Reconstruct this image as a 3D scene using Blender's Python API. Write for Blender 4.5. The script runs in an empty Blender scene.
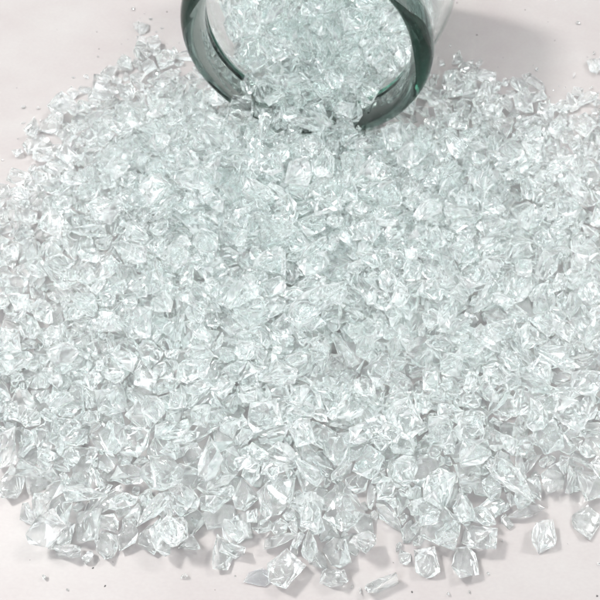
import bpy, bmesh, math, random
import numpy as np
from mathutils import Vector, Matrix, noise
FPX, CAM_H, PITCH = 781.5267, 18.7753, math.radians(58.9659)
JX, JY, JZ, JYAW, JTILT = 0.1355, 16.9614, 4.05, math.radians(11.3378), math.radians(3)

def unproj(px, py, z=0.0):
    "pixel of the 600 px photo -> point at height z"
    a, b = (px - 300) / FPX, -(py - 300) / FPX
    c, s = math.cos(PITCH), math.sin(PITCH)
    d = Vector((a, c + b * s, -s + b * c))
    t = (z - CAM_H) / d.z
    return d.x * t, d.y * t

# ---- glass fragments -------------------------------------------------------
NPROTO = 30
def hull_points(k):
    "corners of one broken piece: chunks, flat flakes (22-25) and splinters (26-29)"
    r = random.Random(500 + k)
    pts = []
    if k >= 26:
        w, h = r.uniform(.32, .42), r.uniform(.26, .34)
        for x, t in ((-.95, r.uniform(.7, .95)), (-.3, 1.0), (.4, .75), (1.1, r.uniform(.08, .3))):
            for j in range(4):
                a = j*math.pi/2 + .7 + r.uniform(-.35, .35)
                pts.append(Vector((x+r.uniform(-.2, .2), w*t*1.3*math.cos(a), h*t*1.3*math.sin(a))))
        return pts
    n = r.choice((8, 9, 10, 11, 12, 13))
    ax = (1.0, r.uniform(.55, .92), r.uniform(.45, .80))
    if k >= 22: ax = (1.05, r.uniform(.7, .95), r.uniform(.28, .36))
    e = r.uniform(.6, 1.0)                                  # pushes the corners out towards a block
    for _ in range(400):
        if len(pts) >= n: break
        v = Vector((r.gauss(0, 1), r.gauss(0, 1), r.gauss(0, 1))).normalized()
        v = Vector([(c*c)**(e/2)*(1 if c > 0 else -1) for c in v])*r.uniform(.74, 1.02)
        v = Vector((v.x*ax[0], v.y*ax[1], v.z*ax[2]))
        if all((v-q).length > .5*(ax[1]*ax[2])**.33 for q in pts): pts.append(v)
    return pts

def hull_bm(k):
    bm = bmesh.new()
    for p in hull_points(k): bm.verts.new(p)
    res = bmesh.ops.convex_hull(bm, input=bm.verts)
    junk = [g for g in res['geom_interior'] + res['geom_unused'] if isinstance(g, bmesh.types.BMVert)]
    if junk: bmesh.ops.delete(bm, geom=list(set(junk)), context='VERTS')
    bmesh.ops.recalc_face_normals(bm, faces=bm.faces)
    return bm

# ---- the jar: a closed lathe profile, local +Z runs from the mouth into the jar
#      (radius, depth) walked from the inside of the wall over the lip to the outside
JAR_OUT = [(2.91,-.06),(2.96,-.17),(3.06,-.26),(3.18,-.30),(3.31,-.27),(3.42,-.18),(3.485,-.04),(3.50,.12),(3.47,.28),(3.40,.40),(3.33,.47),(3.30,.52),
           (3.29,.56),(3.28,.70),(3.31,.90),(3.40,1.15),(3.53,1.45),(3.68,1.85),(3.80,2.3),(3.88,2.9),(3.92,4),(3.92,5.5),(3.92,6.8),(3.85,7.3),(3.6,7.55),(3.0,7.65)]
JAR_IN = [(2.88,.08),(2.88,.28),(2.89,.45),(2.90,.52),(2.92,.56),(2.97,.80),(3.06,1.05),(3.20,1.40),(3.37,1.8),(3.50,2.3),(3.60,2.9),(3.64,4),(3.64,5.5),(3.64,6.6),(3.5,6.95),(3.0,7.1)]
def jar_matrix():
    n = Vector((math.sin(JYAW)*math.cos(JTILT), math.cos(JYAW)*math.cos(JTILT), math.sin(JTILT)))
    u = n.cross(Vector((0,0,1))).normalized(); v = n.cross(u)
    return Matrix(((u.x,v.x,n.x,JX),(u.y,v.y,n.y,JY),(u.z,v.z,n.z,JZ),(0,0,0,1)))
def _interp(tab, z):
    if z <= tab[0][1]: return tab[0][0]
    for (r0,z0),(r1,z1) in zip(tab, tab[1:]):
        if z <= z1: return r0+(r1-r0)*(z-z0)/(z1-z0+1e-9)
    return tab[-1][0]
def jar_inner(z): return min(_interp(JAR_IN, z), 9)
def jar_outer(z): return _interp([(3.5,-.3),(3.5,1.3),(3.7,1.85),(3.92,2.9),(3.92,8)], z)
def lathe(prof, n, closed=False):
    bm = bmesh.new(); rings = []
    for r, z in prof:
        if r == 0: rings.append([bm.verts.new((0,0,z))])
        else: rings.append([bm.verts.new((r*math.cos(2*math.pi*i/n), r*math.sin(2*math.pi*i/n), z)) for i in range(n)])
    for a, b in zip(rings, rings[1:] + (rings[:1] if closed else [])):
        for i in range(n):
            j = (i+1) % n
            if len(a) == 1: bm.faces.new((a[0], b[i], b[j]))
            elif len(b) == 1: bm.faces.new((a[j], a[i], b[0]))
            else: bm.faces.new((a[j], a[i], b[i], b[j]))
    bmesh.ops.recalc_face_normals(bm, faces=bm.faces)
    for f in bm.faces: f.smooth = True
    return bm
def jar_bm(n): return lathe([(0,7.1)] + JAR_IN[::-1] + JAR_OUT + [(0,7.65)], n)
def body_bm(n): return lathe([(0,7.1)] + JAR_IN[4:][::-1] + [(3.0,.545),(3.15,.545)] + JAR_OUT[12:] + [(0,7.65)], n)
def rim_bm(n): return lathe(JAR_IN[:4][::-1] + JAR_OUT[:12] + [(3.15,.535),(3.0,.535)], n, True)

N_SINGLE = 290
# the fragments that stand out, in the order of the first rows below
HERO_LABELS = [
    'pale glass flake on the table left of the jar, nearest the top border',
    'glass chip with dark fracture marks at the upper left corner of the heap',
    'small glass chip at the left edge of the heap',
    'glass chip cut off by the left border beside a smaller one',
    'rounded glass chip in the jar shadow just right of the rim',
    'glass chip alone on the table at the right border above the heap',
    'flat glass flake at the upper right edge of the heap',
    'thin glass splinter with a dark edge at the far right edge of the heap',
    'glass chip standing proud of the lower left front edge',
    'clear glass chip at the lower left corner of the heap',
    'cloudy glass chip outermost at the lower left of the heap',
    'broad flat glass chip in the front edge left of the bluish chip',
    'bluish glass chip at the middle of the front edge',
    'glass chip just right of the bluish chip',
    'upright narrow glass chip pointing down out of the front edge',
    'rounded glass chip lying furthest forward of all on the table',
    'angular glass chip with a notch at the right part of the front edge',
    'narrow glass chip left of the notched chip in the front edge',
    'bright glass chip sticking out at the lower right of the heap',
    'wedge shaped glass chip at the right end of the front edge',
    'dark veined glass chip by the left border at the lower left',
    'long striated glass splinter lying across the middle of the heap',
    'large rounded glass chip with a dark ring left of the heap centre',
    'large clear glass chip on the right half of the heap',
    'long glass splinter pointing down to the lower right edge',
    'large glass chip with bright facets on the left half of the heap',
    'blocky glass chip standing in the lower middle of the heap',
]
# one fragment = shape, size, x, y, z, rotation (three quaternion terms)
REST = [
24,46,-559,2245,10,7,8,72, 5,44,-645,2014,13,30,13,50, 3,28,-831,1500,11,41,13,68, 8,33,-905,1510,8,14,-6,71, 11,38,544,2091,14,-12,-7,46,
14,42,1000,2052,15,-14,17,77, 25,50,728,1947,17,5,13,69, 26,40,894,1884,11,-2,0,67, 17,42,-346,468,16,-31,8,34, 2,44,-454,448,11,11,17,65,
9,46,-563,473,19,-4,-10,47, 22,46,-181,434,15,-1,7,57, 16,56,-30,391,35,0,0,37, 12,46,44,420,5,-18,59,47, 10,42,75,375,25,31,61,-52,
20,50,191,364,25,0,0,8, 6,56,380,410,22,-5,10,71, 16,46,296,412,25,1,-14,68, 1,52,568,465,27,0,0,51, 23,48,685,506,13,0,0,-31,
10,50,-698,597,24,14,4,76, 28,84,47,1044,136,0,0,29, 13,66,-190,1107,88,31,12,47, 19,66,267,747,76,-24,-52,60, 26,62,501,588,75,0,0,-38,
7,62,-419,1008,93,-33,-37,55, 15,62,94,675,62,28,13,62, 0,40,-971,999,21,89,13,-4, 9,21,-928,1059,8,-82,-2,27, 27,47,-980,1044,24,-8,40,76,
16,19,-928,1032,10,70,-47,-9, 22,47,-986,947,21,-31,82,-13, 19,14,-905,1050,8,-22,35,-78, 2,47,-970,899,12,15,-13,-69, 5,18,-931,989,6,23,-23,-44,
9,47,-966,1104,24,43,58,29, 9,16,-956,1132,5,-9,63,-63, 10,53,-961,1130,62,-53,-15,70, 7,20,-934,1121,13,0,-41,-72, 1,23,-922,1147,9,70,-36,31,
17,43,-999,1193,27,36,23,4, 18,15,-913,1191,6,4,82,-23, 13,54,-1021,1090,31,58,31,-54, 8,14,-938,1075,10,6,71,-55, 29,43,-947,1182,14,2,-1,34,
23,30,-968,1215,6,-85,28,0, 26,29,-997,1241,8,0,3,32, 8,44,-970,1247,26,-31,-19,-79, 14,14,-910,1211,7,-59,28,-5, 19,46,-872,715,28,14,57,-43,
12,20,-836,728,9,-72,-29,23, 0,48,-913,688,39,-59,34,59, 5,52,-936,737,23,41,58,44, 25,28,-830,738,28,6,46,-11, 1,17,-806,780,8,-8,-19,78,
15,27,-844,756,35,49,9,27, 8,20,-829,792,36,26,33,79, 21,36,-904,746,40,-11,-1,-23, 5,52,-908,814,15,28,-15,-24, 17,55,-881,825,53,67,-53,-27,
2,15,-876,848,5,20,-1,-21, 16,16,-827,870,9,83,-2,33, 7,32,-838,770,17,-22,86,7, 10,15,-825,804,7,87,-17,4, 6,26,-851,857,13,36,-37,-51,
18,40,-886,760,31,28,-33,56, 15,26,-830,817,13,-18,38,73, 0,40,-934,790,31,-56,22,-4, 18,19,-835,827,27,-18,10,63, 8,16,-792,942,41,23,80,-23,
27,52,-881,944,25,34,-17,-67, 24,27,-808,992,6,6,-8,-70, 8,46,-867,886,36,-12,-52,36, 12,16,-859,877,8,1,-1,-35, 0,28,-976,818,18,-63,36,43,
22,40,-915,913,26,37,24,59, 15,44,-868,1019,5,17,18,23, 14,17,-843,1050,8,-48,45,-24, 6,54,-879,1072,19,2,73,-51, 21,51,-927,949,12,76,48,5,
19,22,-838,1004,13,65,16,18, 1,40,-809,958,51,-21,-83,-7, 12,54,-872,1133,5,35,50,-7, 21,49,-897,1174,11,29,-85,-5, 16,27,-828,1123,16,-49,71,-17,
1,26,-809,1157,10,-88,-13,3, 10,41,-916,1092,27,54,31,13, 17,37,-853,1021,44,-20,10,-49, 10,35,-888,1231,24,-25,27,65, 4,51,-914,1293,19,-53,65,-33,
19,45,-843,1197,21,45,5,1, 0,17,-814,1221,10,-4,-14,86, 6,25,-828,1249,13,38,43,59, 18,36,-858,1244,26,-67,6,60, 10,24,-872,1328,12,9,1,84,
14,16,-824,1355,10,-82,-34,1, 0,51,-924,1364,25,36,-24,-73, 19,23,-816,1296,8,60,9,43, 9,36,-910,1314,26,-2,-29,79, 3,16,-886,1270,11,-34,9,74,
2,20,-803,1364,7,28,11,16, 15,51,-856,1303,14,38,31,51, 26,33,-885,1412,9,-2,0,70, 23,35,-863,1410,19,79,-3,-43, 9,48,-847,1478,26,-10,-47,76,
7,19,-818,1459,9,-11,-7,56, 5,39,-859,1364,21,-6,38,-78, 16,24,-819,1442,39,47,56,-19, 6,53,-862,1553,23,88,-1,-10, 0,26,-823,1527,15,-1,15,-88,
24,46,-860,1467,10,4,-4,-49, 18,23,-810,1567,16,-74,-37,-34, 9,19,-832,1603,9,-10,4,-76, 27,49,-925,1446,14,2,4,34, 5,64,-773,730,34,-10,-37,81,
8,15,-744,771,6,-3,89,11, 19,55,-803,686,32,50,-74,-6, 10,47,-825,734,69,55,-71,-4, 7,38,-766,592,22,-20,-12,2, 10,64,-723,677,36,52,17,62,
14,15,-758,705,6,24,-3,-86, 0,53,-786,833,18,-58,56,1, 19,43,-812,853,62,35,-60,-17, 9,15,-751,804,6,-73,-37,35, 11,18,-722,866,7,-6,-12,81,
10,48,-784,790,36,-38,-61,-43, 7,14,-724,855,20,32,50,29, 3,44,-734,768,55,-36,-30,17, 15,27,-739,753,14,-11,-44,-77, 17,20,-734,872,39,10,14,-86,
23,45,-789,775,80,21,12,-78, 11,24,-738,867,22,58,66,-2, 22,34,-804,942,5,54,70,14, 18,15,-751,907,6,26,78,-30, 4,24,-738,949,9,11,-84,31,
2,58,-811,907,30,-84,-12,16, 8,26,-754,884,17,6,-49,-74, 7,42,-773,897,59,84,15,-25, 7,17,-746,856,10,-64,62,-12, 20,50,-737,906,65,17,-62,-54,
11,18,-707,869,22,68,33,48, 15,19,-732,930,11,-63,-45,22, 5,32,-758,951,39,28,28,74, 17,15,-669,921,44,30,19,6, 17,14,-758,923,13,-74,18,-44,
18,44,-776,1023,15,-82,7,28, 29,43,-766,1062,18,77,8,-9, 4,27,-698,973,12,-2,-5,-58, 8,22,-717,1078,18,-39,-23,-71, 16,29,-775,964,18,-11,35,27,
1,41,-838,967,20,-36,-24,8, 12,26,-763,1047,39,79,-20,-21, 27,37,-798,1000,39,5,23,-87, 4,15,-736,1028,8,-65,-24,-57, 1,30,-750,1100,16,-42,-53,47,
20,42,-798,1111,8,49,50,30, 18,42,-824,1098,47,-3,6,14, 13,17,-723,1166,4,2,59,67, 5,41,-742,1146,27,-57,1,-46, 4,23,-698,1166,11,66,-4,11,
13,36,-724,1129,19,41,60,-49, 20,17,-723,1159,14,78,25,16, 14,42,-771,1101,37,2,38,81, 20,23,-722,1095,25,-83,-7,27, 17,34,-773,1209,20,86,-17,-21,
14,37,-743,1188,13,20,9,-60, 18,43,-737,1213,48,26,16,78, 0,35,-827,1267,32,-58,64,-10, 3,15,-700,1226,5,39,72,37, 8,44,-797,1159,37,21,7,5,
12,52,-756,1351,16,-13,31,73, 9,20,-740,1366,14,-72,13,41, 8,32,-768,1291,22,-82,27,-10, 0,17,-726,1313,7,-74,26,12, 20,56,-781,1264,28,-52,51,52,
19,42,-803,1337,21,16,-41,-56, 10,26,-743,1357,48,-14,-63,58, 5,35,-829,1354,28,-8,59,-48, 9,17,-793,1304,27,-38,55,-12, 10,49,-813,1412,23,11,9,88,
11,26,-722,1466,7,-40,76,-27, 10,53,-776,1452,34,40,51,41, 18,31,-732,1387,24,21,20,-85, 25,42,-744,1416,50,-42,48,-43, 9,18,-755,1469,5,-17,-62,61,
22,29,-774,1537,5,19,86,17, 12,17,-730,1562,9,-78,25,-13, 11,33,-784,1517,16,19,45,51, 17,20,-741,1519,12,87,-8,-19, 7,26,-715,1552,20,-50,3,36,
7,38,-780,1545,40,68,-54,-19, 19,18,-750,1550,15,27,82,-4, 10,17,-752,1573,7,89,-1,5, 20,25,-745,1534,32,-39,72,34, 19,18,-742,1487,8,16,24,81,
18,17,-749,1596,8,-9,-14,-88, 11,34,-814,1589,9,-47,72,-26, 10,45,-800,1649,21,83,-31,10, 20,26,-759,1632,6,49,46,31, 3,37,-756,1673,20,-12,51,70,
14,25,-740,1621,10,47,35,53, 11,41,-732,1706,18,62,51,31, 3,41,-746,1734,12,-11,-81,-36, 11,20,-709,1721,5,48,-71,-23, 20,54,-833,1706,9,63,38,12,
8,36,-855,1761,25,-38,56,-41, 11,22,-754,1780,7,31,53,23, 11,17,-742,1773,7,-1,13,-89, 12,32,-894,1665,12,12,-12,-87, 7,31,-785,1806,17,7,15,85,
14,19,-722,1861,6,9,-53,-59, 8,54,-773,1851,27,-3,2,51, 3,26,-734,1810,41,38,-17,-22, 4,38,-711,1835,25,28,-27,22, 21,35,-714,1945,7,-31,13,3,
14,18,-699,1852,7,22,0,-81, 22,38,-642,606,8,8,-88,-13, 2,25,-608,677,7,11,-17,-82, 22,44,-660,629,25,-6,-86,23, 19,20,-615,668,27,-83,35,-6,
13,33,-631,648,23,3,13,82, 1,16,-604,627,10,-34,18,-22, 3,20,-632,653,7,-20,-62,58, 13,26,-609,617,25,34,27,76, 12,52,-688,720,23,-71,32,-13,
2,19,-611,760,9,23,-6,-68, 15,41,-673,673,5,19,-15,-81, 1,18,-589,702,10,29,-1,-66, 19,16,-611,722,6,51,-34,-1, 11,50,-683,697,29,58,-36,-57,
7,43,-638,705,39,-34,50,-19, 17,17,-662,732,12,-66,57,-17, 8,15,-602,742,15,9,-66,-57, 13,30,-618,662,52,-19,-41,73, 13,27,-594,682,32,-15,41,62,
14,27,-633,745,18,71,-9,-17, 20,53,-656,804,9,30,67,39, 11,43,-682,826,24,10,81,-36, 18,27,-626,838,8,49,-73,-9, 4,58,-693,794,24,10,6,87,
19,27,-619,790,32,2,-9,77, 7,38,-675,755,50,-13,-68,-21, 0,24,-650,809,50,11,16,-85, 13,48,-602,798,66,28,24,24, 11,19,-656,843,47,-30,78,24,
10,44,-701,895,16,19,79,37, 10,14,-641,886,6,84,12,6, 3,40,-689,859,34,-41,-42,-11, 5,43,-655,875,36,-62,-57,-31, 1,47,-642,906,30,-56,-32,22,
9,43,-632,855,71,-81,26,1, 14,19,-613,932,11,-46,-40,-66, 13,25,-692,898,51,34,-37,-61, 4,16,-628,887,46,-27,-15,-78, 7,36,-683,1005,22,-20,-83,27,
15,23,-618,1056,3,17,18,22, 0,39,-655,976,20,-20,88,4, 25,54,-666,936,15,10,-58,67, 2,27,-625,1020,7,20,1,-10, 20,26,-727,942,17,48,70,20,
18,42,-732,975,27,69,-47,24, 9,58,-724,1021,40,46,66,-41, 11,17,-630,1006,23,15,14,-47, 17,39,-759,958,69,-31,-48,68, 17,16,-630,1043,24,84,-14,12,
2,37,-684,1096,14,-89,-1,6, 3,19,-649,1106,7,75,-45,-1, 21,40,-678,1130,13,-54,20,-24, 16,18,-641,1069,14,-74,-23,44, 1,39,-654,1142,21,19,20,80,
16,25,-642,1103,37,-56,25,63, 13,38,-671,1057,19,34,38,65, 5,19,-613,1104,14,-42,-67,-29, 16,47,-690,1059,53,67,-54,-14, 0,21,-639,1163,36,55,-45,53,
22,30,-747,1037,71,75,11,20, 8,15,-637,1079,33,-21,45,-74, 5,26,-635,1180,50,-31,-65,38, 11,27,-741,1079,55,68,-41,-35, 3,43,-672,1250,16,-20,-38,-77,
4,18,-584,1265,11,-3,22,-87, 29,46,-640,1221,17,-72,-54,-1, 14,16,-642,1284,11,-75,-34,23, 15,28,-713,1239,23,29,-29,46, 0,20,-669,1204,11,77,47,1,
7,17,-615,1267,9,-82,36,-7, 24,51,-700,1200,33,-46,-13,-75, 2,23,-588,1239,12,13,-41,47, 18,15,-574,1278,8,-85,14,24, 11,33,-659,1152,48,-9,59,62,
21,35,-674,1188,43,-5,24,81, 6,54,-672,1219,58,-26,-50,-65, 23,43,-657,1346,8,-10,89,-5, 4,19,-591,1348,8,45,-43,13, 3,49,-693,1330,23,65,16,48,
5,23,-575,1355,16,-7,-51,68, 2,47,-714,1282,29,-65,-34,3, 11,15,-591,1390,10,-56,23,65, 15,60,-709,1337,75,-52,70,-13, 13,20,-666,1288,4,50,8,-20,
4,24,-742,1245,11,-4,-4,-81, 12,49,-704,1259,39,59,-49,-46, 18,15,-618,1348,6,54,63,-33, 21,45,-669,1416,9,-34,-4,44, 0,20,-636,1391,11,25,7,-24,
5,16,-634,1466,4,-81,-12,19, 15,52,-650,1450,29,-69,-11,52, 16,15,-606,1390,10,-5,80,-8, 3,59,-711,1436,29,21,37,77, 5,25,-707,1385,19,46,-33,42,
7,17,-613,1481,10,46,77,-6, 8,33,-671,1386,37,34,-14,80, 19,19,-625,1404,24,-21,-80,20, 19,14,-630,1499,5,-2,-57,-62, 17,44,-698,1413,65,38,12,-81,
22,35,-682,1480,12,-22,6,-69, 12,21,-635,1513,5,27,42,-1, 15,24,-674,1562,10,-32,83,-10, 3,18,-648,1572,7,-65,4,-8, 27,40,-666,1540,23,-31,-38,56,
10,21,-655,1518,52,-61,64,15, 3,19,-610,1571,7,66,-57,-4, 24,55,-696,1513,22,26,84,-5, 16,25,-705,1579,41,58,-61,19, 14,57,-728,1505,49,21,62,-61,
8,21,-662,1483,35,-8,41,79, 17,19,-637,1591,16,32,-67,51, 21,55,-755,1590,26,-29,7,-21, 16,19,-637,1484,15,72,-47,-26, 20,23,-686,1611,25,59,57,-35,
0,36,-687,1646,18,35,-26,-74, 4,21,-643,1661,8,-68,50,-26, 11,29,-671,1588,8,-1,-86,26, 1,14,-618,1608,6,-10,-78,-19, 29,41,-710,1609,12,-3,4,72,
17,23,-658,1617,16,-86,-24,10, 18,41,-720,1635,34,-75,38,10, 15,18,-656,1645,45,-49,30,19, 9,32,-643,1666,46,-61,-17,-13, 15,19,-618,1664,11,-76,5,43,
19,44,-680,1725,26,-40,31,-53, 19,13,-632,1787,6,24,-30,-49, 1,31,-723,1760,17,12,-34,81, 5,41,-698,1742,38,-9,19,54, 5,22,-631,1684,7,20,25,76,
8,34,-647,1749,33,3,-76,4, 26,36,-694,1680,31,-29,23,80, 12,21,-664,1758,6,32,-79,-21, 6,25,-679,1837,11,7,13,-20, 2,15,-614,1850,9,-41,39,-66,
8,39,-702,1799,10,15,2,88, 27,45,-652,1813,19,79,42,-13, 18,18,-607,1830,7,-7,-10,-80, 22,49,-627,1866,21,-51,-19,13, 9,25,-688,1914,7,-40,50,-49,
16,24,-619,1935,12,9,46,76, 9,30,-680,1879,8,-62,-16,16, 16,23,-615,1979,12,8,-85,-4, 4,19,-592,2001,7,-75,-39,4, 13,29,-751,1920,13,-57,33,-15,
14,18,-602,1955,10,42,-54,-32, 2,20,-576,1958,8,4,88,-14, 13,49,-669,1964,9,-18,47,74, 10,16,-519,583,8,-5,-8,-73, 7,48,-572,529,29,-30,-5,72,
8,40,-616,534,28,-9,-45,40, 21,50,-641,516,24,26,-8,-32, 5,18,-534,546,6,5,-32,-78, 19,22,-546,568,12,20,-36,-75, 18,55,-587,475,59,-30,80,24,
6,24,-493,424,11,-84,-22,-18, 24,38,-548,603,10,-2,2,-53, 3,15,-496,645,6,8,-43,-47, 22,38,-597,583,13,-22,-19,27, 11,30,-570,607,26,5,80,20,
20,58,-533,633,16,34,65,29, 10,16,-503,648,25,31,33,57, 1,36,-580,643,23,-9,57,66, 27,31,-567,721,10,4,1,-32, 14,18,-520,766,7,21,-5,-86,
29,39,-554,680,12,2,5,5, 7,21,-545,740,10,-13,-1,19, 15,17,-506,752,9,-55,45,26, 0,27,-559,658,36,-84,28,15, 13,16,-540,715,8,0,23,73,
7,25,-538,764,29,48,16,39, 18,43,-605,727,41,-55,-49,33, 20,20,-561,637,47,-22,47,-19, 7,25,-521,758,51,-26,17,-83, 8,34,-575,728,45,-63,-42,25,
13,52,-579,798,23,-39,-43,55, 11,53,-561,838,15,-15,80,39, 10,26,-503,859,10,18,-80,-37, 20,46,-571,816,47,55,-39,-50, 27,29,-623,759,42,-70,26,6,
10,25,-531,803,24,1,83,8, 20,39,-582,776,57,-11,64,58, 1,27,-569,866,23,74,-19,5, 24,39,-534,803,48,-74,-10,-48, 28,28,-512,902,50,17,-23,-56,
24,54,-595,878,12,2,5,89, 9,46,-608,845,39,-15,19,-72, 14,30,-553,919,23,6,-89,-13, 17,17,-551,889,7,-32,-5,62, 23,42,-578,961,32,6,-18,77,
17,19,-548,995,42,63,-11,61, 8,19,-525,957,5,13,-8,61, 13,53,-583,913,47,-14,-66,59, 18,17,-577,948,41,-51,49,14, 20,44,-596,897,64,-20,68,54,
15,19,-484,928,46,14,-15,-85, 6,24,-605,950,44,-25,-4,70, 8,48,-610,918,79,-5,11,85, 2,19,-547,865,48,20,-58,46, 9,31,-581,1019,10,-23,47,-66,
1,15,-553,1073,7,-17,9,-47, 22,47,-587,966,14,-5,-23,69, 15,19,-541,991,3,-11,22,86, 7,23,-587,1061,14,53,-20,12, 24,35,-603,1018,29,-78,-20,-29,
14,19,-532,1050,40,-20,53,17, 28,38,-566,1043,29,10,-81,35, 9,26,-533,1006,21,47,56,-53, 6,35,-562,1023,46,6,-82,-21, 8,27,-535,1081,16,-5,7,42,
23,39,-620,986,51,30,43,49, 19,18,-643,1025,36,21,84,-18, 13,24,-532,1077,38,-67,-15,56, 10,37,-654,986,57,40,-81,3, 18,33,-578,1102,12,65,62,-4,
17,21,-550,1112,13,-21,54,-55, 10,26,-621,1087,17,-10,-47,76, 0,15,-526,1136,9,80,41,0, 0,39,-612,1071,49,31,36,18, 20,42,-576,1085,40,-33,-30,64,
2,20,-514,1112,8,7,-15,-50, 17,33,-535,1109,44,-22,-84,-19, 20,22,-512,1166,9,23,57,63, 8,27,-578,1098,62,-13,56,-69, 9,30,-588,1077,70,6,-84,29,
8,22,-512,1163,37,-71,-16,-53, 29,52,-555,1237,20,-43,-36,37, 2,20,-529,1188,6,19,9,21, 15,44,-562,1165,13,51,13,25, 7,19,-522,1252,13,-41,-58,52,
10,51,-606,1136,37,-20,45,68, 7,33,-534,1152,34,-51,62,39, 12,22,-519,1195,14,-24,56,63, 17,29,-529,1222,43,-34,-31,64, 9,49,-610,1204,22,-36,-35,61,
3,44,-583,1157,59,-23,-79,34, 21,32,-571,1332,10,-48,-31,38, 9,19,-510,1360,5,-23,60,-59, 12,33,-542,1311,21,-87,-9,-22, 11,23,-535,1292,7,-53,-67,13,
20,37,-599,1311,12,-44,-55,36, 6,19,-542,1401,9,-79,34,-22, 10,34,-619,1304,23,-40,78,20, 4,52,-595,1277,44,64,-62,12, 20,45,-562,1301,46,-49,-28,50,
16,21,-517,1335,44,-8,-87,5, 29,51,-608,1330,55,3,86,-27, 17,13,-476,1361,10,-42,-62,33, 6,40,-597,1418,20,14,51,72, 20,14,-558,1419,5,-60,-33,18,
2,43,-612,1441,36,-20,30,62, 13,23,-540,1459,13,-25,66,-26, 10,43,-624,1473,58,21,15,49, 4,23,-504,1463,19,-16,25,84, 7,24,-569,1438,18,63,-18,-44,
1,22,-572,1464,9,77,9,44, 16,46,-610,1368,42,9,-44,14, 5,15,-516,1486,9,-10,-36,81, 21,38,-650,1376,38,-75,-31,37, 10,42,-677,1507,76,86,-15,-6,
16,22,-575,1428,48,-69,23,45, 0,24,-550,1470,41,-12,2,-32, 15,56,-589,1510,21,-47,-76,4, 16,22,-555,1543,13,17,-87,-14, 17,36,-618,1515,32,12,21,-64,
12,35,-584,1552,4,39,47,-12, 6,21,-545,1482,10,-1,2,-85, 16,37,-579,1513,55,5,9,-52, 14,19,-544,1491,38,-25,18,-34, 1,49,-586,1565,69,-23,-11,-74,
5,25,-642,1549,49,66,8,3, 0,34,-631,1531,64,1,62,-28, 16,24,-602,1593,11,67,-47,-20, 4,22,-538,1648,5,45,25,65, 22,36,-586,1611,26,-9,5,54,
10,43,-633,1632,43,5,-37,-81, 12,25,-537,1681,8,30,-9,-77, 26,49,-623,1579,41,42,-6,51, 0,16,-521,1618,6,-72,16,8, 13,34,-571,1636,37,55,-22,-18,
2,15,-570,1627,5,18,10,29, 9,18,-560,1671,5,-44,47,-46, 2,51,-560,1615,57,-16,13,-87, 15,13,-546,1623,6,-85,26,-5, 28,49,-587,1693,17,42,34,37,
8,35,-611,1692,49,8,-20,42, 6,39,-619,1716,17,79,-36,-22, 2,16,-552,1740,6,38,16,18, 13,14,-540,1778,7,-28,2,-27, 16,25,-624,1739,48,-45,18,74,
0,18,-537,1761,8,-61,31,-9, 0,35,-576,1733,53,-27,-38,-75, 17,22,-538,1710,61,-43,22,10, 15,37,-561,1690,42,-41,9,45, 3,34,-576,1823,14,49,3,54,
7,25,-546,1814,19,-19,-57,66, 23,43,-576,1796,22,50,68,32, 17,39,-612,1763,32,-67,28,-52, 24,38,-613,1821,29,-12,-21,-49, 7,17,-576,1753,12,59,-26,-60,
9,15,-534,1882,11,67,31,45, 14,35,-576,1859,18,14,-65,-57, 14,16,-558,1857,10,-79,-23,20, 6,60,-574,1910,25,58,-64,22, 21,46,-541,1955,22,7,27,81,
17,24,-528,1902,19,-33,3,-84, 11,34,-499,1914,28,-69,22,-39, 4,14,-505,1968,6,-49,69,-30, 18,44,-647,1901,21,81,-35,-10, 2,17,-457,1907,16,-33,79,17,
19,17,-505,1990,6,21,34,77, 24,46,-549,2002,10,8,-6,-48, 16,15,-487,2036,9,-57,-61,34, 8,35,-510,2035,20,47,73,11, 9,17,-522,2073,8,6,-9,89,
24,41,-594,2069,9,4,9,85, 24,47,-596,2045,24,24,13,33, 11,17,-545,2041,8,-54,-64,28, 3,47,-448,499,30,-35,-2,82, 7,26,-424,533,16,2,-50,-64,
29,45,-492,562,13,-42,79,-2, 10,16,-400,583,7,79,37,11, 29,52,-467,549,15,5,-1,-85, 13,60,-502,499,25,19,32,59, 21,50,-544,433,21,-2,-74,51,
0,15,-370,575,9,-57,66,-12, 18,33,-466,616,10,82,-33,2, 6,43,-472,648,23,-71,45,-28, 10,26,-435,661,13,5,-8,17, 5,45,-495,606,44,69,-48,-11,
8,14,-429,650,23,-21,-73,-43, 21,34,-514,659,38,58,-69,-2, 28,48,-513,563,46,83,2,-5, 20,15,-416,648,8,5,0,-88, 7,55,-491,712,24,-12,4,-19,
20,17,-420,752,4,73,-6,-19, 9,41,-462,753,44,-6,22,60, 2,15,-417,714,5,12,-17,-80, 2,17,-470,749,8,-88,-13,14, 0,57,-421,694,46,-6,-12,-89,
10,24,-437,733,11,-23,-87,-5, 8,46,-459,698,70,20,-15,-44, 16,43,-552,705,46,71,29,11, 22,48,-488,793,14,-23,4,-52, 7,27,-433,880,13,-9,13,-75,
22,36,-465,832,12,69,54,-9, 13,25,-441,799,5,31,-40,-73, 11,19,-456,865,12,26,79,3, 28,50,-463,826,40,77,-45,1, 17,51,-483,797,61,-42,-48,63,
6,27,-514,889,73,12,77,-1, 2,15,-441,839,27,-29,-37,11, 16,34,-527,848,68,47,-77,-1, 4,48,-480,890,21,-51,-74,6, 3,45,-527,889,36,-32,16,-53,
16,27,-426,952,15,-14,2,-81, 16,42,-528,949,41,13,33,12, 5,50,-495,962,33,-1,-52,57, 11,27,-442,934,9,-1,54,46, 10,41,-452,957,48,10,65,60,
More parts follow.
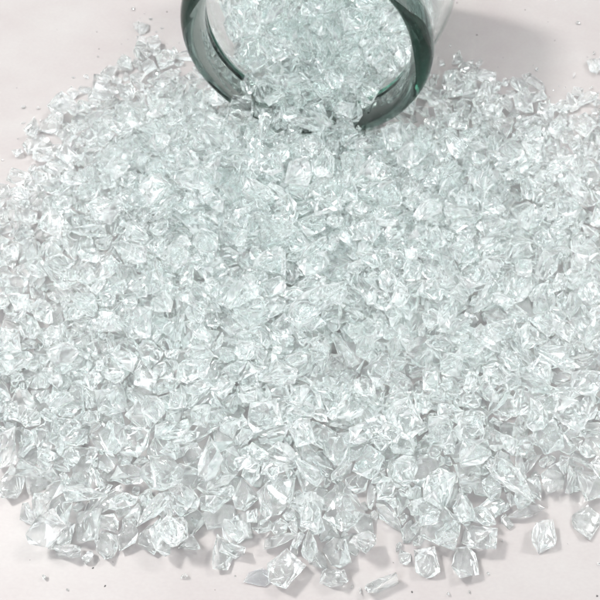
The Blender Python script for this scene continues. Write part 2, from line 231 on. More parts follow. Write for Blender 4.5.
8,16,-450,980,6,20,-87,-5, 2,41,-479,877,57,0,-17,-50, 5,25,-450,911,40,-27,-30,-80, 10,52,-455,908,79,64,-35,-11, 6,20,-458,955,9,88,6,-9,
3,35,-501,1002,12,-13,64,-61, 9,19,-438,1008,10,11,-3,88, 8,36,-492,1041,17,22,15,75, 11,20,-449,1111,14,-73,5,32, 14,37,-451,1068,18,-49,-42,45,
10,26,-415,997,25,72,30,27, 12,62,-449,1020,33,9,24,-52, 12,48,-462,1007,21,-32,23,69, 1,18,-435,976,10,-74,-40,20, 17,47,-517,1013,65,-12,-7,-82,
5,42,-504,1012,106,20,-24,-59, 26,28,-466,1010,68,-27,-62,-56, 17,22,-477,1057,43,58,-16,-65, 15,24,-471,1113,3,-6,24,82, 6,43,-487,1138,22,74,21,26,
9,41,-444,1150,21,45,56,27, 8,24,-424,1123,7,-7,-14,-64, 1,35,-458,1089,54,-12,81,36, 9,15,-415,1146,11,-66,-32,53, 11,39,-469,1114,45,-17,66,58,
21,40,-501,1088,25,51,-36,-63, 17,45,-506,1125,72,27,-11,-85, 23,42,-552,1127,85,12,-20,-79, 24,38,-495,1218,10,-4,-7,86, 11,22,-423,1184,6,-72,-47,5,
21,34,-518,1219,23,87,-8,23, 20,21,-440,1199,9,50,-23,-40, 19,52,-481,1195,43,44,-61,49, 17,24,-426,1255,15,74,-39,-14, 21,39,-457,1224,28,-36,26,-78,
27,37,-456,1228,67,79,38,-7, 16,41,-449,1212,109,-68,-58,-2, 14,20,-435,1219,72,-14,44,-77, 5,44,-539,1196,59,-57,-65,9, 0,22,-441,1194,64,-2,58,4,
13,24,-430,1256,70,-4,-54,-57, 18,47,-654,1286,43,37,40,56, 7,25,-424,1110,77,-5,-54,14, 11,38,-481,1323,11,26,77,31, 10,20,-432,1300,13,-73,-14,46,
23,36,-511,1316,19,21,10,-85, 4,23,-430,1330,8,53,26,65, 20,15,-418,1352,8,-5,-3,81, 7,25,-506,1271,18,-29,-73,43, 1,23,-458,1333,9,-27,-85,14,
9,18,-413,1373,6,-66,-25,30, 12,39,-477,1263,19,-60,-57,21, 6,21,-452,1354,18,-75,25,42, 19,18,-513,1405,33,-15,0,63, 17,59,-489,1280,52,-30,11,76,
22,48,-476,1336,60,-10,44,58, 1,34,-502,1376,64,57,53,-39, 7,59,-565,1382,84,-2,-13,-33, 1,23,-446,1329,73,-51,18,58, 19,25,-471,1364,55,63,17,-22,
1,26,-513,1394,13,24,-28,-82, 18,26,-433,1423,10,84,31,-3, 17,15,-405,1463,6,-23,22,-8, 14,43,-477,1436,12,53,12,45, 16,15,-406,1420,8,41,-22,-33,
19,37,-543,1433,19,6,-7,-29, 13,22,-443,1404,27,-10,-17,-16, 7,23,-434,1454,18,-35,-15,-40, 17,47,-553,1373,34,4,73,52, 5,24,-420,1440,36,-35,-79,-9,
11,43,-476,1391,24,17,39,67, 7,16,-451,1427,36,73,12,26, 20,36,-486,1443,36,-17,70,53, 13,17,-474,1474,42,54,7,57, 15,51,-507,1444,52,38,-5,-21,
14,15,-444,1473,35,-51,-3,-74, 28,34,-540,1421,54,-29,-58,60, 4,18,-498,1414,59,45,6,77, 20,34,-515,1544,6,57,-46,-43, 20,17,-416,1521,6,-19,-66,51,
22,38,-496,1510,13,0,4,-9, 20,17,-450,1526,4,73,-4,-18, 17,16,-488,1564,9,-20,32,63, 20,51,-467,1488,15,27,-54,-65, 22,51,-505,1502,43,8,-11,-67,
3,14,-458,1471,38,-43,-50,51, 20,37,-537,1523,31,-46,69,25, 5,18,-434,1571,6,11,28,84, 5,34,-537,1550,41,-23,39,-69, 11,23,-473,1501,76,52,42,34,
0,44,-551,1543,81,40,-81,3, 17,14,-503,1542,53,-9,17,7, 2,16,-473,1584,7,-3,47,76, 16,42,-512,1495,76,1,-30,-33, 20,22,-479,1541,19,-28,-59,6,
21,41,-484,1618,8,-34,-1,37, 1,24,-461,1653,15,-41,31,-19, 16,42,-519,1661,33,53,43,57, 19,16,-480,1650,10,-56,-4,63, 24,41,-439,1678,7,15,-86,16,
2,38,-483,1660,39,-37,-25,-77, 22,54,-515,1598,31,6,22,-87, 4,36,-544,1584,34,19,-51,-68, 10,45,-500,1596,67,-69,-9,44, 28,39,-473,1745,11,10,89,-8,
18,35,-507,1705,12,12,0,86, 3,17,-445,1711,7,42,-8,42, 4,22,-437,1764,19,-62,-15,63, 1,40,-538,1724,25,-41,72,-19, 11,49,-500,1716,42,28,-6,85,
18,18,-461,1709,16,-32,74,37, 0,38,-463,1732,50,8,-14,-79, 20,21,-434,1741,32,70,-36,-24, 23,43,-547,1675,56,-42,-15,46, 5,14,-412,1692,15,-7,84,31,
3,22,-397,1780,22,65,38,29, 5,25,-483,1693,24,-60,39,35, 17,18,-453,1696,26,27,-56,-58, 12,13,-380,1773,6,-34,60,-22, 13,56,-457,1861,24,-42,50,-34,
2,41,-515,1846,11,0,20,86, 0,13,-399,1876,8,-9,12,-78, 17,52,-513,1803,36,10,-15,79, 15,15,-410,1894,11,29,78,-16, 22,35,-473,1779,28,78,6,-44,
15,22,-381,1869,12,-70,-11,10, 23,53,-431,1779,34,-42,14,-35, 3,25,-431,1824,8,10,-89,-1, 6,20,-410,1862,18,0,-56,63, 6,30,-486,1923,13,22,85,14,
10,54,-462,1968,26,-5,-10,-79, 14,31,-432,2011,11,5,21,13, 0,15,-409,1987,6,-38,63,-32, 2,42,-452,1920,46,83,9,7, 11,19,-454,1923,8,-13,-3,24,
5,13,-412,1964,3,-19,-84,27, 5,51,-465,1838,46,51,39,59, 20,20,-422,1887,16,41,49,-47, 13,27,-485,2012,5,18,47,52, 16,46,-457,2068,21,27,-77,-35,
2,14,-413,2035,6,13,88,-13, 12,38,-488,2110,8,-58,24,64, 29,52,-384,2101,14,-6,90,-3, 13,21,-413,2070,10,17,64,-61, 5,24,-454,2123,4,-34,-79,27,
17,37,-508,2150,18,-9,44,-61, 11,22,-431,2126,7,62,-4,-44, 17,35,-547,2139,27,54,19,-53, 9,19,-359,2139,10,79,-2,-1, 3,33,-560,2068,12,16,-40,-34,
3,41,-398,520,23,37,-36,-71, 19,22,-325,529,8,20,34,78, 13,22,-320,569,10,-29,-43,59, 9,47,-403,473,25,-31,60,-33, 7,15,-309,580,19,-67,-10,-25,
25,57,-315,471,44,-21,12,-62, 28,45,-346,527,43,30,-69,-42, 0,20,-310,506,9,-14,69,-50, 10,22,-310,522,44,61,-38,-42, 14,40,-418,543,47,1,-79,-36,
3,20,-336,566,23,-20,79,31, 1,57,-419,619,35,-51,18,7, 18,46,-352,613,41,40,14,78, 23,61,-327,613,59,15,-86,5, 6,24,-332,634,10,-9,7,88,
4,35,-358,546,36,-10,-64,44, 21,44,-375,548,10,37,82,6, 2,41,-339,743,16,-82,33,4, 4,20,-318,784,9,-4,-16,-79, 19,51,-358,686,28,-20,8,-53,
0,17,-295,734,9,37,-12,-64, 25,34,-387,656,26,-12,-32,-40, 11,26,-289,726,20,42,-26,-75, 15,38,-317,669,50,-12,-11,-72, 14,21,-288,701,40,-81,25,6,
15,28,-380,741,17,30,75,-27, 13,24,-288,738,37,-47,42,63, 13,16,-344,743,37,-28,-22,46, 4,49,-313,719,49,-19,-68,-46, 9,17,-313,718,26,69,40,-4,
9,36,-381,800,9,-13,63,-62, 11,20,-347,819,7,55,8,-46, 8,37,-410,837,9,8,-13,27, 11,20,-327,812,11,23,2,-68, 13,49,-407,770,37,-25,-81,16,
12,21,-331,871,6,75,-42,-5, 5,43,-353,793,33,-19,-17,-74, 6,25,-305,831,29,19,13,-87, 14,56,-329,793,44,-24,-46,-60, 2,39,-417,822,35,30,-52,55,
2,49,-366,764,73,40,-11,59, 18,38,-380,904,13,-7,-10,-67, 6,18,-308,888,7,-73,1,12, 17,37,-349,887,38,-57,58,-16, 18,19,-334,924,7,-11,-4,-89,
9,26,-326,956,11,-3,-10,54, 11,34,-357,843,21,45,9,0, 20,18,-354,945,8,-16,-37,80, 8,21,-312,994,7,52,-73,-2, 9,46,-342,848,47,-47,-19,17,
19,48,-399,931,49,-51,-50,-53, 4,20,-330,900,47,-62,-58,-29, 5,46,-425,897,37,-64,-30,46, 20,14,-323,967,41,66,4,-55, 14,47,-394,867,65,-52,-55,33,
17,22,-358,880,72,4,-1,27, 23,49,-379,1006,9,-59,68,-3, 6,40,-336,981,34,25,-10,-59, 10,16,-331,1016,7,83,12,7, 11,41,-356,957,43,77,7,-46,
6,24,-333,1051,11,-46,74,22, 3,37,-380,1028,36,27,-5,57, 16,14,-324,959,56,42,-13,-73, 20,35,-405,1028,46,-72,50,-20, 2,14,-352,1059,7,-36,-22,-58,
15,53,-374,1014,46,38,27,-46, 11,37,-390,961,12,50,19,-38, 18,24,-339,1027,57,-29,-68,1, 15,19,-330,1072,3,22,-10,-72, 9,31,-384,981,75,54,-60,-31,
10,17,-319,1028,14,57,-10,-26, 14,39,-379,1125,22,-89,5,3, 19,27,-334,1156,10,23,46,74, 3,35,-386,1149,24,-28,18,-82, 20,20,-349,1086,8,-37,-15,51,
13,44,-393,1077,19,8,65,-61, 4,15,-322,1148,29,-23,-78,10, 4,47,-400,1085,42,-13,-43,-78, 7,18,-301,1160,35,-18,63,-49, 3,43,-361,1135,45,-35,-33,53,
23,43,-371,1127,62,-52,70,0, 0,44,-372,1082,73,-53,-69,23, 28,34,-401,1115,78,-6,78,20, 20,19,-340,1104,80,-14,57,63, 24,59,-362,1209,14,-4,-3,65,
20,26,-325,1187,14,-37,-51,59, 27,43,-389,1186,25,19,3,-83, 17,23,-327,1182,34,-34,19,29, 2,48,-422,1197,37,34,-29,-45, 15,15,-362,1164,8,-43,53,16,
6,47,-446,1151,60,-22,4,61, 13,20,-384,1186,58,-60,56,-32, 22,37,-406,1217,73,-46,-28,-72, 10,26,-333,1213,41,50,5,-18, 19,25,-342,1189,64,-6,60,47,
7,27,-327,1250,19,-13,64,55, 3,33,-371,1174,67,-15,-86,-12, 18,13,-286,1148,52,21,-31,-69, 22,50,-395,1155,94,33,-2,-60, 13,26,-335,1234,42,-16,-46,6,
23,53,-382,1301,10,-76,-48,4, 14,24,-341,1336,15,-46,70,-21, 24,40,-390,1353,23,-33,-56,-49, 2,26,-367,1364,23,-53,38,-8, 0,39,-430,1379,26,70,33,-45,
0,15,-369,1336,20,5,-55,-64, 26,47,-429,1305,57,42,-73,5, 18,20,-352,1344,35,85,-9,6, 14,53,-399,1262,38,43,30,67, 17,25,-333,1282,16,-3,-13,89,
0,41,-399,1266,83,20,26,50, 5,19,-363,1297,25,23,-82,25, 28,47,-360,1245,72,-50,-31,37, 9,31,-323,1260,92,-83,33,-1, 11,38,-387,1389,10,-64,-58,9,
20,18,-351,1391,6,0,-70,55, 4,15,-350,1469,9,14,-88,-11, 18,42,-372,1430,16,49,73,-16, 8,18,-352,1383,12,9,6,-78, 11,15,-362,1483,5,-75,41,-21,
0,41,-385,1423,46,-30,56,-40, 9,17,-344,1443,6,-50,-33,37, 9,35,-421,1422,44,-53,-69,2, 0,24,-340,1375,29,-25,-68,42, 19,33,-391,1383,48,59,-32,37,
1,23,-357,1366,58,-9,-61,29, 8,18,-341,1445,33,67,-10,-36, 6,29,-472,1395,51,22,-65,-35, 19,39,-406,1337,72,-1,49,-68, 19,19,-384,1332,39,-7,-83,31,
18,31,-362,1344,66,43,-57,45, 24,40,-414,1407,69,-46,77,-2, 15,24,-364,1407,71,-58,-37,31, 14,29,-382,1501,17,45,78,-7, 1,24,-359,1544,11,88,18,-6,
7,44,-405,1477,45,-5,-51,-73, 2,15,-371,1521,13,-6,77,-26, 14,20,-343,1565,13,19,24,-85, 3,38,-414,1566,25,43,-10,-70, 24,42,-450,1556,18,-28,-13,81,
20,18,-337,1579,4,73,9,-9, 17,35,-456,1509,46,-45,2,51, 9,16,-375,1546,8,-10,-2,-59, 25,41,-466,1476,79,-72,48,26, 2,16,-365,1574,7,-53,72,-7,
9,43,-404,1520,31,-73,-21,49, 18,24,-447,1550,52,4,33,11, 22,38,-474,1548,50,66,32,-42, 13,17,-424,1576,32,9,-17,33, 4,31,-468,1576,67,3,-79,-19,
18,25,-429,1574,61,20,16,33, 10,23,-449,1581,42,-22,78,39, 2,48,-398,1657,18,-86,-21,13, 12,23,-359,1631,11,-4,-12,44, 18,20,-345,1642,9,30,75,-40,
6,53,-438,1611,26,8,-9,86, 22,33,-376,1608,24,-22,42,-56, 0,32,-390,1702,41,-63,-7,-29, 16,45,-398,1663,55,-70,52,-11, 10,43,-401,1601,70,32,59,-33,
8,15,-316,1631,9,-16,-85,-9, 12,21,-364,1692,3,53,31,-33, 0,26,-444,1630,55,62,47,-45, 24,54,-463,1668,53,-33,-24,-80, 18,46,-458,1693,71,-32,17,0,
14,13,-436,1666,34,73,-30,-40, 20,40,-353,1732,12,-13,-68,54, 24,48,-385,1744,25,-29,-35,41, 0,25,-318,1818,14,-7,11,-74, 11,46,-420,1730,14,-59,-60,15,
10,40,-402,1756,52,27,-42,-59, 23,33,-439,1724,65,35,18,-2, 14,22,-21,1743,71,53,21,65, 25,36,-426,1800,55,-11,-25,84, 1,16,-313,1847,6,-2,-79,-15,
2,27,-352,1809,8,-3,19,87, 2,24,-315,1881,10,-12,88,-12, 20,35,-368,1850,14,-10,48,-71, 7,14,-335,1849,8,-4,-1,34, 15,50,-388,1818,28,17,88,1,
18,48,-403,1823,47,-77,9,0, 1,26,-379,1869,32,-38,19,-58, 13,18,-292,1860,10,-42,55,-40, 24,37,-319,1867,24,-70,48,-30, 18,37,-374,1905,13,12,0,87,
4,15,-276,1922,8,4,-5,85, 17,60,-329,1916,35,9,13,-88, 0,20,-266,1918,27,-6,65,-44, 17,41,-404,1899,47,5,64,19, 24,38,-426,1921,13,12,14,2,
16,40,-385,1965,18,63,53,25, 22,30,-362,2002,5,39,80,16, 3,16,-203,1944,5,76,30,26, 12,59,-337,2024,6,58,21,-43, 3,21,-301,2044,6,77,-26,3,
17,24,-293,2074,9,-17,27,-29, 10,33,-282,1968,12,47,-73,-19, 3,36,-337,2069,23,-21,28,37, 5,53,-259,512,8,-32,-80,27, 4,27,-223,562,11,-72,52,-10,
10,42,-286,483,31,44,-27,-54, 13,17,-177,563,12,-63,20,-49, 4,34,-266,448,17,-9,-7,17, 11,16,-248,505,30,-7,-16,72, 3,22,-190,580,14,-14,-61,-64,
11,43,-157,440,24,-6,62,64, 16,48,-296,465,80,37,76,29, 4,15,-225,536,30,2,-33,83, 21,33,-270,635,9,-6,88,16, 3,15,-197,599,7,-47,44,-39,
8,46,-282,610,24,0,-12,88, 9,23,-247,608,8,-30,76,-15, 0,57,-276,557,48,-6,55,27, 22,35,-221,580,22,25,11,81, 11,20,-206,634,5,50,-69,-23,
16,18,-208,670,9,35,30,53, 25,59,-223,651,53,-55,64,-17, 9,16,-187,650,5,-43,-47,47, 18,19,-169,645,8,68,41,-41, 27,52,-255,724,22,-11,67,-52,
12,39,-305,671,17,-13,-6,-20, 16,26,-196,765,42,-38,62,22, 16,45,-270,668,32,41,36,-54, 1,24,-232,691,13,16,-18,-46, 25,40,-283,700,60,-24,2,13,
22,44,-248,755,72,5,-37,-7, 17,26,-244,775,45,49,4,63, 8,22,-212,752,65,-9,2,-89, 22,62,-283,848,20,5,5,-26, 19,20,-204,856,7,34,48,68,
11,60,-251,802,23,-38,81,-7, 6,41,-277,765,24,53,20,5, 18,35,-321,759,46,-44,55,52, 3,26,-221,806,9,-55,35,-37, 13,26,-219,866,17,49,-32,-4,
15,44,-284,815,55,-62,-49,36, 9,20,-231,772,5,-59,-26,26, 1,43,-264,833,58,72,-7,21, 1,26,-213,793,55,-62,-22,-51, 21,43,-307,795,77,56,69,6,
22,47,-266,917,15,-4,-11,71, 10,16,-190,948,11,-54,-36,59, 24,40,-257,888,31,-4,-9,82, 18,62,-284,926,48,-2,-28,-85, 0,25,-334,933,53,50,60,-28,
7,14,-227,945,7,-6,-11,82, 16,20,-210,971,13,-15,-4,61, 17,42,-280,874,79,-85,-28,-3, 5,21,-208,935,9,69,57,-7, 6,34,-247,866,94,49,-70,-17,
1,20,-237,899,77,-7,-34,-68, 25,42,-253,912,89,2,-33,83, 12,35,-296,1031,17,-20,10,-68, 10,14,-211,1058,9,-14,-25,-85, 7,50,-292,994,47,-27,46,-36,
24,43,-254,995,28,23,56,5, 19,15,-270,1014,6,36,39,70, 0,25,-229,968,26,-64,2,-38, 2,51,-252,973,62,-23,-11,-80, 4,18,-233,998,39,42,-23,-70,
22,45,-323,995,81,26,-14,-73, 22,39,-261,977,100,-32,15,-27, 5,21,-231,1066,4,-37,78,-22, 13,35,-338,997,81,13,1,35, 4,21,-265,1045,4,50,-18,15,
16,50,-312,1110,27,-8,-12,19, 16,19,-252,1083,10,49,-16,-19, 7,55,-299,1067,50,-11,-82,-28, 7,16,-269,1069,8,-11,-6,53, 14,15,-225,1142,23,26,-34,53,
4,42,-274,1040,79,58,-61,14, 6,26,-232,1048,20,-68,20,19, 12,51,-278,1147,18,-4,84,29, 18,24,-244,1149,8,-27,78,-11, 3,31,-231,1122,39,-24,25,83,
14,26,-272,1103,16,-78,-24,-19, 6,44,-274,1119,65,-20,38,-8, 12,14,-227,1128,2,-52,32,66, 12,35,-274,1063,77,-7,-76,-37, 13,21,-256,1094,32,-11,-70,-45,
3,39,-297,1073,100,38,66,44, 0,22,-256,1141,53,56,17,-20, 12,54,-283,1188,19,-41,51,8, 20,23,-201,1203,13,18,-7,-63, 14,24,-217,1262,7,43,33,64,
21,39,-250,1192,19,22,-17,-60, 9,29,-228,1213,13,-2,-11,62, 6,19,-227,1182,8,2,11,26, 14,40,-257,1198,52,25,-75,-20, 17,17,-197,1241,9,16,33,-10,
28,51,-312,1183,64,41,43,46, 17,29,-282,1200,89,-66,-1,-57, 7,47,-235,1175,83,0,62,-59, 3,30,-317,1117,67,-26,85,13, 12,24,-229,1139,51,38,19,-70,
15,16,-244,1266,43,14,-34,-73, 2,53,-342,1208,97,22,25,45, 20,14,-223,1150,66,18,69,11, 16,49,-283,1253,26,-14,2,-71, 16,14,-254,1317,7,2,41,80,
18,31,-241,1240,34,-27,29,-73, 9,22,-202,1376,7,-20,66,-52, 0,45,-309,1325,34,18,4,84, 5,16,-166,1340,3,6,86,-27, 13,50,-356,1306,39,21,44,-1,
6,19,-208,1329,8,-39,-62,50, 19,28,-349,1273,36,45,-31,-22, 7,33,-278,1235,71,-3,4,-8, 21,48,-316,1276,48,76,37,-30, 13,14,-231,1319,59,-57,64,18,
15,48,-285,1283,58,6,6,-66, 20,19,-244,1283,51,0,-89,-14, 8,49,-263,1265,91,14,5,62, 21,36,-288,1382,7,-28,-20,73, 6,22,-259,1390,15,-78,-2,45,
6,44,-314,1417,16,-73,-12,20, 6,41,-305,1368,25,37,-7,-78, 26,38,-252,1348,21,-35,-78,-27, 7,22,-273,1417,13,23,15,67, 17,40,-254,1352,56,31,43,-63,
18,44,-319,1390,57,-10,-14,-82, 17,23,-235,1381,24,-2,-38,-31, 14,60,-307,1350,79,0,16,89, 5,21,-234,1442,7,15,29,81, 24,40,-325,1313,69,32,-64,34,
11,25,-250,1380,42,-28,-20,83, 14,60,-319,1372,135,-62,14,-48, 15,24,-254,1321,80,22,21,-71, 19,16,-289,1400,25,-36,-49,-14, 9,33,-444,1363,70,-47,46,-44,
11,24,-246,1389,104,-53,71,15, 22,59,-316,1498,8,49,74,15, 17,25,-260,1483,12,-22,27,65, 27,46,-314,1462,32,16,17,-18, 3,18,-289,1481,23,61,-57,-21,
2,15,-221,1550,7,-46,75,-3, 16,44,-330,1429,66,49,8,6, 16,51,-365,1567,48,-21,72,-24, 6,18,-242,1407,11,-30,-4,-79, 22,40,-382,1468,79,-11,12,-88,
19,21,-304,1493,36,36,49,-65, 7,35,-430,1469,93,-48,55,-30, 7,24,-308,1556,50,20,-56,-9, 2,47,-428,1552,73,-18,14,-86, 4,24,-303,1449,64,6,54,-3,
14,16,-289,1564,12,-27,-18,27, 15,30,-430,1713,67,-15,12,-87, 11,29,-533,1428,77,-53,-70,11, 14,15,-219,1485,43,-68,50,-19, 14,26,-353,1581,95,-13,40,-48,
9,15,-284,1573,29,-38,37,-63, 2,46,-323,1594,26,14,82,-34, 12,24,-308,1744,3,61,7,-53, 28,42,-355,1658,34,2,15,77, 6,13,-298,1547,8,60,-49,-16,
29,38,-267,1707,12,16,-61,-63, 24,51,-334,1771,31,10,6,83, 11,20,-264,1602,6,-53,-67,13, 14,23,-179,1732,14,-64,61,-11, 13,50,-348,1712,48,-50,71,22,
2,17,-283,1605,9,-41,8,-80, 2,49,-325,1672,35,-3,82,4, 9,15,-272,1573,7,-6,-8,-11, 21,51,-287,1684,26,11,39,-75, 12,22,-212,1685,10,-13,-3,-44,
26,52,-304,1741,38,13,25,-66, 6,34,-286,1850,32,16,-10,-78, 0,45,-290,1798,33,24,-24,62, 6,18,-225,1778,11,21,32,54, 11,49,-257,1742,11,50,-70,-23,
12,22,-191,1757,11,-13,-11,11, 16,47,-207,1834,30,2,-78,17, 14,23,-201,1776,9,-3,22,44, 25,45,-259,1819,13,87,-23,1, 15,39,-251,1934,4,3,24,69,
1,22,-199,1923,8,-82,-35,3, 10,35,-256,2046,17,11,10,88, 10,24,-216,2031,10,63,62,14, 13,18,-207,2064,8,-48,-10,8, 5,54,-189,516,15,21,-82,30,
5,21,-122,558,4,-81,-27,13, 24,53,-141,497,18,-1,20,-67, 5,17,-107,519,10,-25,53,-53, 9,16,-91,565,5,-61,19,-18, 24,52,-156,479,37,27,-1,-19,
3,42,-198,543,46,-38,44,-68, 15,44,-185,574,44,36,55,-60, 19,22,-12,490,25,-7,-7,77, 13,27,-113,513,33,-48,-23,-40, 21,46,-163,605,9,-29,18,-11,
14,48,-137,570,23,31,41,64, 19,24,-105,609,8,57,20,52, 0,28,-121,641,14,41,15,-19, 16,39,-119,619,44,46,-10,-72, 12,25,-96,642,12,2,79,-42,
2,45,-168,648,43,14,16,-61, 22,41,-192,600,38,8,85,-15, 4,40,-149,693,8,24,-49,-40, 8,22,-112,678,8,50,-74,-5, 8,50,-183,712,30,60,-64,16,
19,25,-105,656,35,7,66,-53, 15,47,-128,737,19,-3,-40,-80, 11,17,-138,760,7,-1,13,-89, 23,33,-158,747,38,-32,-4,73, 15,46,-172,729,51,19,-25,-17,
0,21,-133,670,38,-18,84,-19, 9,19,-94,816,31,-9,84,-26, 2,37,-138,701,65,-76,28,-39, 18,26,-139,636,58,-9,88,-4, 16,18,-142,732,70,28,-85,3,
5,48,-175,784,16,9,-39,-75, 12,16,-149,878,9,-50,53,-37, 14,49,-183,798,44,-50,29,-55, 9,42,-201,840,44,33,-84,-7, 1,20,-153,818,64,-50,-47,44,
5,23,-133,854,11,22,-65,-55, 12,59,-197,823,70,-50,39,64, 20,27,-168,833,15,63,-36,-53, 14,18,-153,866,22,-23,-22,-65, 17,26,-129,800,79,1,-88,2,
2,26,-99,807,74,49,41,60, 5,23,-161,858,11,1,71,56, 17,40,-129,849,93,1,-26,45, 7,44,-189,894,20,-4,-10,86, 5,17,-118,902,3,-37,77,-22,
1,21,-130,951,11,71,53,-12, 16,47,-220,874,61,-13,34,-70, 7,30,-165,934,20,54,28,64, 14,46,-193,950,49,-70,-14,-17, 6,25,-146,945,35,-7,-28,77,
7,27,-147,975,17,19,9,26, 25,46,-185,920,54,18,-34,78, 7,19,-107,911,50,-18,-81,-2, 5,52,-163,886,59,-68,-29,27, 20,17,-149,901,12,-54,8,49,
13,19,-149,943,55,-48,-20,10, 26,40,-151,880,81,15,14,17, 3,20,-134,934,57,46,-28,-43, 17,44,-200,1012,25,72,-34,4, 11,16,-120,1015,4,44,74,23,
16,24,-131,1062,13,71,48,13, 23,49,-166,1020,32,13,-82,10, 12,18,-135,1041,3,-20,58,49, 24,32,-156,1052,30,68,27,-47, 23,51,-173,1017,69,-9,-1,-37,
23,34,-208,960,72,59,44,35, 16,23,-146,978,51,-57,-14,39, 0,17,-144,1062,39,-48,-17,-72, 17,36,-234,1024,83,3,35,73, 10,25,-185,912,79,-7,-77,-46,
14,20,-143,990,71,37,-82,6, 10,43,-139,919,111,-75,0,-37, 12,23,-91,945,91,22,11,-86, 15,24,-255,1033,14,12,-14,77, 20,45,-214,1093,18,-33,-25,63,
19,21,-124,1103,9,40,18,59, 8,23,-130,1165,9,88,17,-2, 12,32,-247,1077,31,38,68,37, 13,16,-107,1149,6,60,27,22, 25,52,-168,1117,13,-3,2,80,
16,22,-120,1128,19,26,-84,-1, 17,38,-178,1083,35,-41,37,32, 6,17,-137,1107,26,-53,63,8, 11,21,-140,1090,22,-21,-79,-34, 23,40,-235,1079,58,78,0,-37,
0,22,-113,1148,38,8,44,22, 19,38,-240,1120,75,-2,-19,-39, 7,17,-121,1115,45,-16,-42,-19, 15,24,-130,1152,34,-68,29,39, 14,31,-164,1088,73,55,64,-31,
1,39,-108,1062,98,68,-30,31, 3,20,-111,1168,31,29,-53,63, 18,49,-156,1225,17,-9,-8,-77, 10,43,-159,1182,36,-77,38,5, 4,20,-87,1169,8,-56,63,-30,
20,46,-207,1147,31,-52,-63,29, 6,17,-106,1180,11,-14,82,19, 23,43,-221,1185,43,0,-31,-13, 5,26,-76,1238,5,-85,-14,10, 7,49,-199,1241,58,69,-13,4,
19,22,-137,1190,22,-55,-59,-3, 0,26,-156,1221,57,14,-67,14, 20,46,-151,1204,85,29,41,72, 4,23,-111,1191,45,12,23,82, 10,39,-180,1160,71,-3,64,-14,
17,26,-108,1155,79,18,80,28, 5,24,-108,1231,88,-3,74,51, 22,45,-151,1144,65,-7,51,-56, 9,45,-142,1122,85,-71,50,21, 18,39,-182,1294,14,12,-2,83,
12,23,-123,1306,3,-39,47,61, 13,45,-131,1284,39,-53,-71,12, 24,39,-173,1298,32,68,-56,11, 15,26,-69,1261,18,66,-27,45, 5,18,-137,1342,6,13,-27,-67,
1,51,-229,1298,33,15,13,-88, 2,52,-209,1295,70,-41,-10,-68, 19,19,-150,1313,42,23,-6,85, 15,55,-139,1267,72,-16,50,69, 0,21,-88,1303,61,-2,-60,-47,
11,59,-187,1300,97,78,29,-33, 17,18,-142,1313,80,-79,39,8, 21,29,-212,1212,64,41,52,-15, 8,25,-113,1292,83,0,40,63, 1,25,-166,1326,96,9,7,24,
5,42,-257,1307,110,-4,-59,65, 6,35,-243,1214,94,-37,-45,-28, 10,18,-161,1237,101,-66,6,14, 14,49,-195,1411,14,15,-52,-54, 1,24,-167,1384,9,-69,-37,-44,
17,50,-185,1359,40,-86,-14,-22, 15,40,-148,1319,30,-45,-59,-29, 0,24,-141,1457,17,25,-19,82, 24,39,-135,1324,57,78,-43,7, 17,15,-124,1379,28,-25,-13,85,
16,24,-103,1470,16,-77,12,-44, 9,42,-175,1338,65,-41,32,-21, 5,19,-152,1358,7,-72,41,-33, 14,45,-145,1369,65,32,62,57, 11,24,-195,1379,67,32,-79,-22,
3,45,-231,1385,79,71,39,-20, 24,32,-262,1393,80,-21,-18,-81, 0,18,-160,1364,93,-13,-28,28, 3,42,-240,1337,108,78,5,-30, 9,19,-176,1380,80,17,38,54,
16,39,-160,1319,131,-54,56,45, 4,32,-209,1487,22,22,-11,-70, 5,45,-159,1500,17,22,12,39, 5,25,-193,1551,5,-45,-73,26, 10,18,-138,1571,14,-39,-31,-19,
19,59,-247,1442,46,-10,37,-74, 2,39,-240,1504,28,-58,-44,49, 15,37,-206,1517,17,-2,43,22, 15,47,-165,1531,19,12,-18,-59, 2,25,-186,1471,36,32,31,71,
27,35,-211,1424,75,19,-3,86, 3,49,-222,1550,39,-81,-17,11, 11,19,-167,1581,5,-84,19,-16, 6,51,-272,1484,61,34,59,19, 20,18,-327,1468,62,-51,-7,9,
16,41,-365,1675,89,-22,-6,53, 15,25,-125,1418,61,36,-65,-14, 7,23,-205,1586,52,-23,-40,-54, 23,35,-283,1644,20,30,-3,-15, 14,25,-160,1583,109,-51,63,-36,
21,60,-286,1412,105,79,-25,-1, 1,22,-133,1444,70,-19,-16,85, 18,22,-190,1626,31,48,62,-14, 26,48,-200,1657,12,-25,86,-4, 14,15,-112,1707,9,-78,45,3,
16,31,-253,1667,17,-12,-8,-14, 14,16,-117,1748,8,-42,-49,54, 6,16,-76,1735,8,-2,-84,2, 3,48,-266,1552,17,-16,-40,-74, 20,51,-208,1607,15,-68,-8,-4,
3,14,-147,1647,6,-68,12,-17, 16,38,-126,1682,18,43,-17,-23, 13,18,-92,1692,5,5,59,66, 28,37,-146,1732,12,40,-47,-54, 14,23,-90,1724,11,-39,0,74,
20,45,-188,1696,34,-54,-46,37, 10,34,-255,1575,34,47,64,-34, 1,24,-179,1636,17,-40,3,21, 21,29,-165,1612,41,-17,-14,-80, 20,37,-227,1695,31,-67,-47,34,
6,20,-205,1702,42,28,-73,43, 13,45,-239,1620,32,-10,62,64, 18,25,-187,1756,42,-75,41,-2, 15,35,-208,1720,42,-14,12,10, 11,38,-221,1748,33,17,-16,87,
15,38,-123,1740,26,36,16,76, 29,36,-172,1763,18,46,67,20, 0,46,-149,1802,40,-65,-22,-4, 12,23,-196,1786,21,45,-5,-61, 16,22,-216,1646,102,-20,50,33,
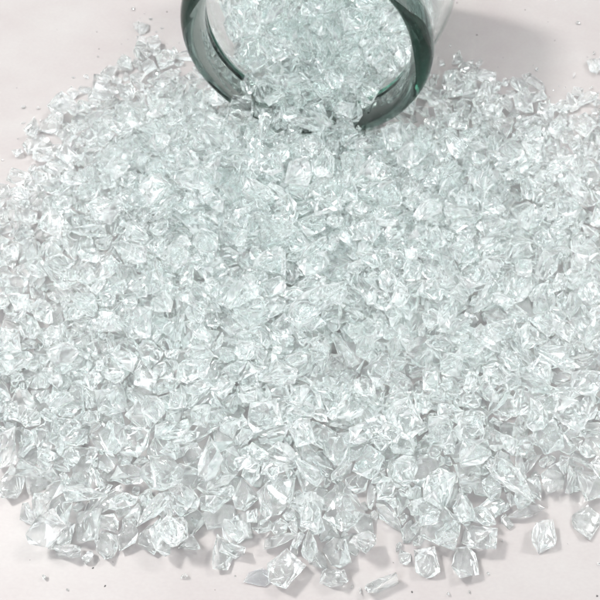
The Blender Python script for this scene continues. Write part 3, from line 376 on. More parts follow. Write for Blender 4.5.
14,51,-179,1889,22,33,19,-80, 6,35,-163,1919,22,-38,-36,-50, 16,29,-52,494,18,15,20,-83, 0,21,-4,562,13,-7,20,-78, 18,37,-89,497,28,-18,-36,-28,
2,15,-25,502,5,9,18,69, 19,30,-78,524,54,-49,73,12, 0,26,-19,529,20,64,57,10, 12,16,5,550,2,-45,42,64, 28,41,-46,463,16,-56,-2,16,
9,21,-13,446,6,-41,-49,49, 28,44,22,450,31,-42,-7,63, 18,16,18,443,6,-81,-15,33, 4,19,-21,612,32,-46,-66,28, 24,36,-68,613,6,-31,-81,6,
23,45,-38,589,12,-89,4,4, 2,65,-52,566,34,16,-4,-84, 9,41,-63,624,39,-90,-4,3, 25,46,-49,658,57,-77,-2,-24, 9,49,-84,682,16,-71,21,1,
10,16,-40,702,7,83,3,3, 0,42,-23,669,26,46,74,18, 19,25,-50,718,12,0,-72,-46, 2,54,-61,712,51,3,-49,-75, 28,28,-40,764,30,49,-22,-72,
16,61,-87,744,78,12,-14,11, 2,17,-25,709,27,38,-38,-64, 17,23,-41,776,66,-7,29,-64, 0,25,-62,615,70,-6,-12,29, 9,35,-102,664,63,-20,-86,2,
16,18,-33,748,71,-56,-17,31, 22,50,-98,813,7,66,-59,-10, 18,17,-23,815,7,12,1,88, 0,42,-133,826,32,-35,-30,42, 25,63,-68,798,31,28,-82,-14,
6,20,-26,787,9,-31,82,20, 2,31,-55,856,17,-27,-83,-21, 17,26,-8,832,26,41,0,70, 2,44,-84,839,46,-50,-2,9, 8,18,-10,853,13,-1,67,-58,
19,42,-58,825,65,79,-1,2, 15,20,-24,871,14,-54,-11,24, 0,60,-62,856,109,-19,52,62, 19,19,-30,843,15,45,-41,59, 2,50,-48,905,15,17,3,23,
19,34,-120,870,25,0,-61,8, 18,17,15,962,8,13,-22,-61, 10,34,-131,920,28,-24,-45,-55, 11,25,2,909,6,61,60,18, 2,22,-4,944,11,35,-26,-68,
21,34,-92,930,9,32,77,17, 1,17,20,907,9,-33,30,-73, 2,40,-47,943,40,1,41,80, 1,20,-7,873,10,-24,-38,40, 5,24,-20,966,18,0,-14,-77,
13,46,-71,896,59,-23,62,-44, 12,57,-90,881,52,73,19,-3, 18,18,37,874,69,39,-32,-64, 15,20,-26,982,28,24,-60,-53, 11,39,-96,909,89,73,-46,-8,
16,18,-60,925,89,9,89,8, 22,53,-52,986,8,53,-71,-12, 2,15,-36,1038,10,-2,15,-20, 24,40,-88,1013,7,-74,47,-20, 1,24,-29,1056,14,0,-64,63,
17,38,-98,1033,31,-2,-86,-24, 12,20,-3,994,8,79,27,26, 19,59,-113,977,37,6,8,-42, 1,15,-71,996,29,-31,10,-47, 13,53,-125,947,88,-38,2,-11,
1,17,-63,1018,31,-62,-16,49, 11,19,-10,1080,5,74,-44,-15, 15,45,-68,985,58,-31,-23,-77, 5,20,-98,974,79,18,13,85, 5,46,-48,952,85,4,10,89,
8,37,-4,968,97,69,20,-48, 15,15,-35,972,44,56,51,-19, 8,61,-60,1110,19,84,30,9, 1,24,-1,1150,11,-5,21,-87, 9,48,-104,1100,38,-48,68,34,
3,18,-5,1148,30,-38,48,-44, 12,47,-64,1122,56,9,55,-37, 0,46,-75,1072,63,-27,83,-23, 14,23,-16,1174,22,-15,56,61, 15,42,-119,1045,47,-11,22,81,
10,18,-39,1108,58,50,-57,-48, 8,61,-129,1028,96,73,-44,10, 9,24,-112,1131,66,8,82,16, 1,37,-133,1086,59,30,84,-1, 19,20,-1,1085,79,-78,44,-2,
23,39,-56,1195,10,-4,-4,12, 2,30,-108,1210,18,-48,-68,22, 4,23,-22,1166,5,-3,-53,-64, 9,48,-71,1192,38,-4,-2,-87, 14,37,-82,1158,55,-81,5,18,
16,47,-27,1168,66,25,-61,2, 5,18,-30,1221,4,-50,-67,32, 18,42,-66,1116,91,-88,-6,-5, 2,27,-28,1099,77,29,23,63, 8,18,-39,1249,10,34,83,-3,
0,60,-85,1173,114,0,39,-81, 28,46,-138,1078,104,22,-39,-76, 14,23,3,1167,93,-55,-8,55, 0,37,-80,1293,18,28,-33,-78, 4,46,-42,1341,28,-68,-47,23,
1,16,6,1382,7,-16,14,-64, 3,45,-83,1262,44,37,79,22, 2,25,26,1299,63,-36,-23,58, 2,47,-110,1232,54,-64,-10,-3, 10,25,-26,1229,25,-68,23,35,
15,32,-135,1210,75,-22,-77,-26, 14,13,-39,1306,5,44,-31,-12, 20,18,-43,1326,36,47,38,46, 2,48,-75,1207,83,-42,77,3, 6,22,-53,1238,22,-63,-32,25,
4,40,-56,1282,56,29,-72,11, 1,21,-43,1227,49,54,3,72, 8,17,-65,1321,45,-27,52,-66, 3,47,-24,1274,69,-55,-51,34, 16,17,-40,1300,35,-21,42,76,
15,34,-76,1245,94,11,-4,-14, 15,16,88,1331,36,-32,61,48, 17,46,-78,1279,111,-49,22,58, 10,24,-36,1240,86,36,-80,21, 4,20,45,1320,49,-2,-57,-3,
11,44,-160,1259,113,43,72,9, 8,41,-75,1428,13,74,50,10, 6,15,-34,1384,7,9,7,-40, 7,19,-28,1457,11,-14,-54,-68, 23,45,-125,1382,9,-17,88,-5,
14,14,-42,1405,6,30,17,43, 1,20,-22,1419,8,-82,-35,-3, 22,41,-83,1428,38,31,3,-69, 20,46,-91,1338,29,-62,-28,-11, 11,18,0,1471,5,-58,64,-25,
20,51,-97,1349,42,43,-72,-31, 17,26,-29,1435,34,-35,-49,-10, 7,38,-104,1406,48,11,71,-27, 0,24,-45,1405,33,-16,-68,49, 17,26,-60,1393,67,-24,42,-16,
13,45,-99,1339,82,-14,-57,62, 17,22,-51,1363,54,24,73,20, 29,36,-102,1388,84,-6,13,-79, 16,14,12,1401,9,-81,-5,36, 18,45,-120,1353,108,31,76,-26,
16,31,-78,1325,108,80,-24,23, 9,42,-35,1331,91,28,77,-34, 0,15,-26,1360,67,-43,64,16, 24,37,-81,1365,83,-13,-27,-74, 20,22,-7,1377,47,29,70,32,
14,52,-127,1301,126,-66,-19,-31, 8,43,-95,1582,11,16,-2,80, 16,26,-10,1607,14,42,-76,7, 15,51,-43,1560,5,24,-6,-61, 2,14,-36,1511,4,20,-2,-26,
17,55,-53,1508,31,-22,-8,50, 16,20,-14,1522,12,85,27,8, 14,19,0,1588,6,50,23,54, 7,39,-115,1500,32,-78,-25,34, 23,47,-154,1432,26,-10,31,35,
3,14,-42,1459,37,57,-36,-59, 22,59,-168,1450,54,-45,-74,23, 6,25,-118,1441,24,-52,-21,63, 17,60,-149,1563,55,-35,10,58, 12,24,-53,1428,45,-69,32,43,
10,24,-249,1405,88,30,43,39, 6,28,-144,1507,54,-11,-9,14, 19,30,-127,1459,54,-48,-57,41, 2,24,-2,1600,79,-24,-10,-84, 5,42,-107,1483,68,41,39,66,
17,18,-60,1447,49,-35,76,28, 8,55,-28,1446,72,-10,-88,-8, 8,47,-182,1371,103,3,-37,-73, 8,36,-122,1337,156,-26,-42,-60, 17,19,-45,1295,92,-11,78,27,
16,43,-32,1650,22,-89,12,-10, 18,22,-17,1683,8,9,-8,48, 5,36,-65,1681,20,63,62,13, 12,13,-4,1704,2,-8,61,40, 3,43,-46,1764,13,9,-89,-1,
4,35,-76,1793,13,12,-83,31, 5,24,5,1636,19,-40,-11,-65, 14,45,-69,1734,31,4,7,90, 20,19,-36,1601,13,20,67,-13, 27,33,-141,1629,16,8,-64,-62,
17,46,-83,1645,52,59,42,45, 7,52,-143,1646,61,-79,28,-26, 8,16,-43,1704,5,-3,-15,-41, 17,21,-42,1694,21,11,27,-57, 8,35,-126,1583,86,-22,5,-7,
9,22,-118,1624,123,-4,-15,-88, 13,40,-212,1690,62,21,46,69, 15,22,-99,1664,74,75,28,-35, 6,23,-89,1631,118,62,-37,41, 2,55,-75,1610,94,8,39,79,
20,17,39,1540,70,-67,21,-6, 15,17,-99,1698,18,-29,83,-15, 5,51,-83,1483,86,57,57,31, 18,23,-36,1591,99,-21,69,-49, 7,13,-45,1621,53,49,-43,30,
8,39,-257,1539,61,12,-16,80, 5,23,-5,1567,82,1,-2,-59, 7,45,-47,1505,116,-85,5,-15, 8,14,-120,1660,96,-83,-18,29, 11,24,-16,1797,125,-3,-87,-22,
18,52,-170,1699,83,-52,-18,71, 3,18,48,1667,106,-81,-12,5, 1,20,-1,1786,137,-8,35,-30, 4,51,-188,1622,59,23,-50,13, 14,18,-37,1796,141,31,-67,11,
9,36,-50,1642,166,-10,17,-82, 14,44,-107,1656,127,70,-27,-49, 5,14,34,1670,105,81,32,9, 13,41,70,486,9,49,-34,-44, 7,17,109,492,13,-39,53,57,
12,44,29,496,37,-19,-5,87, 4,24,100,585,10,-17,87,-11, 22,44,20,518,17,5,-9,-84, 12,20,109,477,10,-85,-6,-5, 10,42,13,544,38,-6,-74,-42,
7,22,99,512,16,2,88,17, 7,28,105,542,20,8,68,22, 17,50,33,513,80,-73,-35,23, 8,25,-6,457,38,-61,-7,57, 15,26,4,629,14,-74,-31,9,
9,21,80,622,10,-1,-11,70, 19,26,86,691,9,39,-9,3, 1,55,16,604,26,-75,-39,15, 14,17,66,604,10,-40,79,-12, 8,16,23,653,5,-14,-7,-88,
15,29,53,623,38,10,40,79, 3,19,95,718,13,8,34,-33, 26,44,21,614,63,0,23,79, 10,26,48,574,10,27,-77,-35, 10,28,88,654,19,-26,-68,-11,
22,54,41,650,61,29,21,82, 4,24,201,667,30,21,18,85, 4,37,-10,734,8,23,-44,-38, 13,27,66,722,12,-36,55,-41, 8,14,89,748,4,3,-15,-4,
9,44,-11,747,33,42,43,-67, 18,46,26,698,25,36,3,25, 0,24,73,776,64,61,-65,-11, 24,39,56,665,9,0,-1,-76, 19,49,50,707,48,-32,-42,-73,
20,19,54,774,14,67,15,-58, 1,33,47,755,75,74,-44,11, 16,46,10,703,87,-70,52,20, 7,23,82,754,79,27,-73,-36, 17,34,27,798,20,-25,84,18,
10,21,68,836,11,6,-7,26, 19,32,-9,795,32,-27,-5,-76, 22,63,17,809,62,-16,5,-52, 2,20,58,804,6,17,-12,-62, 14,20,81,858,14,-73,47,21,
12,53,62,811,33,18,39,-66, 11,21,69,847,35,-74,-32,-31, 18,41,0,799,86,81,36,6, 21,28,89,822,10,-54,60,39, 15,46,-5,738,91,-61,32,10,
1,26,84,788,10,4,-81,-9, 11,52,60,813,80,-5,-87,13, 19,52,36,878,30,-30,53,-56, 2,19,92,883,7,17,4,35, 14,44,60,898,56,-33,37,59,
0,39,45,938,31,71,10,-20, 23,41,-1,964,46,33,78,27, 20,25,74,964,8,-46,-51,35, 8,49,0,907,58,-62,63,-12, 16,22,75,855,55,80,-32,10,
6,27,86,933,12,5,-87,10, 5,39,-8,907,81,-7,45,78, 21,53,46,915,96,-20,76,31, 1,45,53,951,81,-57,13,-43, 5,44,46,1036,13,17,-26,-59,
19,14,110,989,9,72,-52,-1, 4,42,8,1019,18,23,29,77, 6,23,90,1007,11,-73,-38,14, 18,36,60,972,20,1,-28,18, 7,38,32,988,44,30,82,6,
16,25,97,993,32,81,10,-23, 10,24,90,1058,13,-4,3,-57, 5,44,-34,1030,47,-10,13,79, 9,19,111,1041,14,-12,74,39, 0,42,-41,995,75,-76,37,22,
0,16,77,981,41,-76,3,42, 16,23,46,1043,33,-8,6,-87, 9,39,58,1013,47,70,-29,-47, 8,25,90,1020,51,17,22,26, 5,25,80,1026,14,-37,-7,27,
16,40,18,1028,70,-23,61,-40, 15,55,17,1083,29,-72,-24,48, 6,51,31,1111,25,20,50,70, 18,23,73,1142,7,51,-72,-8, 25,49,15,1115,54,-46,-74,16,
10,25,89,1147,21,72,28,-9, 5,33,-20,1060,69,-68,18,10, 6,24,115,1150,17,-45,37,-59, 17,41,35,1077,81,0,43,71, 17,46,29,1126,95,22,84,-23,
7,16,49,1073,38,17,55,-43, 9,15,112,1115,41,-58,43,40, 19,40,-17,1081,106,33,2,12, 5,14,113,1153,63,-28,-20,-83, 15,39,-26,1049,84,25,-1,-81,
2,45,31,1008,91,13,-5,89, 17,17,75,1137,62,17,71,-52, 2,31,-6,1203,11,41,5,-5, 18,22,91,1194,8,-11,-3,-89, 27,27,32,1161,9,-2,2,89,
2,56,48,1164,32,-2,23,84, 2,24,64,1179,12,-29,-85,-2, 14,27,94,1229,15,-8,-89,13, 5,33,56,1150,66,28,74,-42, 10,22,43,1212,18,-34,-37,1,
25,43,43,1241,27,-26,-64,-55, 15,17,59,1220,14,-50,-44,-49, 19,24,61,1252,20,22,27,-9, 17,46,15,1207,59,83,-26,2, 1,24,69,1198,49,12,-4,76,
19,16,72,1238,56,60,25,-61, 22,56,53,1188,86,1,6,-89, 13,24,107,1169,84,78,28,-16, 13,60,36,1188,119,-33,-57,61, 20,25,80,1174,71,67,-36,13,
4,54,7,1273,10,56,6,38, 3,20,92,1251,6,-20,-79,-37, 17,24,5,1239,20,70,35,-28, 13,26,96,1317,13,-25,14,-60, 18,50,74,1300,28,26,29,71,
3,20,101,1318,35,60,67,-7, 5,53,59,1283,62,21,-35,-57, 18,24,100,1293,39,-20,-47,73, 15,40,-50,1280,24,45,58,-42, 12,39,-30,1256,43,17,21,-86,
16,24,87,1353,26,15,75,45, 19,41,39,1249,81,30,48,70, 5,42,-6,1222,89,-37,64,-48, 3,44,88,1255,106,52,-67,-9, 2,16,81,1238,85,10,-5,63,
26,28,54,1282,82,-46,-52,57, 16,45,-14,1252,110,48,76,7, 4,22,113,1284,95,23,56,67, 10,39,53,1388,20,-2,-5,-37, 20,25,115,1447,8,-2,-69,57,
29,38,89,1406,26,28,54,40, 2,22,94,1392,10,0,-21,-36, 7,18,113,1417,10,-3,16,-72, 23,42,21,1450,13,2,10,-27, 18,13,85,1418,5,88,-17,-3,
4,30,-13,1388,26,-47,-16,68, 11,17,103,1432,9,-48,26,71, 11,20,101,1452,22,55,0,-66, 24,42,28,1344,18,84,21,18, 11,13,172,1451,32,-57,-18,-57,
8,23,58,1430,18,20,73,43, 17,31,53,1376,46,18,23,-55, 21,44,9,1375,33,-20,-10,66, 8,18,65,1339,39,-47,38,-61, 17,23,54,1476,27,-61,-20,42,
25,52,-11,1338,53,11,-86,-19, 7,15,102,1466,47,66,-12,-4, 26,47,24,1335,69,6,13,15, 9,45,80,1386,68,-25,-7,56, 10,41,77,1312,82,49,45,4,
0,16,105,1301,110,-16,57,-67, 5,60,33,1329,88,-48,74,-14, 15,25,123,1412,61,-22,16,61, 1,41,74,1358,112,8,-26,-82, 6,17,114,1362,72,47,-46,61,
18,47,91,1493,16,-5,-11,-59, 7,40,64,1523,31,-12,83,-16, 21,33,-2,1500,15,-8,62,64, 16,58,15,1542,37,53,-62,9, 10,24,70,1565,10,26,-84,-15,
17,53,-48,1571,74,72,50,18, 13,19,95,1578,11,53,61,32, 6,47,96,1492,54,-83,31,-11, 18,15,97,1472,30,6,88,-19, 8,41,165,1454,81,-58,-23,18,
15,25,116,1559,15,21,-57,-35, 11,23,96,1605,15,-25,-8,-84, 2,24,141,1421,60,-65,26,-51, 10,25,128,1611,10,46,-68,-29, 6,45,189,1411,88,77,-42,15,
4,23,110,1595,18,-64,-44,-43, 12,41,-3,1492,26,-74,-26,43, 9,23,219,1352,99,-38,81,0, 7,19,96,1583,35,-81,-26,-20, 22,29,11,1455,36,7,17,2,
19,19,192,1578,41,14,39,53, 9,44,20,1421,37,-13,86,-3, 5,22,176,1545,48,37,30,63, 9,34,42,1483,44,-66,-13,-24, 29,52,168,1499,75,22,-62,-59,
5,19,226,1514,46,38,-2,80, 18,48,91,1442,49,53,-29,5, 12,17,234,1404,79,16,57,-33, 18,26,221,1505,88,-81,12,36, 1,41,31,1666,25,-31,-43,71,
12,35,10,1715,4,61,3,-56, 22,60,44,1650,48,-61,-47,-43, 5,52,48,1603,30,13,-1,-88, 8,48,2,1614,53,-87,21,-6, 6,50,-22,1649,81,20,-56,-68,
4,18,100,1671,8,4,-4,51, 15,51,56,1575,53,29,47,6, 9,16,211,1640,10,84,25,-22, 15,32,99,1615,54,-77,-15,-2, 15,24,97,1546,17,29,-27,0,
16,46,27,1501,88,-15,30,-80, 0,41,107,1547,59,5,-21,-60, 10,53,98,1595,93,-34,4,73, 12,35,15,1632,101,28,41,17, 5,31,18,1544,84,-65,-58,22,
9,14,92,1681,19,-80,14,-4, 20,23,105,1692,183,78,19,-38, 12,18,25,1753,171,25,52,26, 11,39,26,1729,193,-63,-12,16, 21,47,-14,1671,160,-82,26,17,
2,15,44,1742,172,18,88,8, 27,52,54,1649,141,44,-5,73, 8,15,58,1724,178,13,73,-39, 18,36,-35,1640,196,-84,9,25, 18,39,-72,1701,213,-11,-19,20,
12,15,56,1686,164,-51,-65,-34, 18,25,103,1665,136,-32,32,28, 9,15,230,449,8,39,-61,-53, 7,47,86,432,31,-31,-14,76, 4,51,139,442,37,-34,-54,-15,
13,24,246,426,11,-57,-33,44, 3,51,150,490,17,-28,-59,54, 16,16,178,522,8,56,-57,-29, 10,22,200,559,9,28,77,36, 18,31,127,457,11,9,-8,52,
8,55,104,518,58,32,-84,-6, 25,41,70,562,34,42,-76,-15, 12,22,159,545,6,85,-11,5, 6,43,204,574,46,19,-22,62, 3,51,140,610,18,-6,-43,-65,
7,16,203,642,9,-8,-14,88, 25,39,172,573,11,-49,45,-49, 16,22,185,666,12,7,-13,85, 21,44,159,659,24,15,44,-46, 4,25,204,590,5,-9,-53,-67,
4,26,125,570,17,-9,-29,82, 18,43,102,622,36,-56,0,53, 10,22,125,658,48,-17,-22,-21, 11,48,133,683,17,-1,-13,89, 17,16,195,755,9,-36,-71,-42,
13,53,127,717,37,-17,-30,83, 22,55,101,746,47,-39,-24,-51, 18,16,169,705,6,-57,59,5, 4,45,119,760,64,26,-1,36, 15,18,154,725,3,18,17,19,
18,39,146,703,84,-83,-11,24, 20,21,129,738,12,-3,-6,-3, 6,47,189,737,55,-85,-1,-24, 19,36,221,706,81,-25,-76,40, 1,24,189,734,20,-6,55,-70,
13,26,153,826,5,11,49,59, 12,45,171,853,16,19,7,-29, 7,15,196,890,10,-52,-34,26, 11,36,126,829,9,-67,54,-24, 17,26,188,795,20,51,-40,-2,
28,40,129,790,17,-6,32,-65, 29,27,199,848,9,1,-2,-90, 15,41,114,803,27,-31,-1,65, 10,20,177,828,13,-45,-74,4, 13,26,146,836,32,5,67,59,
15,14,133,754,42,16,75,0, 15,21,204,870,11,27,-66,-48, 28,39,107,809,56,22,-18,-74, 2,24,155,813,45,39,-53,54, 7,56,139,945,27,-81,38,-3,
20,20,186,935,10,-58,60,-32, 29,50,114,940,59,22,40,67, 3,60,93,889,56,43,-63,31, 20,44,116,869,27,-4,52,-69, 17,18,198,958,15,8,-52,-73,
21,44,112,857,42,-86,-11,-24, 9,27,173,902,15,28,-73,-43, 0,45,168,930,87,-7,65,-18, 14,40,199,982,90,-78,-36,1, 5,50,240,936,69,25,-58,21,
12,19,177,916,59,-37,74,18, 23,41,146,1048,11,-1,-4,88, 8,14,214,1050,10,-62,-25,34, 2,25,124,1002,7,9,17,73, 3,23,232,1072,16,65,55,-18,
24,54,146,1012,26,8,2,89, 11,18,189,980,5,-85,16,-15, 22,27,186,1033,13,6,13,-22, 11,46,164,1005,38,-9,-80,9, 29,33,141,997,44,-50,36,-10,
13,34,156,968,58,19,70,21, 18,14,200,1049,12,56,21,-16, 24,27,143,983,69,-23,15,54, 8,20,187,1027,31,-32,-72,29, 18,22,140,1030,70,-33,40,51,
15,42,151,997,75,-19,34,63, 7,25,182,1017,67,-40,-6,71, 19,43,143,1124,23,-12,-39,65, 1,22,177,1127,8,-11,-78,-19, 20,19,157,1158,4,-8,69,56,
4,43,203,1079,9,49,28,58, 14,15,216,1071,22,53,-2,-39, 4,27,209,1180,5,48,-22,10, 13,54,83,1092,27,-40,60,2, 0,23,192,1165,19,-75,-27,-39,
25,35,168,1098,16,-44,-69,4, 20,57,143,1068,42,-20,-60,64, 0,39,83,1060,43,7,10,-89, 5,46,143,1050,78,19,65,44, 15,21,180,1142,11,-41,53,18,
23,61,122,1103,79,34,-76,10, 18,23,155,1110,90,30,51,64, 3,27,204,1147,93,10,-87,10, 5,24,127,1176,4,-72,46,-10, 23,46,154,1197,16,8,4,82,
10,20,211,1210,10,-1,-15,-70, 18,37,170,1197,39,-26,76,-30, 10,14,160,1251,9,-68,11,40, 23,40,109,1185,32,8,-12,-82, 11,19,189,1203,14,-54,-30,46,
21,43,107,1174,52,77,27,0, 3,13,198,1221,7,-22,-24,-81, 9,42,148,1158,68,68,49,-11, 3,21,152,1201,51,59,-38,30, 25,50,100,1219,38,-87,-14,-8,
0,19,167,1218,61,-58,-13,64, 12,60,129,1188,70,-8,16,-28, 13,24,174,1250,61,60,-14,-65, 1,41,150,1173,104,-5,-35,-55, 19,26,176,1193,81,-5,33,63,
25,49,167,1298,12,-3,-6,48, 29,42,143,1280,21,-32,8,-36, 17,23,215,1308,15,-14,-5,-34, 27,45,145,1247,35,31,-18,-13, 10,24,192,1245,13,-74,-48,14,
14,26,128,1299,46,-28,12,80, 7,13,191,1239,36,-40,-44,-1, 16,28,187,1267,40,-4,24,49, 27,49,153,1320,76,-9,-47,55, 19,16,197,1316,32,40,-46,-20,
14,26,188,1306,60,-31,73,-11, 4,50,128,1275,73,-8,88,-15, 3,45,187,1239,96,-43,76,-21, 12,23,203,1293,32,54,52,-17, 3,47,189,1195,114,84,-19,-13,
13,14,180,1331,32,-18,16,-83, 16,36,144,1237,83,50,-47,-18, 2,23,296,1266,99,-53,-36,-63, 16,37,128,1267,124,36,40,69, 15,18,190,1320,89,-60,-5,13,
1,37,144,1373,15,82,2,36, 24,46,116,1346,19,-13,-21,62, 18,20,189,1397,7,-9,82,-18, 8,39,175,1355,37,7,-61,-46, 10,43,153,1414,21,4,-90,4,
11,16,185,1467,7,-5,-13,84, 19,33,122,1389,50,-72,-37,40, 8,13,216,1397,10,-11,77,-44, 3,16,181,1452,12,6,22,-53, 3,48,114,1343,53,-88,20,1,
10,17,195,1407,27,-12,11,77, 8,23,249,1423,39,-9,-30,-65, 2,41,174,1413,60,-80,39,-4, 7,19,218,1408,40,-7,-13,-62, 11,25,260,1524,29,-78,-36,24,
5,49,150,1381,81,-25,-81,29, 2,22,204,1385,86,29,64,-51, 11,49,114,1330,104,-30,-28,71, 7,24,179,1345,85,-3,-50,-52, 13,44,165,1284,110,58,-49,-44,
3,25,205,1366,74,-74,-10,-49, 8,39,267,1290,111,-43,76,-18, 11,22,253,1446,32,81,21,-8, 13,42,208,1291,101,46,-32,-15, 16,17,317,1371,15,-61,35,50,
14,50,150,1567,21,22,28,-66, 0,44,195,1500,31,16,-28,59, 3,18,237,1585,11,-16,53,69, 16,52,137,1484,31,-7,9,-62, 4,20,230,1450,25,28,76,-2,
0,21,193,1581,11,18,33,39, 6,38,202,1437,31,83,-16,-2, 2,39,206,1614,21,-35,45,-69, 15,20,176,1540,8,-69,-57,4, 1,56,218,1553,36,74,50,4,
0,40,276,1552,54,-24,79,-35, 18,19,248,1607,47,-18,-42,55, 16,16,270,1677,9,71,-10,-9, 16,39,107,1647,34,-7,-82,-20, 1,31,144,1531,42,-66,6,-19,
7,20,343,1587,64,2,-28,-54, 11,34,180,1469,50,5,38,-80, 20,20,171,1880,4,41,-61,-50, 25,44,227,1439,50,-27,-24,62, 19,20,262,1649,7,40,-2,16,
5,38,211,1436,76,-44,16,-26, 17,17,248,1502,46,-18,1,-12, 14,44,318,1461,80,1,10,-75, 2,16,291,1656,6,13,23,69, 4,35,216,1481,67,46,-62,-7,
15,48,141,1679,5,-5,24,81, 21,40,137,1740,10,1,25,-79, 6,18,188,1632,8,0,11,40, 17,24,210,1743,9,-12,30,-43, 6,25,172,1706,11,14,-86,14,
6,38,110,1716,14,-51,53,-28, 25,39,63,1667,13,-80,41,-7, 17,20,312,1496,81,16,82,22, 3,40,196,1682,15,-12,-41,-71, 11,20,239,1691,6,81,17,-3,
6,26,449,1594,39,-69,-31,-23, 9,60,171,1734,41,-75,35,11, 18,25,334,1619,46,-15,-36,75, 15,29,125,1805,4,16,19,28, 1,37,149,1695,50,37,34,-69,
8,26,212,1695,46,38,3,17, 12,26,187,1706,184,70,-53,14, 10,25,126,1733,198,55,16,-67, 14,50,140,1636,154,78,-21,-40, 1,41,111,1617,120,-23,-12,-82,
0,41,133,1664,196,65,-25,2, 7,17,175,1721,197,7,-77,-36, 14,45,208,1699,221,-59,-4,33, 16,24,204,1739,198,13,82,-30, 18,34,254,484,10,25,-84,-13,
14,27,267,575,10,22,2,-77, 20,28,283,469,14,-19,0,32, 25,48,212,512,15,-10,-45,65, 13,21,274,490,17,15,-23,-79, 19,24,278,569,35,31,-21,-67,
13,42,233,545,20,-24,14,-62, 3,22,245,510,17,72,43,-28, 20,41,241,641,8,53,42,27, 20,45,234,624,34,42,47,52, 11,24,259,600,7,-37,-77,18,
12,43,192,606,20,50,-35,-59, 0,24,253,573,44,61,61,-24, 11,28,306,674,18,39,48,-40, 19,54,169,638,56,18,-53,-57, 18,21,221,546,36,-69,-13,-31,
7,45,250,614,70,72,54,-3, 21,41,221,673,11,3,22,-83, 7,26,273,736,17,21,-58,-51, 21,34,206,697,14,58,38,18, 0,14,283,711,13,-49,-9,-74,
12,28,258,779,25,20,41,-25, 22,39,250,691,22,81,-21,-14, 7,18,283,666,12,2,30,-61, 8,37,250,685,51,87,-1,-7, 18,34,203,718,24,-35,-12,41,
4,19,291,684,29,8,-66,14, 7,24,293,769,14,12,-55,-52, 17,32,196,690,62,58,65,-17, 14,22,283,706,31,-17,-49,43, 8,44,236,769,14,77,-45,3,
4,26,302,855,10,-82,-19,-4, 21,51,234,815,14,9,18,-87, 15,21,284,802,7,46,-26,-29, 0,42,257,842,48,22,83,-26, 13,15,276,788,8,-51,29,67,
9,46,197,819,43,26,-58,-43, 19,22,305,826,43,18,-62,-37, 16,41,160,767,25,12,0,81, 19,25,312,793,35,9,57,-32, 13,42,184,783,55,-54,30,64,
4,27,219,781,33,-15,-34,-60, 9,15,282,852,4,-50,-40,41, 9,41,241,802,61,2,73,-28, 18,27,274,804,41,-54,61,-38, 1,49,227,921,20,-5,-20,83,
4,25,273,1011,5,26,-46,-35, 8,18,262,896,13,-82,-21,7, 3,45,245,864,29,-6,-1,12, 5,15,315,924,9,-29,19,-36, 0,36,200,934,58,35,-13,-60,
21,36,263,923,24,31,-49,68, 20,20,247,875,56,38,53,-10, 8,21,270,958,6,-7,-14,-60, 13,36,258,908,52,89,14,3, 19,16,302,908,6,-12,-60,-61,
16,56,206,877,70,-14,72,-19, 6,47,163,832,70,9,36,73, 2,18,287,911,14,50,-26,-57, 17,44,234,996,25,79,5,24, 8,19,286,1057,17,-44,33,59,
25,47,197,1012,47,67,-57,14, 10,17,298,1097,7,34,81,20, 8,38,222,1024,62,40,20,77, 6,35,264,1017,54,16,-7,61, 19,16,293,1077,11,60,12,-66,
5,45,270,963,29,-78,7,-43, 17,16,267,1035,12,76,-35,-33, 21,48,255,984,63,-37,59,57, 14,23,273,1050,43,-15,53,-63, 14,31,232,980,80,36,-10,81,
19,27,282,1046,73,27,14,-25, 13,15,282,1061,56,-56,-15,0, 21,48,250,1020,83,63,-56,30, 4,21,323,996,74,36,-73,-27, 11,15,269,1054,61,40,57,55,
16,38,261,1097,19,52,-67,12, 26,32,248,1055,9,-85,-30,1, 4,25,314,1115,17,-60,-51,33, 0,35,247,1055,43,-69,47,30, 20,25,287,1130,8,-57,39,-41,
2,36,243,1131,24,13,-55,-52, 9,17,262,1110,50,21,-73,43, 2,46,218,1140,31,24,-50,-44, 18,21,248,1096,56,-78,36,-23, 9,55,184,1118,77,44,32,65,
1,17,229,1103,62,5,-3,17, 19,46,221,1081,96,24,-58,64, 0,26,263,1132,76,49,-56,-51, 20,19,254,1146,52,-33,10,-46, 16,43,236,1132,94,64,-44,-37,
16,38,263,1200,24,32,1,-60, 14,21,299,1251,9,-63,-16,35, 10,48,284,1166,37,-12,-72,-50, 15,14,312,1237,2,-2,25,77, 25,47,230,1171,55,-45,-6,53,
0,42,194,1181,58,-43,-6,58, 1,43,227,1216,66,-40,37,37, 18,14,270,1233,42,-85,-8,29, 29,40,209,1247,60,-8,9,30, 1,22,259,1178,66,31,-22,-28,
21,49,218,1236,86,-33,-3,75, 16,39,266,1206,94,-48,-55,-45, 0,26,297,1205,117,15,-81,28, 24,33,239,1181,92,-7,-8,86, 9,55,262,1306,28,-22,68,54,
10,43,222,1353,16,85,-13,-3, 9,14,308,1300,6,-26,78,-17, 0,40,218,1336,76,-31,-41,-44, 13,31,278,1352,19,74,-48,-2, 11,48,226,1252,27,30,27,48,
17,25,306,1339,16,5,-77,-36, 9,42,257,1245,38,45,1,-66, 3,25,284,1271,19,5,-39,22, 17,30,239,1303,45,-24,4,-22, 5,45,234,1289,73,36,-17,4,
21,37,192,1270,65,64,-40,-47, 3,16,295,1251,81,30,72,45, 14,39,260,1257,91,42,39,-65, 20,17,314,1252,93,13,0,12, 26,33,264,1416,9,1,1,-85,
7,15,312,1432,9,-19,-6,-5, 17,39,281,1476,30,84,0,32, 4,25,321,1461,10,18,18,85, 23,41,235,1417,19,66,58,2, 5,22,299,1410,7,7,-29,-76,
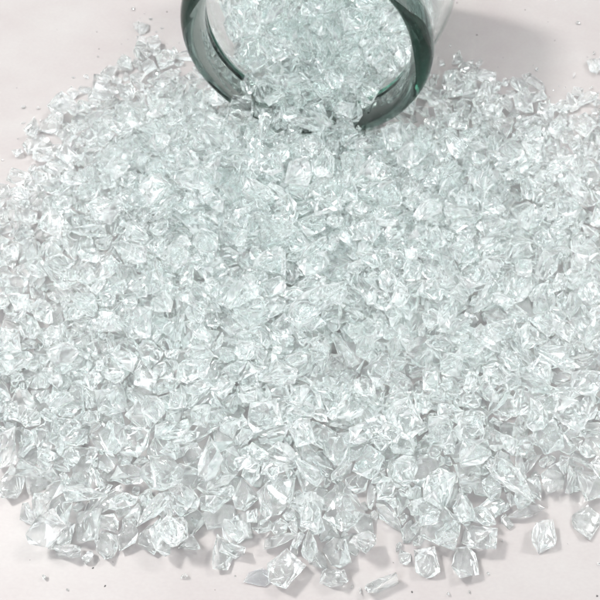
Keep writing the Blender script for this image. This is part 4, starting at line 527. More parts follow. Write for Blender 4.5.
2,17,312,1487,7,5,88,-13, 11,41,232,1381,39,-48,-2,-7, 1,22,318,1439,29,-37,-2,37, 14,29,219,1385,58,35,-1,30, 20,25,292,1366,16,10,-25,-72,
16,41,293,1401,38,-6,11,89, 0,20,374,1432,49,-62,57,-19, 6,26,285,1439,31,12,-53,72, 9,24,328,1483,31,23,-65,8, 9,27,256,1467,50,16,-12,-42,
18,23,317,1409,56,-31,-2,-53, 13,13,334,1474,6,-49,-5,0, 17,57,264,1371,80,-6,-41,63, 16,18,342,1414,72,-68,-46,-9, 2,24,297,1352,38,25,34,24,
16,42,380,1271,97,49,-12,-47, 2,16,324,1369,37,38,26,-56, 10,17,355,1440,64,39,-68,-10, 13,43,249,1512,9,56,-13,-27, 17,30,272,1558,25,-56,-49,-3,
4,21,300,1609,9,-27,83,-22, 17,46,317,1530,26,79,-5,21, 2,47,374,1483,64,12,3,48, 18,41,317,1597,15,-86,-11,22, 13,16,294,1637,4,48,16,-8,
7,38,264,1608,22,31,-44,-30, 15,40,223,1669,26,-33,20,-81, 13,20,340,1563,10,-41,41,-44, 28,52,313,1599,48,74,-51,-4, 5,56,315,1512,62,8,-25,-83,
5,49,317,1441,53,-88,0,18, 5,22,381,1601,46,82,-26,24, 0,24,345,1552,47,35,-56,42, 12,45,282,1446,66,3,-1,30, 20,20,398,1533,79,4,-33,45,
0,24,360,1409,97,43,-25,-43, 4,49,265,1734,20,-62,64,-6, 22,51,169,1800,12,35,-82,-7, 6,23,315,1638,11,72,-49,-23, 0,46,377,1672,73,24,-13,-77,
12,15,296,1682,4,-15,43,63, 1,46,375,1623,67,11,-42,35, 12,26,195,1692,188,-36,42,33, 18,35,422,1576,81,58,34,28, 13,17,174,1641,142,52,-17,46,
4,36,238,1769,12,-78,-32,1, 7,23,293,1777,11,-13,0,7, 23,50,300,535,13,-4,0,36, 0,26,371,508,13,41,14,-21, 13,26,388,543,5,50,11,-14,
1,42,340,470,22,-1,-4,-41, 23,62,325,487,48,-15,8,83, 2,17,408,516,7,-22,86,-11, 4,21,378,544,26,7,-65,-43, 18,32,282,537,30,3,-90,-8,
15,24,391,506,28,29,-49,56, 18,26,387,574,10,3,-11,3, 19,46,300,511,74,-65,-14,61, 16,24,401,588,25,-33,36,-14, 20,26,323,598,8,-68,-15,2,
14,28,367,610,12,3,65,-59, 15,15,368,654,7,-25,-84,16, 19,60,306,624,19,-2,-63,-55, 5,15,360,638,3,-21,-83,27, 5,42,327,576,24,-3,-86,4,
18,25,344,665,16,48,53,46, 1,16,366,657,16,36,82,-7, 13,50,350,565,29,39,-3,-73, 17,52,326,568,78,26,11,-65, 7,25,462,633,48,-20,-61,-22,
27,45,333,708,13,4,-3,-89, 6,38,328,713,41,-7,9,47, 13,18,365,728,38,-73,-18,49, 21,41,332,674,55,-8,13,40, 16,30,306,738,28,55,42,30,
18,23,374,761,10,14,-13,-26, 21,56,342,751,40,-62,-2,-64, 18,20,406,778,7,82,33,14, 10,38,367,686,54,45,30,53, 20,25,372,745,34,-62,-2,58,
18,26,309,802,10,4,-11,0, 27,48,339,812,23,5,23,86, 15,39,348,817,40,2,-24,-69, 2,23,388,823,29,1,41,58, 0,37,380,838,66,2,34,67,
3,22,402,795,50,36,62,30, 10,45,377,766,58,-23,29,26, 13,25,353,849,5,20,51,57, 8,47,342,706,83,65,57,11, 8,14,374,856,67,-7,43,78,
1,40,311,786,59,46,74,21, 12,25,346,875,4,-41,41,67, 7,42,347,939,19,-12,-4,35, 5,16,375,976,5,20,26,77, 9,45,401,957,24,10,9,-63,
19,53,305,929,64,-85,18,-21, 3,14,373,918,5,50,-65,-18, 2,15,397,984,6,10,88,-13, 23,40,305,883,31,-2,73,-51, 9,19,362,932,53,-25,-3,-45,
9,19,420,951,15,-28,15,69, 4,54,343,870,40,24,-73,-10, 3,21,354,902,15,25,7,-86, 17,44,386,891,73,-55,-19,67, 15,39,281,947,81,7,-9,-41,
3,34,306,1041,12,-29,59,-57, 16,24,397,1061,11,3,-82,-37, 4,51,322,1019,32,10,-80,16, 12,16,386,1041,5,60,61,24, 13,49,316,966,28,-22,64,16,
19,15,441,1075,5,41,46,65, 19,43,357,1021,24,-16,20,-76, 9,52,363,951,70,-75,8,31, 10,39,350,1026,69,36,-78,2, 5,22,394,994,37,-63,34,-54,
29,48,380,1069,54,-86,5,23, 14,53,384,1034,95,-6,39,-56, 15,15,371,1049,11,-28,-23,-26, 14,16,428,1052,5,32,-43,-34, 17,49,370,1116,21,-38,1,41,
17,37,353,1128,73,74,19,38, 19,18,404,1099,11,-54,-16,68, 25,55,307,1130,62,23,65,-52, 13,46,334,1077,24,-2,-11,87, 7,31,290,1097,35,47,13,69,
4,40,307,1070,64,14,-35,59, 1,49,270,1090,96,-52,63,-33, 15,19,397,1157,14,-6,-29,-49, 7,50,348,1091,111,-25,-23,-81, 20,22,394,1161,65,1,64,10,
8,56,341,1194,20,45,77,8, 2,20,386,1251,11,-31,-27,-46, 10,43,312,1211,57,77,-32,-1, 4,24,367,1239,21,59,23,-64, 21,31,331,1156,24,20,47,-74,
9,20,355,1243,52,41,9,-64, 2,42,369,1209,64,-65,56,-11, 6,15,320,1289,8,43,35,53, 9,36,355,1172,78,37,77,-27, 9,27,437,1190,34,-60,49,-17,
19,24,384,1282,41,38,62,47, 19,41,304,1170,85,68,18,52, 13,17,412,1205,48,-40,-78,-2, 3,52,349,1226,96,-12,-73,50, 10,16,366,1259,48,41,74,25,
24,50,411,1191,74,13,-51,22, 18,47,391,1145,108,39,-73,-11, 3,47,344,1323,13,47,-67,-20, 18,16,378,1312,6,-11,-4,-89, 0,33,381,1334,27,14,73,14,
10,26,397,1287,15,-33,79,-12, 7,15,364,1360,8,82,34,-10, 19,35,357,1266,28,-81,-11,14, 29,52,354,1296,52,-22,-23,25, 6,25,388,1367,18,-28,-61,46,
9,38,324,1328,35,-33,51,-43, 2,53,303,1285,71,32,-14,-49, 16,23,415,1293,38,4,8,-89, 21,38,280,1238,73,-64,-23,-37, 17,25,410,1321,53,-24,23,44,
5,41,373,1280,67,-59,-53,17, 8,25,401,1354,49,-8,29,68, 16,25,415,1290,85,62,-13,-18, 2,22,428,1308,63,-24,-1,-86, 11,28,378,1397,9,49,-28,-69,
9,60,355,1398,31,-10,-12,-54, 16,20,408,1461,10,12,-39,-77, 14,34,371,1445,18,-40,52,-54, 18,40,429,1474,42,-4,-65,29, 9,13,382,1385,35,49,41,-55,
3,35,406,1385,52,59,53,-13, 19,25,433,1404,57,-24,76,-39, 18,20,453,1461,68,-59,63,12, 24,40,387,1462,26,80,-21,29, 7,33,347,1341,69,22,-79,5,
8,24,440,1414,70,29,7,83, 18,24,420,1357,61,-55,63,-32, 9,52,390,1409,70,-10,31,-75, 18,23,473,1446,68,-70,-22,-7, 20,25,423,1451,50,19,85,4,
11,45,357,1500,13,22,56,30, 12,40,421,1511,19,76,26,30, 15,20,438,1502,11,-11,85,-26, 27,49,381,1534,23,-30,-16,68, 18,14,449,1504,26,15,6,39,
9,33,364,1618,17,28,-84,13, 0,15,423,1511,46,-59,56,4, 2,36,408,1547,57,74,45,5, 9,41,426,1522,77,-49,-53,40, 24,29,399,1472,51,3,-24,-74,
8,13,379,1594,13,-62,16,-59, 11,46,374,1585,35,79,28,33, 4,22,502,1520,83,80,13,32, 0,33,377,1483,99,-11,-10,64, 5,21,399,1602,32,7,-39,74,
2,26,402,1505,91,12,-32,46, 0,19,455,1593,67,-8,17,-12, 5,25,407,1578,47,33,60,-41, 16,57,340,1679,29,79,-33,18, 13,15,377,1648,8,-71,16,38,
18,32,370,1701,11,12,-3,79, 11,26,377,1649,33,59,59,30, 2,26,386,1691,30,-52,23,-9, 7,24,-1,1717,71,-3,1,-90, 1,26,350,1720,24,-42,-52,24,
22,47,373,1621,108,-75,-45,-21, 23,34,461,1688,66,-53,57,24, 14,33,323,1745,9,51,-16,10, 19,26,370,1749,16,37,45,-63, 5,13,372,1769,3,4,86,-27,
13,27,327,1820,6,53,-2,-25, 20,19,371,1811,4,67,-29,-34, 14,54,357,1870,19,-14,16,78, 13,18,376,1912,14,45,-29,49, 16,50,332,2041,23,18,43,73,
17,50,417,468,30,30,83,-7, 13,25,507,562,15,48,74,18, 26,43,539,529,16,7,-63,-63, 20,47,451,530,20,-7,52,-70, 5,23,494,510,4,-75,41,-8,
18,27,486,539,9,88,6,11, 9,44,430,514,30,-59,0,-15, 8,44,382,532,64,-43,20,-63, 16,15,548,557,9,-13,-6,-28, 6,22,507,592,11,-53,-63,-23,
5,50,451,594,8,-83,20,-1, 4,16,520,606,4,41,33,69, 16,42,456,586,48,-80,-25,30, 8,24,455,643,9,39,81,9, 5,64,405,620,43,-1,-50,-47,
5,15,487,631,7,30,47,62, 6,27,475,678,10,-43,-59,51, 22,53,423,658,66,-19,33,-81, 14,38,529,559,29,16,51,58, 5,24,480,614,14,22,72,50,
21,35,435,694,9,-37,21,-21, 16,19,482,730,9,18,42,72, 2,48,412,731,18,9,8,12, 8,17,487,759,6,50,-74,-2, 9,54,412,678,29,-39,-14,2,
16,18,452,626,21,15,-81,-4, 15,26,498,757,19,-12,48,50, 17,47,416,722,70,28,-67,-46, 10,35,440,759,36,32,81,22, 18,18,461,665,25,46,15,-75,
15,57,441,827,6,20,15,7, 11,48,449,786,20,-11,-2,86, 3,24,481,853,13,9,68,52, 7,35,434,803,46,-17,-28,-80, 2,23,454,874,23,-28,10,-80,
7,44,474,826,56,-51,13,-46, 2,26,493,827,18,53,29,9, 3,22,500,856,8,-26,-60,55, 8,27,508,770,32,64,-38,-8, 10,21,536,773,46,-53,-19,-46,
1,49,438,841,73,-50,50,-54, 12,22,504,854,24,16,69,-4, 19,42,445,913,23,-24,-4,-9, 16,16,478,914,9,-83,-32,-13, 10,28,432,885,11,78,-42,-1,
10,21,491,891,16,32,-35,-57, 18,42,405,862,25,21,78,-17, 14,16,467,886,11,-76,39,-23, 2,20,460,948,10,28,81,-26, 19,43,397,910,41,26,78,-21,
15,27,452,964,25,-86,-18,-8, 5,55,448,931,59,6,-35,-46, 18,26,498,942,28,-3,22,-82, 23,50,442,935,77,23,83,-22, 1,48,498,873,60,-84,24,-17,
15,27,479,864,31,-55,69,-14, 25,27,494,937,44,-42,65,-45, 23,35,436,987,7,-70,57,-2, 7,18,471,1014,13,-18,-66,-35, 16,25,406,1018,14,25,21,54,
6,22,507,1067,13,-44,-7,-75, 14,54,459,1047,25,13,8,-74, 3,25,449,1019,53,56,-8,63, 23,35,441,975,31,57,64,-11, 27,44,432,1000,48,-26,-44,73,
20,19,437,1010,77,11,24,-86, 22,47,407,1015,64,-28,82,-20, 1,22,483,961,49,-40,57,-35, 4,49,414,1061,56,78,15,36, 12,37,466,1099,29,-58,-29,-57,
5,58,434,1123,28,1,21,67, 13,18,491,1104,9,1,-28,83, 14,58,427,1130,63,-69,23,-21, 24,36,404,1137,78,-17,20,84, 12,60,458,1166,65,15,-47,-45,
12,22,475,1151,6,85,7,11, 7,18,511,1155,75,-5,63,-64, 9,30,477,1101,54,-12,3,42, 0,53,474,1139,102,1,77,-42, 11,14,546,1165,63,-17,61,-3,
5,52,421,1083,105,-71,-31,41, 14,27,551,1181,52,-4,74,45, 18,51,407,1201,17,66,49,-37, 16,51,415,1252,51,71,-22,-48, 1,18,492,1227,8,-8,19,-83,
6,15,487,1258,7,11,2,-68, 18,24,455,1269,8,76,-45,-1, 10,15,509,1251,8,-7,-6,-86, 25,33,452,1191,13,-58,46,-32, 23,32,469,1216,17,58,61,30,
11,42,479,1249,20,-32,70,44, 22,50,482,1240,56,-72,-47,-25, 9,19,545,1243,50,19,-44,65, 3,14,520,1243,63,74,-5,48, 4,56,532,1212,64,-9,-48,-49,
4,18,563,1196,34,-62,-48,-44, 20,49,429,1321,8,70,-23,-30, 24,39,427,1315,32,-3,-13,83, 16,14,515,1303,10,-71,36,1, 9,19,505,1404,10,1,-79,-43,
11,40,469,1312,18,-65,-60,-11, 7,18,461,1340,9,-12,7,-29, 29,44,498,1283,46,59,-7,67, 17,21,479,1380,13,31,-25,-78, 29,28,467,1304,43,67,8,-10,
4,25,424,1266,13,31,3,73, 14,23,500,1322,14,-61,54,-39, 17,23,486,1354,15,-87,18,13, 4,38,466,1284,42,-20,12,-86, 17,42,465,1325,69,-2,-9,88,
1,21,514,1377,11,38,3,-41, 6,55,424,1428,20,-71,19,8, 19,21,497,1452,7,61,-9,26, 12,44,440,1397,19,5,-12,85, 0,17,471,1435,6,-80,-8,32,
22,33,414,1376,21,23,34,76, 8,20,498,1456,36,42,13,19, 8,40,453,1352,45,17,10,64, 7,15,506,1429,8,-81,37,12, 22,38,478,1406,30,-30,15,31,
15,60,487,1419,54,-45,-73,27, 16,20,499,1456,63,-74,-24,25, 14,36,496,1367,69,40,49,-62, 7,34,471,1418,85,-1,-69,1, 26,36,479,1472,64,-27,32,79,
15,26,504,1427,70,29,-80,30, 11,19,475,1447,36,32,-24,52, 1,42,457,1535,18,-15,-15,57, 2,17,486,1511,5,6,20,78, 19,43,468,1478,13,62,-5,30,
12,23,529,1483,9,-66,-9,47, 12,20,496,1567,3,-37,49,60, 29,42,451,1512,41,14,78,36, 5,21,508,1499,4,-55,-66,24, 20,21,488,1584,12,40,-36,-24,
2,51,468,1534,68,1,80,-37, 10,14,450,1575,11,0,-24,34, 12,31,452,1494,73,77,9,-44, 14,16,477,1564,11,-72,-19,-8, 12,38,497,1538,23,25,57,24,
1,22,488,1549,11,79,-41,-15, 5,24,456,1557,79,26,-41,-76, 24,33,458,1568,60,15,-51,72, 5,18,453,1453,42,50,-43,6, 5,40,420,1591,7,17,83,-31,
21,47,418,1573,27,-27,-23,74, 7,20,480,1696,10,-1,-17,87, 12,39,398,1657,5,16,60,12, 20,42,420,1634,22,-33,52,-66, 4,20,472,1665,4,-26,-46,-73,
7,58,437,1641,51,-15,18,-83, 19,19,490,1627,36,35,-12,51, 3,22,474,1672,24,-23,-28,68, 25,47,471,1601,31,30,-39,-16, 17,17,480,1695,35,-50,-11,67,
2,35,493,1644,72,-65,42,-20, 27,49,465,1633,93,-47,-76,-8, 12,43,410,1734,4,53,31,-33, 15,31,419,1790,12,-44,78,-10, 9,22,458,1733,6,-58,26,-25,
0,24,472,1773,9,-58,-52,44, 8,41,429,1703,24,-71,48,27, 0,25,490,1722,18,-69,-19,54, 10,52,447,1724,48,53,-45,-37, 2,18,498,1779,9,-23,-35,-30,
21,39,337,1777,10,57,-60,-35, 9,21,519,1750,6,-34,-54,54, 22,36,398,1841,12,-3,6,71, 0,46,466,1813,32,48,-21,-46, 19,32,406,1913,10,-15,-60,-62,
17,45,449,1890,32,80,30,22, 6,17,447,1922,7,7,9,-17, 20,24,435,1946,5,71,18,-3, 18,22,449,1981,7,71,53,16, 5,44,408,2026,12,25,-21,-38,
19,16,459,2006,6,37,-49,-23, 13,17,487,2070,4,46,-20,-55, 14,43,560,584,21,-51,38,-41, 13,16,581,624,4,40,30,16, 28,40,558,641,20,-54,-23,15,
10,22,572,672,13,-10,71,54, 5,34,494,660,21,-20,7,-76, 13,49,503,643,25,52,32,-42, 29,40,533,627,47,46,37,55, 4,43,526,718,8,48,23,61,
10,22,576,776,11,2,-10,-26, 17,39,478,705,34,-2,16,-30, 12,24,582,692,11,-74,17,2, 15,46,540,711,21,31,36,-50, 14,46,549,687,48,63,0,45,
18,36,506,679,66,-48,-14,73, 13,43,543,806,18,-39,-30,39, 16,27,572,846,13,31,29,55, 0,45,573,805,40,-79,-30,16, 7,21,603,823,10,-8,10,-63,
1,17,604,851,8,-88,12,-16, 18,25,557,752,23,8,39,-21, 0,17,595,753,9,57,70,1, 29,42,504,808,32,-26,77,-16, 19,53,584,763,60,46,18,-40,
5,24,572,737,22,26,32,-41, 16,63,669,755,68,-17,-85,9, 14,19,787,794,40,16,86,21, 22,37,528,915,12,-1,5,-88, 5,40,568,892,7,-35,78,-22,
5,26,572,968,12,50,50,40, 24,40,521,868,27,-34,35,-29, 20,23,597,993,27,-17,12,-87, 12,37,551,922,37,9,45,-76, 12,54,517,906,22,61,18,-33,
17,19,577,900,29,-20,85,18, 11,24,565,946,28,75,1,-28, 17,33,549,858,52,68,1,58, 9,14,545,899,26,-22,-14,33, 19,42,549,915,60,51,-16,-21,
10,20,536,934,39,-68,58,1, 17,44,534,1045,27,-2,-15,79, 20,33,568,1000,29,-76,-9,-44, 5,62,495,980,19,-46,-70,13, 5,26,576,1029,18,-59,14,-58,
18,17,568,1069,6,23,79,-29, 2,32,542,971,31,-20,-25,-82, 10,60,527,991,80,23,66,-52, 0,24,606,1008,36,-77,42,-7, 15,17,584,1049,9,-55,-64,18,
27,46,492,956,82,82,-13,-32, 2,35,416,975,71,86,-18,19, 17,16,594,1056,19,78,33,-19, 5,51,540,1112,14,17,25,78, 8,45,523,1118,33,-3,-19,-65,
1,56,498,1170,41,8,-9,-18, 20,24,468,1129,12,42,39,58, 20,20,569,1129,15,-66,11,57, 2,23,567,1146,7,4,20,81, 28,50,503,1095,75,-7,37,-73,
1,17,561,1099,30,-61,42,50, 19,43,585,1051,51,-11,4,88, 3,18,569,1083,30,-60,8,-67, 14,44,550,1086,80,1,45,-78, 23,50,592,1126,68,23,80,28,
12,21,681,1122,60,-25,20,84, 19,16,584,1165,12,-17,31,-33, 7,24,545,1214,17,-35,57,55, 20,16,563,1200,3,44,-59,-49, 6,42,512,1211,25,46,-36,-59,
16,18,581,1190,11,69,-50,-3, 21,32,528,1240,32,-68,32,4, 5,19,597,1148,4,-84,-15,10, 1,15,574,1282,9,27,-11,-80, 9,42,582,1217,31,42,-52,-12,
5,23,611,1187,10,1,23,84, 21,47,548,1256,20,-1,-85,30, 19,25,623,1224,43,57,7,50, 9,24,595,1274,28,14,73,5, 1,46,583,1257,61,51,-21,70,
1,14,627,1200,9,-52,31,-35, 11,39,557,1176,23,-14,-2,59, 2,16,583,1227,51,-48,-9,-6, 4,48,565,1150,48,63,23,18, 2,23,615,1204,59,-77,20,-12,
16,35,548,1318,19,-2,-14,53, 18,34,543,1280,25,8,23,-84, 9,20,591,1368,12,78,16,15, 13,51,544,1288,66,84,26,16, 7,20,578,1335,13,-73,45,-11,
6,28,516,1339,16,77,44,-16, 0,25,601,1305,11,-58,61,1, 5,28,581,1308,27,-27,68,-6, 17,23,610,1389,23,13,-17,-83, 18,46,589,1331,51,69,44,-11,
11,19,623,1378,36,-85,-29,6, 3,24,514,1315,36,4,-7,-26, 4,16,609,1333,9,-41,-60,-28, 23,37,511,1360,42,-6,-52,-31, 11,14,567,1311,5,55,-22,-61,
12,22,639,1352,34,7,80,7, 16,39,538,1445,19,55,-64,-25, 20,20,571,1411,9,-44,16,-13, 2,18,587,1489,10,-55,-17,-14, 5,47,571,1449,45,15,42,-34,
9,17,616,1425,5,-34,-54,54, 9,22,558,1482,6,-64,6,-5, 10,36,544,1370,24,-36,31,-38, 5,18,599,1408,10,-38,-6,25, 8,41,561,1389,39,83,-5,-24,
12,19,587,1476,9,0,-8,65, 15,41,591,1407,36,-7,52,56, 4,14,531,1501,47,42,-21,64, 4,24,534,1449,67,38,39,-68, 4,25,588,1438,53,49,8,60,
14,25,626,1516,79,-70,-19,26, 9,27,546,1422,51,-82,24,24, 0,50,562,1406,84,10,15,-1, 7,17,590,1437,34,-51,40,46, 27,37,558,1541,11,10,2,-57,
8,15,581,1534,11,-45,55,-39, 1,60,555,1528,50,43,-12,-71, 14,24,589,1558,11,-45,48,-28, 26,36,530,1479,45,-36,35,72, 16,17,594,1526,10,-69,-47,27,
10,17,581,1556,24,57,45,42, 5,45,508,1509,51,-49,54,53, 1,14,578,1509,7,-40,20,-63, 0,59,517,1584,57,-19,7,77, 21,45,549,1650,61,-10,27,-84,
0,58,536,1493,107,6,8,35, 20,15,583,1602,46,-32,80,0, 2,20,573,1574,40,15,-29,13, 18,49,547,1337,81,4,-10,28, 17,21,592,1632,38,2,32,15,
15,41,549,1601,23,26,75,-29, 24,53,516,1607,15,-12,-4,64, 15,39,522,1663,9,14,-38,-77, 18,15,563,1682,7,83,20,15, 27,36,533,1629,36,10,-29,-84,
10,26,602,1632,14,-66,58,-9, 25,40,496,1655,29,62,48,38, 2,31,515,1648,47,-7,-5,-9, 14,17,535,1669,38,26,86,-6, 16,21,567,1719,35,-56,-52,46,
18,40,529,1683,72,89,2,13, 18,27,549,1723,9,65,60,17, 19,18,578,1761,6,59,-17,19, 16,48,529,1701,32,8,-30,-2, 8,25,562,1756,20,-5,-46,-20,
16,50,503,1759,46,14,-87,-10, 21,44,445,1773,31,85,11,19, 4,17,571,1701,9,57,27,33, 22,45,396,1961,14,-24,-13,7, 8,14,587,1763,29,-10,52,25,
11,39,527,1792,10,-54,-67,13, 19,24,565,1817,14,-32,-27,31, 9,19,566,1859,9,-3,-11,61, 10,30,572,1793,25,-44,65,13, 18,19,590,1796,8,-59,54,-8,
16,32,520,1856,23,-75,-1,-44, 9,28,479,1864,27,23,-84,8, 3,26,544,1856,9,-42,-50,45, 5,42,506,1815,14,-82,-10,-21, 2,19,516,1885,6,2,20,84,
13,41,555,1910,17,-16,47,-73, 7,51,519,1929,27,4,-16,-82, 3,22,592,1929,8,-36,-54,49, 2,21,568,2002,9,-68,-58,8, 14,44,555,1908,48,19,-12,-69,
28,42,490,1937,54,14,-13,-67, 12,38,526,2000,18,-21,82,-30, 18,44,502,1981,23,16,-22,63, 6,23,596,2022,9,18,71,-52, 2,18,583,2071,6,10,-18,-84,
16,39,563,1974,34,-38,-18,79, 7,21,612,2067,12,10,-55,-53, 3,42,572,2041,12,-8,-81,-36, 16,52,613,611,28,-80,-22,20, 2,27,679,597,16,-38,-45,39,
5,47,659,605,34,-6,28,-59, 3,18,676,652,6,-28,-77,-37, 22,59,716,590,25,-22,5,-86, 11,28,679,635,8,-20,64,57, 8,35,788,608,25,17,-54,-68,
2,34,608,648,30,-43,36,49, 17,24,650,647,16,43,-17,-56, 4,27,616,692,23,-64,14,56, 19,27,686,700,16,-45,-4,-30, 27,49,640,713,23,-19,-8,79,
24,34,596,714,6,20,-85,17, 7,23,670,739,20,16,3,-18, 7,26,687,766,15,40,79,-4, 8,48,615,708,47,-3,-29,-55, 2,25,705,669,43,24,83,18,
23,51,635,787,10,-28,-85,5, 23,44,638,800,29,-52,-72,14, 9,25,672,794,34,23,-69,51, 1,46,672,822,42,74,-19,23, 7,20,659,841,10,-8,-10,77,
1,26,680,722,37,-13,8,-15, 15,15,702,788,28,-26,-4,69, 25,39,626,828,47,19,43,-77, 18,17,644,896,30,-42,-25,76, 0,51,726,845,59,-18,13,87,
28,52,600,947,15,-5,1,74, 0,25,688,948,18,6,-32,45, 27,42,587,940,45,-21,20,-44, 19,32,629,877,24,39,79,-19, 14,14,680,975,7,-44,48,-28,
29,52,594,864,32,14,77,44, 17,21,672,921,31,2,45,-72, 17,41,620,878,59,-21,30,-51, 17,22,709,952,44,24,24,75, 11,58,656,924,59,-1,-87,-24,
1,22,694,894,57,-23,-22,-39, 9,16,861,882,9,-80,-34,-5, 20,50,626,1019,8,73,3,-13, 12,17,682,1019,7,12,-9,-82, 20,60,645,953,27,40,-33,-53,
14,16,672,1025,7,-9,20,71, 5,41,702,982,30,23,27,1, 18,27,703,1065,8,-37,-80,-18, 8,47,666,1031,31,-29,-30,-69, 8,16,707,1016,13,-10,41,-74,
17,40,704,1003,53,9,-20,87, 3,24,711,1062,27,70,-48,-23, 12,39,674,971,56,-71,-11,33, 3,22,740,951,44,-35,-57,-42, 14,59,604,975,74,-31,67,-51,
4,61,622,1107,24,-51,73,-8, 2,32,645,1135,21,42,65,36, 10,21,684,1122,14,-4,49,-72, 4,47,670,1114,32,33,-27,-57, 13,48,630,1145,51,33,-40,-67,
18,18,700,1154,7,8,-4,77, 29,42,657,1123,61,-73,-30,25, 9,20,712,1132,7,-55,-43,39, 26,52,650,1070,70,31,-46,51, 19,53,651,1013,83,46,-63,-4,
12,16,690,1141,5,84,5,-1, 7,41,623,1240,21,-82,34,12, 13,39,667,1171,18,-10,43,-78, 6,18,675,1207,7,-22,70,-39, 16,39,651,1199,30,55,12,66,
19,18,681,1234,6,16,-59,-44, 13,48,620,1248,71,-36,21,-77, 14,26,722,1254,48,-68,36,-22, 7,34,673,1245,48,-6,-29,25, 5,21,686,1226,29,65,61,4,
2,56,685,1209,67,5,26,-74, 7,13,712,1295,12,-46,-37,-44, 5,43,617,1183,85,12,16,52, 7,24,704,1153,28,17,25,16, 14,24,672,1267,9,-9,21,56,
19,38,648,1288,22,-57,-12,67, 8,17,690,1304,5,-5,-14,-51, 4,25,671,1382,16,4,15,57, 22,45,664,1313,27,7,20,72, 13,22,718,1316,19,20,38,42,
2,24,703,1354,11,42,77,-22, 14,33,617,1359,17,27,-57,-56, 13,17,743,1345,9,5,-75,-49, 29,37,682,1361,32,6,69,57, 0,13,721,1358,9,54,-70,-1,
4,35,686,1334,35,-41,28,-16, 18,17,674,1362,7,-44,73,-2, 7,32,622,1328,44,12,-45,-23, 11,30,604,1289,25,19,-86,-15, 21,55,632,1287,64,-62,-2,-16,
3,20,661,1338,35,-33,-75,36, 9,13,689,1383,29,-26,13,-69, 26,46,643,1421,12,1,2,-70, 5,22,678,1418,7,27,19,62, 20,16,699,1485,14,-59,-23,-44,
10,50,655,1413,47,-10,-8,-84, 6,23,705,1424,32,86,15,20, 8,39,616,1449,29,30,73,4, 10,20,674,1451,67,41,10,75, 13,15,677,1455,3,45,-22,-58,
26,35,579,1485,72,27,65,-24, 21,39,614,1482,53,22,60,24, 11,16,680,1496,7,-13,1,-2, 24,34,679,1487,60,37,17,80, 8,23,729,1372,74,-47,-18,75,
12,36,703,1395,62,42,42,53, 15,16,718,1337,43,-59,9,56, 0,59,672,1362,87,50,44,10, 16,24,744,1311,61,-15,66,47, 1,21,695,1496,64,31,48,69,
18,50,639,1496,16,51,64,-36, 10,24,689,1528,10,48,66,32, 22,42,676,1483,42,-42,17,-74, 12,26,721,1495,10,-64,-17,51, 0,20,680,1599,7,-76,-24,36,
22,51,651,1548,21,82,-9,3, 3,15,699,1549,22,36,-26,-43, 5,20,661,1587,17,40,-6,-80, 25,60,598,1527,41,-16,-8,48, 17,17,706,1563,10,79,7,25,
24,40,595,1517,77,19,34,79, 3,36,609,1557,74,-24,29,-79, 11,41,662,1528,55,-71,-9,-21, 17,21,728,1418,54,-54,3,39, 5,36,606,1574,90,28,-76,39,
13,22,787,1534,47,70,42,-29, 16,50,642,1630,23,43,-18,-26, 11,18,682,1620,6,56,27,-15, 20,24,686,1654,5,65,-34,-37, 7,54,643,1610,68,1,-18,49,
16,15,662,1661,10,76,10,-8, 23,39,589,1593,28,63,47,25, 17,19,711,1662,16,-75,-1,-28, 17,43,597,1677,43,60,34,-48, 5,20,725,1682,8,-73,-40,-7,
26,45,591,1719,41,-23,46,-21, 4,50,687,1614,91,14,-9,-35, 18,16,672,1668,23,53,-60,41, 10,25,703,1694,13,-89,-8,2, 6,50,724,1681,71,8,-85,0,
15,34,659,1692,8,35,-19,-44, 2,15,676,1692,6,39,80,-16, 18,37,599,1732,11,43,77,18, 15,40,615,1763,28,40,-59,19, 0,44,641,1752,27,-23,-40,75,
4,40,625,1698,23,-63,-25,-57, 7,25,614,1816,13,-26,86,-9, 17,22,678,1802,13,52,59,42, 20,17,659,1866,4,6,73,48, 19,31,643,1798,10,58,21,52,
7,23,700,1832,10,-12,-5,46, 0,49,619,1819,53,-19,-8,41, 19,40,593,1857,30,64,-48,-33, 5,19,639,1872,8,33,-36,-49, 28,39,623,1856,53,18,-69,-31,
18,16,653,1831,5,50,73,18, 20,41,641,1949,8,30,-61,-57, 20,25,699,1920,8,4,-69,57, 7,18,689,1976,9,-67,-59,7, 15,60,627,1979,19,17,-4,-22,
15,26,658,1913,3,7,24,57, 10,50,609,1907,29,44,-53,-53, 7,53,746,692,25,-89,10,0, 15,22,765,776,14,21,-15,86, 12,62,731,629,24,2,82,20,
5,51,733,731,31,86,-14,23, 21,40,828,749,17,-45,-16,68, 26,28,785,740,10,26,-57,-62, 24,47,691,655,20,83,17,-21, 18,17,786,762,11,43,15,40,
29,43,725,861,14,-4,68,58, 7,18,763,824,9,-11,6,-33, 24,56,713,822,14,0,6,-89, 0,14,745,758,6,28,76,-38, 9,49,730,798,23,-31,-33,47,
6,19,821,875,9,44,76,10, 6,50,786,768,44,-5,-86,-26, 6,15,810,765,8,64,-53,28, 15,16,778,869,2,24,5,-30, 24,62,801,807,10,-36,-79,5,
16,24,853,894,33,-31,15,-14, 4,35,738,956,6,-11,-52,-68, 9,33,739,968,38,-38,-27,-76, 12,18,769,959,3,-54,30,66, 19,14,789,976,5,56,25,54,
13,47,683,886,24,-70,-17,50, 13,28,772,903,5,25,44,43, 9,62,733,913,27,-4,84,-27, 0,48,795,853,36,-51,61,-39, 0,14,840,884,6,-70,-15,28,
5,22,785,951,13,75,11,21, 5,53,754,1026,11,-81,-11,18, 22,55,768,1013,32,79,-37,-22, 10,18,797,1074,8,85,-25,6, 2,38,809,975,46,40,-66,36,
